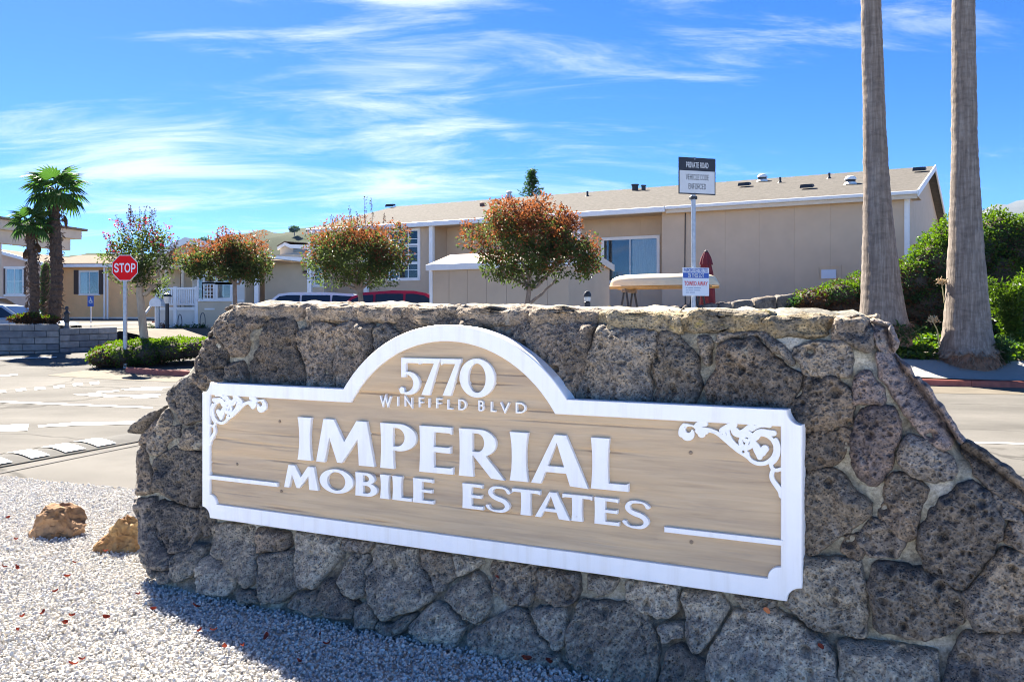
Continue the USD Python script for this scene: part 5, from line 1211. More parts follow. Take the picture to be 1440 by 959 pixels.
PS.part('fine_print', fp, mat('print_grey', (0.30, 0.34, 0.42), 0.6), p2)
PS.part('bracket', MB().rbox(-0.05, 0.05, -0.036, 0.04, zc - sh_ / 2 - 0.07, zc - sh_ / 2 - 0.02, 0.006), M_black)
# garden lantern and yellow bird house behind the wall
lb = at(826, HZ, 16.5); lb[2] = 0.1
z1 = at(826, 433, 16.5)[2] - 0.1; z2 = at(826, 410, 16.5)[2] - 0.1
GL = Thing('garden_lantern', 'small black lantern on a post rising just above the lava wall', 'lantern', lb)
GL.part('post', MB().lathe([(0.04, 0), (0.035, z1), (0.055, z1 + 0.02), (0.055, z1 + 0.10), (0.03, z1 + 0.12)], n=12), M_black, smooth=40)
GL.part('lamp_glass', MB().lathe([(0.05, z1 + 0.12), (0.062, z1 + 0.16), (0.062, z1 + 0.2)], n=12), M_sign_white, smooth=40)
GL.part('lamp_cap', MB().lathe([(0.072, z1 + 0.20), (0.072, z1 + 0.25), (0.04, z2), (0, z2 + 0.01)], n=12), M_black, smooth=40)
yb_ = at(857, HZ, 16.8); yb_[2] = 0.1; zy = at(857, 430.5, 16.8)[2] - 0.1
BH = Thing('bird_house', 'tiny yellow peaked roof with white edge showing over the lava wall', 'bird house', yb_, -20)
BH.part('post', MB().lathe([(0.03, 0), (0.03, zy - 0.2)], n=8), M_bark)
BH.part('box', MB().prism(Polygon([(-0.09, zy - 0.22), (0.09, zy - 0.22), (0.09, zy - 0.09), (0, zy - 0.02), (-0.09, zy - 0.09)]), 'y', -0.08, 0.08), M_trim)
BH.part('roof', MB().prism(Polygon([(-0.14, zy - 0.11), (0, zy), (0.14, zy - 0.11), (0.14, zy - 0.135), (0, zy - 0.025), (-0.14, zy - 0.135)]), 'y', -0.10, 0.10), mat('yellow_paint', (0.62, 0.42, 0.03), 0.5))

# ------------------------------------------------------------------ trees before the house
small_tree(745, 15.0, [(748, 350, 62, 42, 0), (700, 338, 42, 36, 0.1), (792, 362, 46, 30, -0.1), (745, 318, 58, 36, 0.1), (700, 372, 34, 22, 0), (720, 306, 34, 20, -0.1), (790, 330, 30, 28, 0.1), (820, 345, 16, 16, 0)], 402, 0.0,
           'dense round topped red and green tree before the garden shed', 31, 9500, 5000, leaf=0.070, limbs_px=[((746, 426), (782, 392))], r0=0.05, red_line=0.47)
small_tree(512, 19.0, [(500, 362, 62, 38, 0), (465, 350, 34, 30, 0.1), (535, 345, 40, 32, -0.1), (497, 332, 46, 24, 0.1), (452, 372, 22, 18, 0), (540, 375, 26, 22, 0)], 405, 0.1,
           'red tipped tree with bare spikes before the tall gridded window', 32, 8500, 3800, leaf=0.075, spikes=[((493, 325), (492, 292)), ((515, 322), (513, 277)), ((523, 322), (522, 281)), ((470, 330), (466, 305)), ((537, 325), (541, 300)), ((505, 322), (503, 300))], r0=0.07, red_line=0.40, trunk_px_top=506)
small_tree(330, 23.0, [(312, 365, 46, 26, 0), (345, 360, 34, 28, 0.1), (280, 365, 26, 20, -0.1), (330, 345, 36, 16, 0.1), (360, 380, 20, 16, 0), (290, 378, 28, 16, 0)], 396, 0.3,
           'small red topped tree before the white bay window', 33, 7000, 3200, leaf=0.085, spikes=[((308, 345), (306, 322)), ((338, 340), (337, 326))], r0=0.07, red_line=0.44)
YM = 24.0
sp_px = []
rg = np.random.default_rng(71)
for i in range(30):
    a = rg.uniform(-1, 1); x0 = 200 + a * 40 + rg.normal(0, 4); x1 = 200 + a * 56 + rg.normal(0, 4); y1 = 292 + 46 * abs(a) ** 2 + rg.uniform(-6, 20)
    sp_px.append(((x0, min(y1 + 30, 372)), (x1, y1)))
MY = small_tree(205, YM, [(202, 358, 34, 34, 0), (172, 352, 24, 28, 0.1), (230, 350, 22, 28, -0.1), (200, 328, 34, 24, 0.1), (222, 400, 18, 20, 0), (190, 385, 26, 22, 0), (240, 370, 12, 18, 0)], 398, 0.25,
           'flowering crape myrtle with pale trunk behind the stop sign', 34, 6500, 0, leaf=0.095, spikes=sp_px, r0=0.13, bark=M_bark_pale, trunk_px_top=197, name='flowering_tree', limbs_px=[((203, 415), (226, 395)), ((198, 402), (180, 372))])
rg = np.random.default_rng(72); Pb = []
for (x, y) in [(162, 312), (168, 318), (184, 315), (150, 330), (158, 345), (213, 325), (220, 330), (235, 318), (215, 338), (178, 335), (165, 355), (240, 335), (196, 318), (205, 310), (152, 350), (228, 345)]:
    Pb.append(at(x, y, YM - 0.35 + rg.uniform(-.2, .2)) - MY.loc + rg.normal(0, 0.06, (14, 3)))
MY.part('blossom', leaves(np.vstack(Pb), 0.06, 0.05, rg), M_pink)

# ------------------------------------------------------------------ two tall palms on the right
M_palm_trunk = None
def palm_trunk_mat():
    n = {'g': ('geometry', {}), 'mp': ('mapping', {'scale': (9, 9, 0.55)}), 'n1': ('noise_texture', {'scale': 2.2, 'detail': 8.0, 'roughness': 0.65}), 'r1': ('rgb_ramp', {'ramp': [(0.3, (0.13, 0.105, 0.085)), (0.5, (0.215, 0.175, 0.143)), (0.68, (0.31, 0.265, 0.22))]}),
         'mp2': ('mapping', {'scale': (2.5, 2.5, 6.0)}), 'n2': ('noise_texture', {'scale': 1.7, 'detail': 7.0, 'distortion': 0.8}), 'r2': ('rgb_ramp', {'ramp': [(0.36, (0.76,) * 3), (0.55, (1.0,) * 3)]}), 'mx': ('mix', {'mix_type': 'multiply', 'fac': 1.0}),
         'p': ('principled_bsdf', {'roughness': 0.9, 'specular_ior_level': 0.25}), 'b': ('bump', {'strength': 0.9, 'distance': 0.03})}
    l = [('g.position', 'mp.vector'), ('mp.vector', 'n1.vector'), ('n1.fac', 'r1.fac'), ('g.position', 'mp2.vector'), ('mp2.vector', 'n2.vector'), ('n2.fac', 'r2.fac'), ('r1.color', 'mx.color1'), ('r2.color', 'mx.color2'), ('mx.color', 'p.base_color'), ('n1.fac', 'b.height'), ('b.normal', 'p.normal')]
    return usdkit.material(stage, '/World/Looks/palm_trunk', n, l, surface='p.BSDF')
M_palm_trunk = palm_trunk_mat()
def fan_leaf(L, pet, rg, droop=0.25, nseg=20, spread=2.3, slit=0.55):
    """a palm fan: petiole along +x then a pleated blade"""
    mb = MB(); mb.tube([(0, 0, 0), (pet * 0.5, 0, pet * 0.06), (pet, 0, 0.0)], [0.018, 0.013, 0.009], 5)
    an = np.linspace(-spread, spread, nseg + 1)
    for i in range(nseg):
        a0, a1 = an[i], an[i + 1]; am = (a0 + a1) / 2; r = L * (1 - 0.25 * (abs(am) / spread) ** 2) * rg.uniform(0.9, 1.05); ri = r * slit
        def P(rad, a, up): return (pet + rad * math.cos(a), rad * math.sin(a), up - droop * rad * rad / L)
        v = [(pet, 0, 0), P(ri, a0, -0.015), P(ri, am, 0.02), P(ri, a1, -0.015), P(r, am, -0.1 * r)]
        mb.add(v, [(0, 1, 2), (0, 2, 3), (1, 4, 2), (2, 4, 3)])
    return mb.done()
def rot_to(az, el, roll=0.0):
    return trimesh.transformations.euler_matrix(roll, -el, az, 'sxyz')
M_frond = leaf_mat('palm_frond', [(0, (0.035, 0.075, 0.018)), (0.5, (0.075, 0.125, 0.025)), (1, (0.14, 0.19, 0.035))], 0.4, gain=1.7)
M_frond_dry = leaf_mat('dry_frond', [(0, (0.13, 0.07, 0.03)), (1, (0.28, 0.17, 0.08))], 0.15, 0.8)
def big_palm(label, px_b, px_t, Y, base_py, w_px, seed, flare):
    rg = np.random.default_rng(seed); b = at(px_b, base_py, Y); k = Y / F
    t = Thing('palm_tree', label, 'palm tree', b)
    Ht = 12.5; dx = (px_t - px_b) / base_py * (Ht / k) * k * 1.0
    zs_ = np.concatenate([[-0.3, -0.12, 0.0, 0.06, 0.11, 0.16, 0.18, 0.24], np.linspace(0.3, Ht, 230)]); n = 44; v = []
    for z in zs_:
        q = z / Ht; r = w_px * k / 2 * np.interp(z, [0, 0.62, 1.5, 2.57, 3.65, 4.7, 7.8, 12.5], [1.12, 1.0, 0.86, 0.70, 0.60, 0.53, 0.47, 0.42]) + flare * math.exp(-max(z, 0) / 0.30)
        if z < 0.17: r *= 0.90
        xo = dx * (1 - math.exp(-q * 1.6)) / (1 - math.exp(-1.6))
        for j in range(n):
            a = 2 * math.pi * j / n
            rr = r * (1 + 0.035 * (fbm(np.array([[math.cos(a) * 2.2, math.sin(a) * 2.2, z * 0.7 + seed]]), 3, 3)[0] - 0.5) * 2) + 0.0032 * math.sin(z * 30 + 1.5 * math.sin(a + z) + 2 * math.sin(z * 1.3)) + 0.022 * (fbm(np.array([[math.cos(a) * 1.1, math.sin(a) * 1.1, z * 2.6 + seed]]), 2, 8)[0] - 0.5)
            if z < 0.25: rr *= 1 + 0.16 * (fbm(np.array([[math.cos(a) * 4, math.sin(a) * 4, z * 9 + seed]]), 3, 6)[0] - 0.5)
            v.append((xo + rr * math.cos(a), rr * math.sin(a), z + (0.07 * math.sin(a * 3 + seed) * math.sin(a * 7) if 0.1 < z < 0.25 else 0)))
    m = len(zs_); f = [(i * n + j, i * n + (j + 1) % n, (i + 1) * n + (j + 1) % n, (i + 1) * n + j) for i in range(m - 1) for j in range(n)]
    f = np.array(f); zq = zs_[f[:, 0] // n]
    t.part('trunk', (v, f[zq >= 0.16]), M_palm_trunk, smooth=True)
    t.part('root_collar', (v, f[zq < 0.16]), mat('root_collar_%s' % 'ab'[seed % 2], (0.23, 0.125, 0.075), 0.95, 0.35, 12.0, 0.8, 40.0, 0.03), smooth=True)
    m = 420; a = rg.uniform(0, 6.28, m); zr = rg.uniform(-0.02, 0.30, m); rr = w_px * k / 2 * 1.06 + flare * np.exp(-zr / 0.30)
    t.part('root_fringe', leaves(np.column_stack([np.cos(a) * rr, np.sin(a) * rr, zr]), 0.17, 0.022, rg, out=np.column_stack([np.cos(a) * 0.9, np.sin(a) * 0.9, -1.6 + 0 * a])), mat('root_fringe_%s' % 'ab'[seed % 2], (0.24, 0.155, 0.10), 0.95), kind='stuff')
    for i in range(26):
        az = i * 2.4 + rg.uniform(-.2, .2); el = 1.1 - 1.7 * i / 26; mm = fan_leaf(1.0, 1.1, rg, 0.35, 16)
        mm.apply_transform(rot_to(az, el)); t.part('frond', mm.apply_translation([dx, 0, Ht - 0.1]), M_frond)
    return t
big_palm('tall thick palm trunk nearest the right edge, flaring at its brown base', 1361, 1356, 19.3, 511, 64, 4, 0.14)
big_palm('slimmer leaning palm trunk left of its taller neighbour, foot hidden by the wall', 1243, 1229, 20.2, 470, 57, 7, 0.12)

# ------------------------------------------------------------------ hedges and planting at the right
def hedge(name, blobs, label, cat, seed, n, m_leaf, leaf=0.08, core=0.74, dry=0.0, hollow=0.70, gap=0.34, bright_top=None):
    rg = np.random.default_rng(seed)
    c0 = np.mean([b[0] for b in blobs], 0); c0[2] = min(b[0][2] - b[1][2] for b in blobs); t = Thing(name, label, cat, c0)
    bl = [(b[0] - c0, b[1]) for b in blobs]
    cm = MB()
    for c, r in bl:
        mm = trimesh.creation.icosphere(3); v = np.array(mm.vertices); v = v * r * core * (1 + 0.3 * (fbm(v * 2.5 + c, 3, 4) - 0.5))[:, None] + c; cm.add(v, mm.faces)
    t.part('inner_twigs', cm, M_twig, smooth=True)
    P, U = blob_points(bl, n, rg, hollow, gap, 3.5)
    h = (P[:, 2] - P[:, 2].min()) / np.ptp(P[:, 2])
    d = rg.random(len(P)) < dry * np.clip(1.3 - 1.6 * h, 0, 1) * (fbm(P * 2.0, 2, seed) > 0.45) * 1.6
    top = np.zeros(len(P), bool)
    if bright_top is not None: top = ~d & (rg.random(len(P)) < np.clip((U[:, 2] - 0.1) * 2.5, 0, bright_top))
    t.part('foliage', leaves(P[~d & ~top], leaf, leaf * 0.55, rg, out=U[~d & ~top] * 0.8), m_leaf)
    if top.any(): t.part('young_foliage', leaves(P[top], leaf, leaf * 0.55, rg, out=U[top] * 0.8), M_leaf_bright)  # backlit tops painted in: upward-facing leaves get a lighter yellow
    if d.any(): t.part('dry_leaves', leaves(P[d], leaf, leaf * 0.5, rg), M_leaf_dry)
    return t
def hb(px, py, Y, w, h, dy=0.6): k = Y / F; return (at(px, py, Y), np.array([w * k, dy, h * k]))
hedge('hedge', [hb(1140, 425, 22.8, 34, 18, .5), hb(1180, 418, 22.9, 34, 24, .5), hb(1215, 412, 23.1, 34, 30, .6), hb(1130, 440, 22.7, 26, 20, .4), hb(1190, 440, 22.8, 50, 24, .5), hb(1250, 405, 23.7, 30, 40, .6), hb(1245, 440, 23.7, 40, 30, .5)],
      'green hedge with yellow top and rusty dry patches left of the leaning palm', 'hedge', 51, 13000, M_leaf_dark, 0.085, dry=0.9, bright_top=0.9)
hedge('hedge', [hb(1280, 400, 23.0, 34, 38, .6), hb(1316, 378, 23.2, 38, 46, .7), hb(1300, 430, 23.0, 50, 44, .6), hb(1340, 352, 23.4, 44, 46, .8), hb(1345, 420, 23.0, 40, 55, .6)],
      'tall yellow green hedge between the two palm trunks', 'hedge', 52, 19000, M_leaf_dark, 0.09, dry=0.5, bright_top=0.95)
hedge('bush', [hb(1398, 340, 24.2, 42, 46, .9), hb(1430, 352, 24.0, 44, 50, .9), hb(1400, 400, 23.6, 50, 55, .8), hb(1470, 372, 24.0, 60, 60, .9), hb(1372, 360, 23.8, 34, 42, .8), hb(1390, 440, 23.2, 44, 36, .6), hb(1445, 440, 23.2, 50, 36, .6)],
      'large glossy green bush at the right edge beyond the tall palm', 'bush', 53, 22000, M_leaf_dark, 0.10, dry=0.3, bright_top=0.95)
# ivy on the slope under the palms
def bed_z(x, y): return gz(x, y) + 0.10 + 0.36 * np.clip((y - 19.3) / 4.0, 0, 1)
def ivy():
    rg = np.random.default_rng(61); n = 17000
    x = rg.uniform(6.3, 15.5, n); yl = np.interp(x, [6.5, 8.6, 10.2, 12.0, 17], [19.8, 19.3, 19.15, 19.3, 19.9]) + 0.04; y = yl + rg.random(n) ** 1.2 * 3.8
    z = bed_z(x, y) + 0.03 + 0.30 * fbm(np.column_stack([x, y, 0 * x]) * 2.2, 3, 9) * np.clip((y - yl) / 0.25, 0.25, 1)
    ok = (fbm(np.column_stack([x, y, 0 * x]) * 1.4, 2, 19) > 0.33)
    P = np.column_stack([x, y, z])[ok]; k = rg.random(len(P))
    t = Thing('ground_cover', 'bright leafy ivy carpeting the slope round the palm bases', 'ivy', (10, 19.5, 0.3), kind='stuff')
    P = P - t.loc
    t.part('leaf_mat', leaves(P[k < 0.72], 0.11, 0.095, rg, up=0.9), M_leaf_bright, kind='stuff'); t.part('dark_leaf_mat', leaves(P[k >= 0.72], 0.12, 0.10, rg, up=0.9), M_leaf_dark, kind='stuff')
ivy()
single('planting_bed', ground_patch(Polygon([(5.5, 19.9), (8.6, 19.32), (10.2, 19.17), (12, 19.32), (17, 19.95), (17, 25.9), (12, 25.3), (9.0, 24.1), (7.2, 23.2), (5.5, 22.8)]), 0.3, 0.0, bed_z), M_dirt, kind='structure')
def clump(name, px, py_b, Y, py_t, n, label, cat, seed, m, leaf, wide=0.35, stems=7):
    rg = np.random.default_rng(seed); b = at(px, py_b, Y); t = Thing(name, label, cat, b); h = (py_b - py_t) * Y / F; mb = MB(); P = []; Ud = []
    for i in range(stems):
        e = np.array([rg.normal(0, wide), rg.normal(0, wide * .6), h * rg.uniform(0.6, 1.0)]); mid = e * [0.35, 0.35, 0.55]
        mb.tube([(0, 0, -0.05), mid, e], [0.014, 0.010, 0.005], 5); q = rg.random((n // stems, 1)) * 0.8 + 0.2
        P.append(np.where(q < .5, mid * q * 2, mid + (e - mid) * (q - .5) * 2) + rg.normal(0, 0.06, (n // stems, 3))); Ud.append(np.tile([0, 0, 0.3], (n // stems, 1)))
    t.part('stems', mb, mat('green_stem_%d' % seed, (0.16, 0.2, 0.06), 0.7)); P = np.vstack(P); t.part('foliage', leaves(P, leaf, leaf * 0.3, rg, out=np.vstack(Ud)), m)
    return t
clump('shrub', 1425, 488, 20.6, 385, 2600, 'feathery yellow green plant with long narrow leaves at the right edge', 'shrub', 81, M_leaf_bright, 0.15, 0.42, 14)
clump('shrub', 1262, 490, 19.7, 455, 500, 'low dark green leafy plant at the foot of the leaning palm', 'shrub', 82, M_leaf_dark, 0.13, 0.22, 8)
clump('shrub', 1405, 515, 19.1, 475, 700, 'dark green leafy plant hugging the right side of the tall palm base', 'shrub', 83, M_leaf_dark, 0.15, 0.28, 9)
for i, (pb_, pt_, lb_) in enumerate((((1331, 482), (1324, 396), 'tall dried flower head on a thin stalk left of the tall palm'), ((1321, 486), (1311, 450), 'short dried flower head low beside the tall palm'))):
    b = at(*pb_, 19.4); tp = at(*pt_, 19.4) - b; t = Thing('dried_flower', lb_, 'flower', b); rg = np.random.default_rng(90 + i)
    t.part('stalk', MB().tube([(0, 0, 0), tp * [.3, 1, .6], tp], [0.016, 0.013, 0.010], 6), mat('dry_stalk_%s' % 'ab'[i], (0.42, 0.36, 0.17), 0.8))
    t.part('flower_head', leaves(tp + rg.normal(0, 1, (150, 3)) * [0.055, 0.055, 0.03], 0.06, 0.03, rg), mat('dry_umbel_%s' % 'ab'[i], (0.50, 0.38, 0.22), 0.9))

# ------------------------------------------------------------------ island hedge, stop sign, lamp
def island():
    b = []; 
    for px, py, Y, w, h, dy in ((150, 503, 22.4, 20, 15, .7), (180, 500, 22.6, 24, 17, .8), (212, 497, 22.8, 26, 16, .8), (245, 493, 23.0, 26, 15, .8), (278, 490, 23.2, 26, 15, .8), (165, 494, 23.3, 26, 14, .8), (205, 490, 23.6, 30, 13, .9), (250, 486, 24, 34, 12, .9), (300, 488, 23.6, 30, 14, .8)):
        b.append(hb(px, py, Y, w, h, dy))
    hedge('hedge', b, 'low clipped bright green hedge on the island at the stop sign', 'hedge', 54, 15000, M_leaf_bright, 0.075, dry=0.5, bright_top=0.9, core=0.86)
island()
YS = 22.2
sb_ = at(176, HZ, YS); sb_[2] = float(gz(sb_[0], YS))
ST = Thing('stop_sign', 'red octagonal STOP sign on a grey steel pole in the island hedge', 'stop sign', sb_, 0)
zc = EYE + (HZ - 377) * YS / F - sb_[2]; R = 18.2 * YS / F / math.cos(math.pi / 8)
octo = lambda r: Polygon([(0.02 + r * math.cos(math.pi / 8 + i * math.pi / 4), zc + r * math.sin(math.pi / 8 + i * math.pi / 4)) for i in range(8)])
ST.part('pole', MB().lathe([(0.05, -0.1), (0.05, zc - 0.2), (0.045, zc + R * 0.9)], n=12), M_galv, smooth=40)
pf = ST.part('sign_face', MB().prism(octo(R), 'y', -0.065, -0.058), M_sign_white)
ST.part('red_field', MB().prism(octo(R * 0.94), 'y', -0.068, -0.064), mat('stop_red', (0.78, 0.006, 0.010), 0.6, spec=0.15), pf)
put_text(ST, pf, 'STOP', R * 0.62, 0.02, zc, -0.0685, mat('stop_white', (0.78, 0.78, 0.78), 0.4), w=R * 1.52, bold=True)
YLp = 34.5; lp = at(235, HZ, YLp); lp[2] = float(gz(lp[0], YLp)); z1, z2 = at(235, 427, YLp)[2] - lp[2], at(235, 412, YLp)[2] - lp[2]
LP = Thing('lamp_post', 'short black lamp post with white lantern before the porch', 'lamp post', lp)
LP.part('post', MB().lathe([(0.10, 0), (0.10, 0.1), (0.075, 0.14), (0.07, z1)], n=12), M_black, smooth=40)
LP.part('lantern', MB().lathe([(0.08, z1), (0.17, z1 + (z2 - z1) * 0.6), (0.17, z1 + (z2 - z1) * 0.65)], n=8), M_sign_white)
LP.part('lantern_cap', MB().lathe([(0.20, z1 + (z2 - z1) * 0.65), (0.13, z1 + (z2 - z1) * 0.9), (0.03, z2), (0, z2)], n=8), M_black)
mb_ = at(222, HZ, 36.0); mb_[2] = float(gz(mb_[0], 36.0)); zm = at(222, 431, 36)[2] - mb_[2]
MX = Thing('mailbox', 'white mailbox on a grey post left of the black lamp post', 'mailbox', mb_)
MX.part('post', MB().rbox(-0.06, 0.06, -0.06, 0.06, 0, zm, 0.01), M_galv)
MX.part('box', MB().prism(unary_union([sbox(-0.24, zm, 0.24, zm + 0.12), Point(0, zm + 0.10).buffer(0.24).intersection(sbox(-1, zm + 0.1, 1, 9))]).simplify(0.004), 'y', -0.28, 0.28), M_white_metal)

# ------------------------------------------------------------------ houses at the left
M_cream = mat('cream_siding', (0.56, 0.46, 0.33), 0.85, 0.05, 2.0)
M_pale = mat('pale_grey_siding', (0.60, 0.58, 0.53), 0.85, 0.05, 2.0)
M_orange = mat('orange_tan_siding', (0.76, 0.45, 0.21), 0.85, 0.06, 2.0)
M_pinkish = mat('pinkish_siding', (0.62, 0.45, 0.35), 0.85, 0.06, 2.0)
M_roof2 = mat('pale_brown_shingle', (0.17, 0.13, 0.095), 0.95, 0.2, 6.0, spec=0.08)
M_shutter = mat('dark_brown_shutter', (0.06, 0.035, 0.025), 0.7)
YA = 37.0; kA = YA / F
def LX(px): return (px - 720) * kA
def LZ(py): return EYE + (HZ - py) * kA
HB = Thing('porch_house', 'cream home with gabled white railed porch and bay window', 'house', (LX(278), YA, 0), 0)
gA = float(gz(LX(278), YA)); x0_ = LX(278)
rel = lambda px: LX(px) - x0_
zd, zr = LZ(432), LZ(404)
hw = HB.part('wall', MB().box(rel(190), rel(278), 2.2, 9, gA - 0.1, LZ(362)).box(rel(278), rel(345), 0.0, 9, gA - 0.1, LZ(366)), M_cream)
HB.part('gable', MB().prism(Polygon([(rel(195), LZ(378)), (rel(278), LZ(378)), (rel(352), LZ(366)), (rel(352), LZ(358)), (rel(265), LZ(341)), (rel(195), LZ(371))]), 'y', 0.05, 0.2), M_cream)
for (a, za), (b, zb2) in (((186, 377), (265, 338)), ((265, 338), (360, 356))):
    HB.part('roof', MB().prism(Polygon([(rel(a), LZ(za)), (rel(b), LZ(zb2)), (rel(b), LZ(zb2) + 0.08), (rel(a), LZ(za) + 0.08)]), 'y', -0.35, 9.4), M_roof2)
    HB.part('rake_board', MB().prism(Polygon([(rel(a), LZ(za) + 0.09), (rel(b), LZ(zb2) + 0.09), (rel(b), LZ(zb2) - 0.18), (rel(a), LZ(za) - 0.18)]), 'y', -0.40, -0.352), M_trim)
HB.part('porch_floor', MB().box(rel(218), rel(277), 0.0, 2.2, zd - 0.12, zd), M_trim)
HB.part('porch_skirt', MB().box(rel(219), rel(277), 0.05, 0.12, gA, zd - 0.121), M_pale)
rl_ = MB()
rail = HB.part('railing', MB().rbox(rel(219), rel(277), 0.0, 0.08, zr - 0.09, zr, 0.01).rbox(rel(219), rel(277), 0.015, 0.065, zd + 0.08, zd + 0.14, 0.006), M_trim)
for i in range(20):
    x = rel(220.5) + (rel(276) - rel(220.5)) * i / 19; HB.part('baluster', MB().box(x - 0.03, x + 0.03, 0.02, 0.06, zd + 0.14, zr - 0.09), M_trim, rail)
for px in (220, 246, 276): HB.part('porch_post', MB().rbox(rel(px) - 0.07, rel(px) + 0.07, -0.01, 0.12, gA, zr + 0.04, 0.01), M_trim)
for px in (220, 232, 255): HB.part('porch_column', MB().rbox(rel(px) - 0.06, rel(px) + 0.06, 0.1, 0.22, zr + 0.04 if px == 220 else zd, LZ(376), 0.01), M_cream)
HB.part('door', MB().rbox(rel(244), rel(252), 2.15, 2.21, zd, LZ(381), 0.01), M_trim)
HB.part('door', MB().rbox(rel(226), rel(231), 2.15, 2.21, zd, LZ(381), 0.01), M_shutter)
HB.part('wall_lantern', MB().rbox(rel(243.5), rel(247), 2.0, 2.15, LZ(377), LZ(373), 0.02), M_black)
window(HB, None, rel(264), rel(273), LZ(403), LZ(384), 2.2, 1, 1, 0.09)
window(HB, None, rel(280), rel(284.5), LZ(420), LZ(392), 0.0, 1, 2, 0.06)
window(HB, None, rel(288), rel(300), LZ(419.5), LZ(400.5), 0.0, 3, 4, 0.10); window(HB, None, rel(288), rel(300), LZ(397), LZ(389), 0.0, 1, 1, 0.08)
window(HB, None, rel(306.5), rel(324), LZ(419), LZ(400.5), 0.0, 1, 1, 0.12, curtain=0.5); window(HB, None, rel(306.5), rel(324), LZ(397), LZ(389), 0.0, 1, 1, 0.1)
HB.part('sill_board', MB().rbox(rel(279), rel(344), -0.06, -0.001, LZ(424), LZ(421.5), 0.008), M_trim)
HB.part('skirt_board', MB().rbox(rel(288), rel(302), -0.05, -0.001, LZ(436), LZ(433.5), 0.008), M_trim)
for i in range(5): HB.part('stair_tread', MB().rbox(rel(208), rel(218), -0.2 + i * 0.3, 0.12 + i * 0.3, gA + i * 0.22 + 0.1, gA + i * 0.22 + 0.16, 0.01), mat('stair_tread', (0.30, 0.12, 0.08), 0.8) if i == 0 else '/World/Looks/stair_tread')
HB.part('stair_rail', MB().tube([(rel(208), -0.3, gA + 0.9), (rel(217), 1.0, zr)], 0.05, 6), M_trim)
HB.part('louvre_wall', MB().box(rel(326), rel(344), -0.02, -0.001, LZ(428), LZ(385)), M_pale)
# flower pots before the porch
M_terra = mat('terracotta', (0.36, 0.12, 0.065), 0.8, 0.15, 10.0); M_darkpot = mat('dark_pot', (0.07, 0.075, 0.09), 0.6)
for i, (px, py, r, mm, ht, lab) in enumerate([(213, 466, 5.2, M_terra, 7, 'terracotta pot beside the porch steps'), (231, 466, 5.5, M_terra, 8, 'terracotta pot with red plant behind the lamp post'), (248, 467, 4.5, M_darkpot, 6, 'dark grey pot right of the lamp post'),
        (253, 466, 4.2, M_darkpot, 6, 'dark tub with a hooped stake under the railing'), (262, 467, 5.0, M_terra, 6.5, 'terracotta pot overflowing with green fern'), (273.5, 467.5, 5.0, M_terra, 7, 'wide terracotta pot right of the fern'), (285, 464, 5.5, M_darkpot, 8, 'black hanging style basket under the bay window')]):
    b = at(px, HZ, 36.3); b[2] = float(gz(b[0], 36.3)) + 0.02; r = r * 36.3 / F; h = ht * 36.3 / F * 1.1; rg = np.random.default_rng(200 + i)
    t = Thing('flower_pot', lab, 'flower pot', b)
    t.part('pot', MB().lathe([(0, 0), (r * 0.65, 0), (r * 0.95, h * 0.85), (r, h * 0.85), (r, h), (r * 0.85, h), (r * 0.8, h * 0.88), (0, h * 0.88)], n=16), mm, smooth=40)
    t.part('plant', leaves(np.array([0, 0, h + 0.08]) + rg.normal(0, 1, (160, 3)) * [r * 0.5, r * 0.5, 0.08], 0.12, 0.05, rg), M_leaf_bright if i == 4 else (M_leaf_red if i == 1 else M_leaf_dark))
    if i in (3, 6): t.part('hoop', MB().tube([(r * 0.5 * math.cos(q) * 1.3, 0, h + 0.35 + 0.35 * math.sin(q)) for q in np.linspace(0, 6.28, 20)], 0.018, 5), M_darkpot)

# tan neighbour with clerestory and carport awning
YC = 35.0; kC = YC / F; HC = Thing('clerestory_house', 'tan home with clerestory dormer and white carport awning', 'house', ((395 - 720) * kC, YC + 3.0, 0), -6)
cxp = lambda px: (px - 395) * (YC + 3) / F; czp = lambda py: EYE + (HZ - py) * (YC + 3) / F
HC.part('wall', MB().box(cxp(345), cxp(431), 0, 8, 0.5, czp(358)), mat('beige_siding', (0.54, 0.45, 0.33), 0.85, 0.05, 2.0))
HC.part('roof', MB().prism(Polygon([(-0.9, czp(371)), (4.0, czp(352)), (4.0, czp(350)), (-0.9, czp(368))]), 'x', cxp(340), cxp(436)), M_roof2)
HC.part('awning', MB().prism(Polygon([(cxp(374), czp(364)), (cxp(437), czp(368)), (cxp(437), czp(374)), (cxp(374), czp(367))]), 'y', -2.2, -0.95), M_trim)
dm_ = HC.part('dormer', MB().prism(Polygon([(cxp(360), czp(360)), (cxp(432), czp(360)), (cxp(432), czp(349)), (cxp(378), czp(345)), (cxp(369), czp(341)), (cxp(360), czp(346))]), 'y', 0.6, 4.0), mat('dormer_cream', (0.50, 0.44, 0.36), 0.8))
HC.part('dormer_fascia', MB().prism(Polygon([(cxp(358), czp(346)), (cxp(369), czp(339.5)), (cxp(377), czp(342.5)), (cxp(434), czp(344.5)), (cxp(434), czp(351)), (cxp(377), czp(348)), (cxp(369), czp(344)), (cxp(358), czp(350))]), 'y', 0.4, 0.58), M_trim, dm_)
HC.part('dormer_roof', MB().prism(Polygon([(cxp(358), czp(345.5)), (cxp(369), czp(339)), (cxp(434), czp(344)), (cxp(434), czp(343)), (cxp(369), czp(338)), (cxp(358), czp(344.5))]), 'y', 0.35, 4.2), M_roof2, dm_)
for a, b in ((380, 399), (404, 422)): HC.part('dormer_pane', MB().rbox(cxp(a), cxp(b), 0.55, 0.59, czp(353), czp(348.5), 0.005), mat('pale_pane', (0.18, 0.21, 0.22), 0.1) if a == 380 else '/World/Looks/pale_pane', dm_)
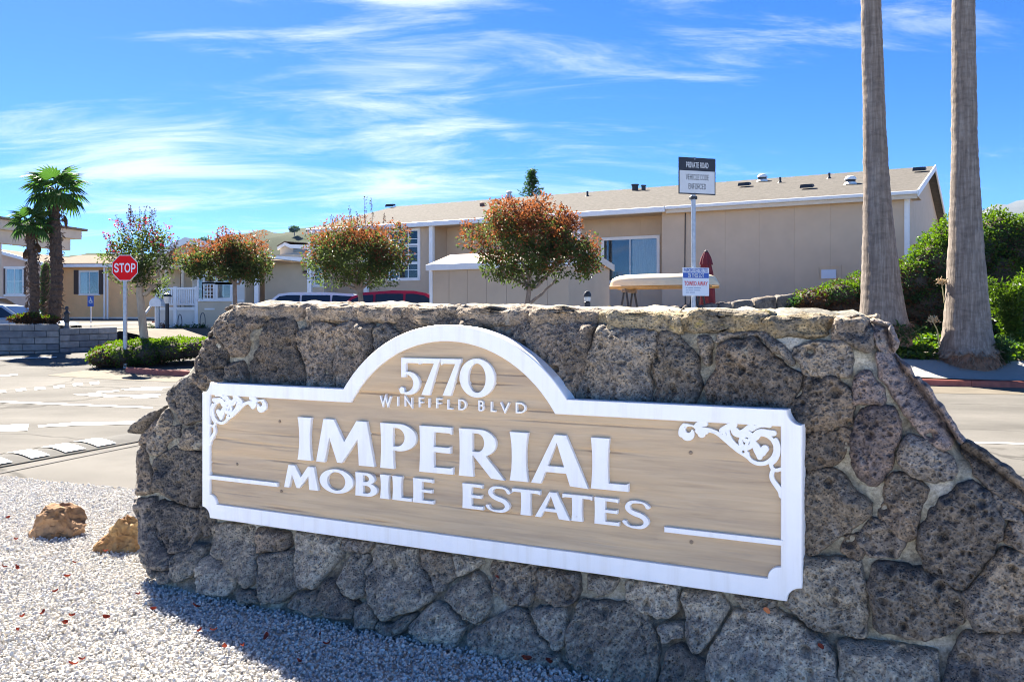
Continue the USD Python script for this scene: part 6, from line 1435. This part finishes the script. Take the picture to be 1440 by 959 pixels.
HC.part('wall_light', MB().rbox(cxp(401), cxp(407), -0.1, -0.001, czp(384), czp(381), 0.01), M_shutter)
window(HC, None, cxp(419), cxp(427.5), czp(400), czp(377), 0.0, 1, 2, 0.12)
for px, pt in ((357, 352), (434, 340)):
    x = (px - 395) * (YC + 1) / F; HC.part('carport_post', MB().rbox(x - 0.085, x + 0.085, -2.0, -1.84, 0.5, czp(pt) - 0.2, 0.01), M_trim)
# orange house
YD = 58.0; kD = YD / F; HO = Thing('orange_house', 'orange tan home with pinkish gable wing and brown shutters', 'house', ((85 - 720) * kD, YD, 0), -3)
ox = lambda px: (px - 85) * kD; oz = lambda py: EYE + (HZ - py) * kD
HO.part('wall', MB().box(ox(85), ox(222), 0, 9, 0.8, oz(374)), M_orange)
HO.part('wing_wall', MB().prism(Polygon([(ox(-42), 0.8), (ox(85), 0.8), (ox(85), oz(374)), (ox(20), oz(357)), (ox(-42), oz(374))]), 'y', -2.0, 9.0), M_pinkish)
HO.part('roof', MB().prism(Polygon([(-0.5, oz(373.5)), (4.5, oz(354)), (9.5, oz(373.5)), (9.5, oz(371)), (4.5, oz(352)), (-0.5, oz(371))]), 'x', ox(60), ox(228)), M_roof2)
HO.part('gutter', MB().rbox(ox(84), ox(228), -0.7, -0.502, oz(377), oz(372.5), 0.03), M_trim)
for pts in ([(-50, 376), (20, 356), (20, 353), (-50, 373)], [(20, 356), (94, 376), (94, 373), (20, 353)]):
    HO.part('wing_roof', MB().prism(Polygon([(ox(a), oz(b)) for a, b in pts]), 'y', -2.5, 9.0), M_roof2)
    HO.part('rake_board', MB().prism(Polygon([(ox(a), oz(b + (1.5 if i < 2 else 0))) for i, (a, b) in enumerate(pts)]), 'y', -2.6, -2.502), M_trim)
HO.part('corner_board', MB().rbox(ox(152.5), ox(154.5), -0.5, -0.4, 0.8, oz(377), 0.01).rbox(ox(157), ox(159), -0.5, -0.4, 0.8, oz(377), 0.01), M_trim)
window(HO, None, ox(114), ox(140), oz(413), oz(383), 0.0, 2, 1, 0.12, curtain=0.4)
for a, b in ((105, 112), (141, 147)): HO.part('shutter', MB().rbox(ox(a), ox(b), -0.08, -0.001, oz(414), oz(380), 0.01), M_shutter)
window(HO, None, ox(35), ox(57), oz(414), oz(381), -2.0, 2, 2, 0.18, curtain=0.8)
for a, b in ((31, 33.5), (59.5, 62)): HO.part('shutter', MB().rbox(ox(a), ox(b), -2.08, -2.001, oz(415), oz(380), 0.01), M_shutter)
window(HO, None, ox(-16), ox(4), oz(414), oz(383), -2.0, 1, 1, 0.15)
HO.part('wall_vent', MB().rbox(ox(7), ox(14), -2.05, -2.001, oz(386), oz(381), 0.01), M_galv)
HO.part('roof_vent', MB().rbox(ox(86), ox(96), 1.2, 1.8, oz(367.5), oz(365), 0.05), M_black)
HO.part('skirting', MB().box(ox(85.2), ox(222), -0.03, -0.001, 0.8, oz(446)), M_pale)
# carport canopy at the upper left
CPx = Thing('carport', 'cream flat carport canopy entering at the upper left behind the palms', 'carport', (0, 0, 0), 0)
A_, B_ = at(0, 305, 39.0), at(115, 322, 44.3)
dv = (B_ - A_)[:2]; dv /= np.linalg.norm(dv); nv = np.array([-dv[1], dv[0]]); st_ = A_[:2] - dv * 9
def slab(s0, s1, w0, w1, z0, z1, inset=0.0):
    q = [st_ + dv * s + nv * w for s, w in ((s0, w0), (s1, w0), (s1, w1), (s0, w1))]
    v = [(*p, z) for z in (z0, z1) for p in q]; return (v, [(3, 2, 1, 0), (4, 5, 6, 7), (0, 1, 5, 4), (1, 2, 6, 5), (2, 3, 7, 6), (3, 0, 4, 7)])
Lc = 9 + np.linalg.norm((B_ - A_)[:2])
M_canopy = mat('cream_canopy', (0.48, 0.42, 0.33), 0.7, 0.06, 3.0)
CPx.part('roof', slab(0, Lc + 0.25, -0.15, 8.0, A_[2] - 0.10, A_[2]), M_roof2)
CPx.part('fascia', slab(0, Lc, 0.0, 7.9, A_[2] - 0.52, A_[2] - 0.101), M_canopy)
CPx.part('beam', slab(0, Lc - 0.5, 0.25, 0.65, A_[2] - 1.10, A_[2] - 0.521), M_canopy); CPx.part('beam', slab(0, Lc - 0.5, 6.9, 7.3, A_[2] - 1.10, A_[2] - 0.521), M_canopy)
for s in (1.0, Lc - 5.0):
    for w_ in (0.45, 7.1):
        p = st_ + dv * s + nv * w_; CPx.part('post', MB().rbox(p[0] - 0.12, p[0] + 0.12, p[1] - 0.12, p[1] + 0.12, 0, A_[2] - 1.101, 0.02), M_canopy)

# planter wall of grey blocks, windmill palms, cars
M_block = [mat('grey_block_%s' % 'abc'[i], c, 0.9, 0.3, 5.0, 0.6, 40.0, 0.02) for i, c in enumerate([(0.19, 0.185, 0.18), (0.24, 0.225, 0.21), (0.15, 0.15, 0.155)])]
PW = Thing('planter_wall', 'long grey block planter wall with a lower stepped end at the left', 'planter wall')
def block_row(p0, p1, ztop0, ztop1, rows, seed):
    rg = np.random.default_rng(seed); d = np.array(p1) - np.array(p0); L = np.linalg.norm(d); d = d / L; nn = np.array([-d[1], d[0]]); n = max(2, round(L / 0.62))
    for r in range(rows):
        for i in range(n + (r % 2)):
            s0 = (i - 0.5 * (r % 2)) * L / n; s1 = s0 + L / n; s0, s1 = max(s0, 0) + 0.008, min(s1, L) - 0.008
            if s1 - s0 < 0.05: continue
            zz = lambda s: ztop0 + (ztop1 - ztop0) * s / L
            hh = 0.20; o = rg.uniform(-0.015, 0.015); a, b = np.array(p0) + d * s0, np.array(p0) + d * s1
            v = [(*(q - nn * o + nn * w), zz(s) - r * hh - dz) for q, s in ((a, s0), (b, s1)) for w, dz in ((0, 0.012), (0.02, 0.0), (0.3, 0.0), (0.3, hh - 0.01), (0.02, hh - 0.008), (0, hh - 0.02))]
            PW.part('block', trimesh.convex.convex_hull(np.array(v)), M_block[int(rg.integers(0, 3))])
q0, q1, q2 = at(-60, 455, 26.2), at(83, 455, 27.6), at(165, 459, 29.0)
block_row(q0[:2], q1[:2], EYE - 9 / F * 26.5, EYE - 9 / F * 27.6, 6, 1)
block_row((q1 + [0.03, 0, 0])[:2], q2[:2], EYE - 15 / F * 27.8, EYE - 13 / F * 29.0, 5, 2)
single('planter_soil', (np.array([(q0[0], q0[1] + 0.25, 1.25), (q1[0], q1[1] + 0.25, 1.25), (q1[0] + 0.2, q1[1] + 6, 1.32), (q0[0], q0[1] + 6, 1.30)]), [(0, 1, 2, 3)]), M_dirt, kind='structure')
single('parking_pad', (np.array([(q1[0] + 0.2, q1[1] + 0.28, 1.10), (q2[0] - 0.02, q2[1] + 0.25, 1.08), (q2[0] - 0.02, 47, 1.10), (q1[0] - 6, 47, 1.10), (q2[0] + 2.5, q2[1] + 0.6, 0.50), (q2[0] + 2.5, 47, 1.10)]), [(0, 1, 2, 3), (1, 4, 5, 2)]), M_concrete, kind='structure')
hedge('bush', [hb(30, 449, 27.9, 16, 6, .3), hb(45, 448, 28, 14, 7, .3), hb(70, 450, 28.2, 12, 5, .3)], 'low straw coloured ground plants on top of the planter wall', 'bush', 56, 2200, M_leaf_dry, 0.09, bright_top=0.5)

def windmill_palm(label, px_b, py_b, px_t, py_t, Y, rad_px, w_px, seed, nf, dry):
    rg = np.random.default_rng(seed); b = at(px_b, py_b, Y); tp = at(px_t, py_t, Y) - b; k = Y / F; t = Thing('palm_tree', label, 'palm tree', b)
    n = 60; q = np.linspace(0, 1, n); pts = q[:, None] * tp + np.column_stack([0.06 * np.sin(q * 5), 0 * q, 0 * q]); r = w_px * k / 2 * (1 - 0.12 * q) * (1 + 0.10 * np.sin(np.arange(n) * 2.1))
    mb = MB(); mb.tube(pts, r, 14); t.part('trunk', mb, mat('shaggy_trunk_%s' % 'ab'[seed % 2], (0.085, 0.052, 0.034), 0.95, 0.4, 12.0, 0.8, 30.0, 0.03))
    m = 420; z = rg.random(m); a = rg.uniform(0, 6.28, m); P = z[:, None] * tp + np.column_stack([np.cos(a), np.sin(a), 0 * a]) * (w_px * k / 2)
    t.part('trunk_fibre', leaves(P, 0.16, 0.05, rg, out=np.column_stack([np.cos(a) * .8, np.sin(a) * .8, -1.2 + 0 * a])), M_frond_dry if False else mat('fibre_%s' % 'ab'[seed % 2], (0.15, 0.095, 0.06), 0.95), kind='stuff')
    R_ = rad_px * k
    for i in range(nf):
        az = i * 2.399 + rg.uniform(-.2, .2); el = 1.25 - 1.9 * (i / nf) ** 0.9; mm = fan_leaf(R_ * 0.58, R_ * 0.5, rg, 0.55, 15, 2.0, 0.6)
        mm.apply_transform(rot_to(az, el)); t.part('frond', mm.apply_translation(tp + [0, 0, 0.05]), M_frond)
    for i in range(dry):
        az = i * 2.1 + rg.uniform(-.3, .3); mm = fan_leaf(R_ * 0.5, R_ * 0.55, rg, 0.2, 10, 0.7, 0.6); mm.apply_transform(rot_to(az, -1.15)); t.part('dry_frond', mm.apply_translation(tp - [0, 0, 0.15 + 0.1 * (i % 3)]), M_frond_dry)
windmill_palm('taller shaggy fan palm in the planter at the left', 76, 447, 79, 272, 29.0, 44, 17, 10, 26, 5)
windmill_palm('shorter shaggy fan palm with hanging dead leaves at the left', 47, 447, 45, 318, 28.6, 33, 13, 11, 22, 7)
hedge('cypress', [hb(64, 432, 31, 6, 16, .2), hb(64, 412, 31, 6.5, 20, .2), hb(64, 390, 31, 5.5, 18, .2), hb(64, 377, 31, 3.5, 8, .15)], 'slim clipped green column cypress between the shaggy palms', 'cypress', 57, 3600, M_leaf_dark, 0.06, bright_top=0.5, core=0.88, gap=0.2)
# accessible parking sign
YI = 40.0; b = at(128, HZ, YI); b[2] = 1.08; zt, z0 = at(128, 416, YI)[2] - 1.08, at(128, 431, YI)[2] - 1.08
AS = Thing('parking_sign', 'small blue accessible parking sign on a thin post by the orange wall', 'sign', b)
AS.part('post', MB().lathe([(0.025, 0), (0.025, zt)], n=8), M_white_metal)
pp = AS.part('sign_panel', MB().rbox(-0.14, 0.14, -0.04, -0.03, z0, zt, 0.003), M_sign_blue); zc = (z0 + zt) / 2 + 0.03
sym = unary_union([Point(-0.01, zc + 0.11).buffer(0.022), LineString([(-0.01, zc + 0.08), (-0.005, zc - 0.01), (0.05, zc - 0.01), (0.075, zc - 0.09)]).buffer(0.016), LineString([(-0.01, zc + 0.04), (0.04, zc + 0.04)]).buffer(0.013),
                   Point(-0.005, zc - 0.05).buffer(0.075).difference(Point(-0.005, zc - 0.05).buffer(0.05)).difference(sbox(-0.01, zc - 0.04, 0.2, zc + 0.2))])
AS.part('wheelchair_symbol', MB().prism(sym, 'y', -0.044, -0.0395), M_sign_white, pp)
# bronze garden figure on the planter step
fb_ = at(94, 463, 28.0); FG = Thing('garden_statue', 'small dark garden statue standing on the planter step', 'statue', fb_)
FG.part('pedestal', MB().lathe([(0.12, 0), (0.12, 0.06), (0.07, 0.1), (0.06, 0.2)], n=10), M_block[0]); FG.part('figure', MB().lathe([(0.07, 0.2), (0.09, 0.3), (0.06, 0.42), (0.10, 0.50), (0.05, 0.56), (0.03, 0.58), (0.055, 0.63), (0.05, 0.69), (0.0, 0.72)], n=12), M_black, smooth=60)

M_tyre = mat('tyre_rubber', (0.02, 0.02, 0.02), 0.9); M_rim = mat('wheel_rim', (0.45, 0.45, 0.46), 0.3, metal=0.8)
M_car_glass = mat('car_glass', (0.015, 0.02, 0.028), 0.04, spec=0.8); M_lampglass = mat('headlamp', (0.6, 0.6, 0.6), 0.1)
def car(name, label, loc, rz, paint, kind, roof_paint=None):
    """x forward. kind: 'suv' or 'sedan' or 'hatch'"""
    t = Thing(name, label, 'car', loc, rz)
    L, Wd, Hh = {'suv': (4.7, 1.86, 1.72), 'sedan': (4.6, 1.78, 1.45), 'hatch': (4.2, 1.76, 1.50)}[kind]
    belt = {'suv': 1.08, 'sedan': 0.93, 'hatch': 0.96}[kind]
    x = lambda q: (q - 0.5) * L
    low = Polygon([(x(0.0), 0.32), (x(1.0), 0.30), (x(1.0), 0.62), (x(0.97), 0.80), (x(0.74), belt), (x(0.08), belt), (x(0.01), belt - 0.15)]).buffer(-0.05).buffer(0.05)
    for wx in (0.18, 0.81): low = low.difference(Point(x(wx), 0.32).buffer(0.37))
    def loft(poly, w0, w1, z0, z1):
        m = trimesh.creation.extrude_polygon(densify(poly, 0.12), 1.0, engine='earcut'); v = np.array(m.vertices); f = np.array(m.faces)
        k = np.clip((v[:, 1] - z0) / (z1 - z0), 0, 1); hwid = (w0 + (w1 - w0) * k) / 2; e = 1 - 0.10 * (np.abs(v[:, 0]) / (L / 2)) ** 4
        return np.column_stack([v[:, 0], (v[:, 2] * 2 - 1) * hwid * e, v[:, 1]]), f[:, ::-1]
    t.part('body', loft(low, Wd * 0.98, Wd, 0.3, belt), paint, smooth=35)
    pts = {'suv': [(0.02, belt - 0.02), (0.05, Hh - 0.22), (0.10, Hh - 0.05), (0.28, Hh), (0.50, Hh), (0.58, Hh - 0.05), (0.74, belt - 0.02)], 'sedan': [(0.10, belt - 0.02), (0.26, Hh - 0.10), (0.36, Hh - 0.01), (0.48, Hh), (0.56, Hh - 0.05), (0.74, belt - 0.02)],
           'hatch': [(0.02, belt - 0.02), (0.10, Hh - 0.18), (0.17, Hh - 0.06), (0.36, Hh), (0.50, Hh - 0.01), (0.58, Hh - 0.07), (0.76, belt - 0.02)]}[kind]
    gh = Polygon([(x(a), b) for a, b in pts]).buffer(-0.02).buffer(0.02)
    t.part('roof', loft(gh, Wd * 0.97, Wd * 0.72, belt, Hh), roof_paint or paint, smooth=35)
    inn = gh.buffer(-0.075).intersection(sbox(-9, belt + 0.02, 9, Hh - 0.09))
    xs_ = inn.bounds; cuts = [xs_[0], xs_[0] + (xs_[2] - xs_[0]) * 0.30, xs_[0] + (xs_[2] - xs_[0]) * 0.60, xs_[2]]
    for i in range(3):
        pn = inn.intersection(sbox(cuts[i] + 0.03, 0, cuts[i + 1] - 0.03, 9))
        if pn.is_empty: continue
        pn = pn.buffer(-0.03).buffer(0.03)
        for sgn in (-1, 1):
            m = trimesh.creation.triangulate_polygon(densify(pn, 0.15), engine='earcut'); v = np.array(m[0]); kk = np.clip((v[:, 1] - belt) / (Hh - belt), 0, 1)
            y = (Wd * 0.97 + (Wd * 0.72 - Wd * 0.97) * kk) / 2 * (1 - 0.10 * (np.abs(v[:, 0]) / (L / 2)) ** 4) + 0.006
            f = np.array(m[1]); t.part('side_window', (np.column_stack([v[:, 0], sgn * y, v[:, 1]]), f), M_car_glass)
    for nm, (a, b) in (('windscreen', (pts[-1], pts[-2])), ('rear_window', (pts[0], pts[1]))):
        A, B = np.array([x(a[0]), a[1]]), np.array([x(b[0]), b[1]]); d = B - A; nrm = np.array([d[1], -d[0]]) / np.linalg.norm(d); nrm = nrm if nrm[0] * (1 if nm == 'windscreen' else -1) > 0 else -nrm
        P0, P1 = A + d * 0.12 + nrm * 0.012, A + d * 0.93 + nrm * 0.012
        wl, wh_ = Wd * 0.43, Wd * 0.35; t.part(nm, MB().add([(P0[0], -wl, P0[1]), (P0[0], wl, P0[1]), (P1[0], wh_, P1[1]), (P1[0], -wh_, P1[1])], [(0, 1, 2, 3)]), M_car_glass)
    for wx in (0.18, 0.81):
        for sgn in (-1, 1):
            c = np.array([x(wx), sgn * (Wd / 2 - 0.11), 0.32]); R4 = trimesh.transformations.rotation_matrix(math.pi / 2, [1, 0, 0])
            w = t.part('wheel', MB().lathe([(0.20, -0.10), (0.30, -0.10), (0.32, -0.07), (0.32, 0.07), (0.30, 0.10), (0.20, 0.10)], n=22).done().apply_transform(R4).apply_translation(c), M_tyre, smooth=40)
            t.part('rim', MB().lathe([(0.0, -0.09), (0.20, -0.105), (0.20, 0.105), (0, 0.09)], n=16).done().apply_transform(R4).apply_translation(c), M_rim, w)
    for sgn in (-1, 1):
        t.part('headlight', MB().rbox(x(0.955), x(0.995), sgn * Wd * 0.36 - 0.16, sgn * Wd * 0.36 + 0.16, 0.62, 0.74, 0.02), M_lampglass)
        t.part('tail_light', MB().rbox(x(0.0) - 0.01, x(0.035), sgn * Wd * 0.38 - 0.12, sgn * Wd * 0.38 + 0.12, 0.68, 0.9, 0.02), M_sign_red)
        t.part('door_mirror', MB().rbox(x(0.66), x(0.70), sgn * (Wd / 2 + 0.08) - 0.09, sgn * (Wd / 2 + 0.08) + 0.09, belt, belt + 0.13, 0.03), roof_paint or paint)
    return t
P_silver = mat('silver_paint', (0.62, 0.66, 0.72), 0.22, spec=0.7); P_red = mat('red_paint', (0.25, 0.012, 0.03), 0.2, spec=0.7); P_blue = mat('blue_grey_paint', (0.24, 0.30, 0.38), 0.22, spec=0.7); P_whitecar = mat('white_paint', (0.72, 0.73, 0.75), 0.22, spec=0.7)
c = at(418, HZ, 28.0); car('parked_car', 'silver white sport utility car parked before the carport posts', (c[0], 28.0, EYE + (HZ - 411.5) * 28 / F - 1.73), 178, P_silver, 'suv')
c = at(585, HZ, 25.0); car('parked_car', 'dark red car parked between the white post and the shed', (c[0], 25.0, EYE + (HZ - 409.5) * 25 / F - 1.50), 0, P_red, 'hatch')
c = at(8, HZ, 31.5); car('parked_car', 'blue grey sedan parked behind the planter wall at the left edge', (c[0], 31.5, EYE + (HZ - 428) * 31.5 / F - 1.45), 0, P_blue, 'sedan')
c = at(-18, HZ, 35.5); car('parked_car', 'white car mostly hidden behind the blue sedan', (c[0], 35.5, EYE + (HZ - 416) * 35.5 / F - 1.50), 0, P_whitecar, 'hatch')

# ------------------------------------------------------------------ conifer, hills
def conifer():
    rg = np.random.default_rng(97); Y = 46.0; b = at(748, HZ, Y); b[2] = 1.0; h = at(748, 237, Y)[2] - 1.0
    t = Thing('conifer', 'dark conifer top showing above the roof of the tan home', 'tree', b)
    t.part('trunk', MB().tube([(0, 0, 0), (0.05, 0, h * .6), (0, 0, h)], [0.16, 0.10, 0.02], 8), M_bark)
    P, U = [], []
    for i in range(70):
        z = h * (0.35 + 0.65 * (i / 70) ** 0.9); r = (h - z) * 0.30 + 0.12; az = i * 2.4 + rg.uniform(-.4, .4)
        L = r * rg.uniform(0.6, 1.15); q = rg.random((60, 1)); e = np.array([math.cos(az) * L, math.sin(az) * L, 0.25 * L - 0.1])
        P.append(np.array([0, 0, z]) + q * e + rg.normal(0, 0.07, (60, 3))); U.append(np.tile(e / np.linalg.norm(e), (60, 1)))
    t.part('crown', leaves(np.vstack(P), 0.17, 0.05, rg, out=np.vstack(U) * 0.9), M_leaf_dark)
conifer()
def ridge(name, pts_px, Y, depth, m, seed, amp):
    n = 160; px = np.linspace(pts_px[0][0], pts_px[-1][0], n); py = np.interp(px, [p[0] for p in pts_px], [p[1] for p in pts_px])
    top = np.stack([(px - 720) / F * Y, np.full(n, Y), EYE + (HZ - py) / F * Y], 1); rows = []
    for q in np.linspace(0, 1, 14):
        r = top.copy(); r[:, 1] += depth * (q - 0.5) * 2; r[:, 0] *= r[:, 1] / Y * 0 + 1
        r[:, 2] = (top[:, 2] + 40) * math.sin(math.pi * (0.02 + 0.96 * q)) ** 0.8 - 40 + amp * (fbm(np.column_stack([r[:, 0], r[:, 1], 0 * r[:, 0]]) / (Y * 0.03), 4, seed) - 0.5) * math.sin(math.pi * q); rows.append(r)
    i = np.arange(13)[:, None] * n + np.arange(n - 1)[None]
    single(name, (np.vstack(rows), np.stack([i, i + 1, i + n + 1, i + n], -1).reshape(-1, 4)), m, kind='structure', smooth=True)
M_hill = mat('dry_green_hill', (0.062, 0.068, 0.034), 0.95, 0.3, 0.02, col2=(0.03, 0.045, 0.02), spec=0.05)
M_mtn = mat('far_mountain', (0.07, 0.075, 0.06), 0.95, 0.25, 0.003)
ridge('hill', [(-900, 366), (-200, 364), (150, 362), (240, 355), (300, 342), (385, 329), (430, 323), (500, 320), (620, 326), (800, 345), (1000, 352)], 700.0, 200.0, M_hill, 3, 16.0)
ridge('mountain', [(900, 420), (1150, 380), (1300, 333), (1380, 297), (1440, 276), (1600, 250), (1900, 262), (2400, 330), (3000, 400)], 3800.0, 1000.0, M_mtn, 5, 150.0)
rg = np.random.default_rng(101)
for i, (px, py, w, lab) in enumerate([(414, 322, 8, 'far round tree on the hill crest right of the dormer'), (288, 338, 9, 'far round tree on the hill crest above the porch gable')]):
    b = at(px, py + 4, 640.0); t = Thing('hill_tree', lab, 'tree', b); k = 640 / F
    t.part('trunk', MB().tube([(0, 0, -3), (0, 0, 1.5)], [0.4, 0.3], 6), M_bark)
    P, U = blob_points([(np.array([0, 0, 2.0]), np.array([w * k, w * k * .7, 2.4])), (np.array([-w * k * .5, 0, 1.2]), np.array([w * k * .6, 2, 1.6]))], 900, rg, 0.5, 0.3, 0.5)
    t.part('crown', leaves(P, 0.9, 0.6, rg), M_leaf_dark)

# ------------------------------------------------------------------ the air
haze = usdkit.material(stage, '/World/Looks/haze', {'v': ('principled_volume', {'color': (0.30, 0.52, 0.95), 'density': 0.00004, 'anisotropy': 0.0})}, volume='v.volume')
single('haze', MB().box(-6000, 6000, -300, 5200, -60, 760), haze, kind='stuff')
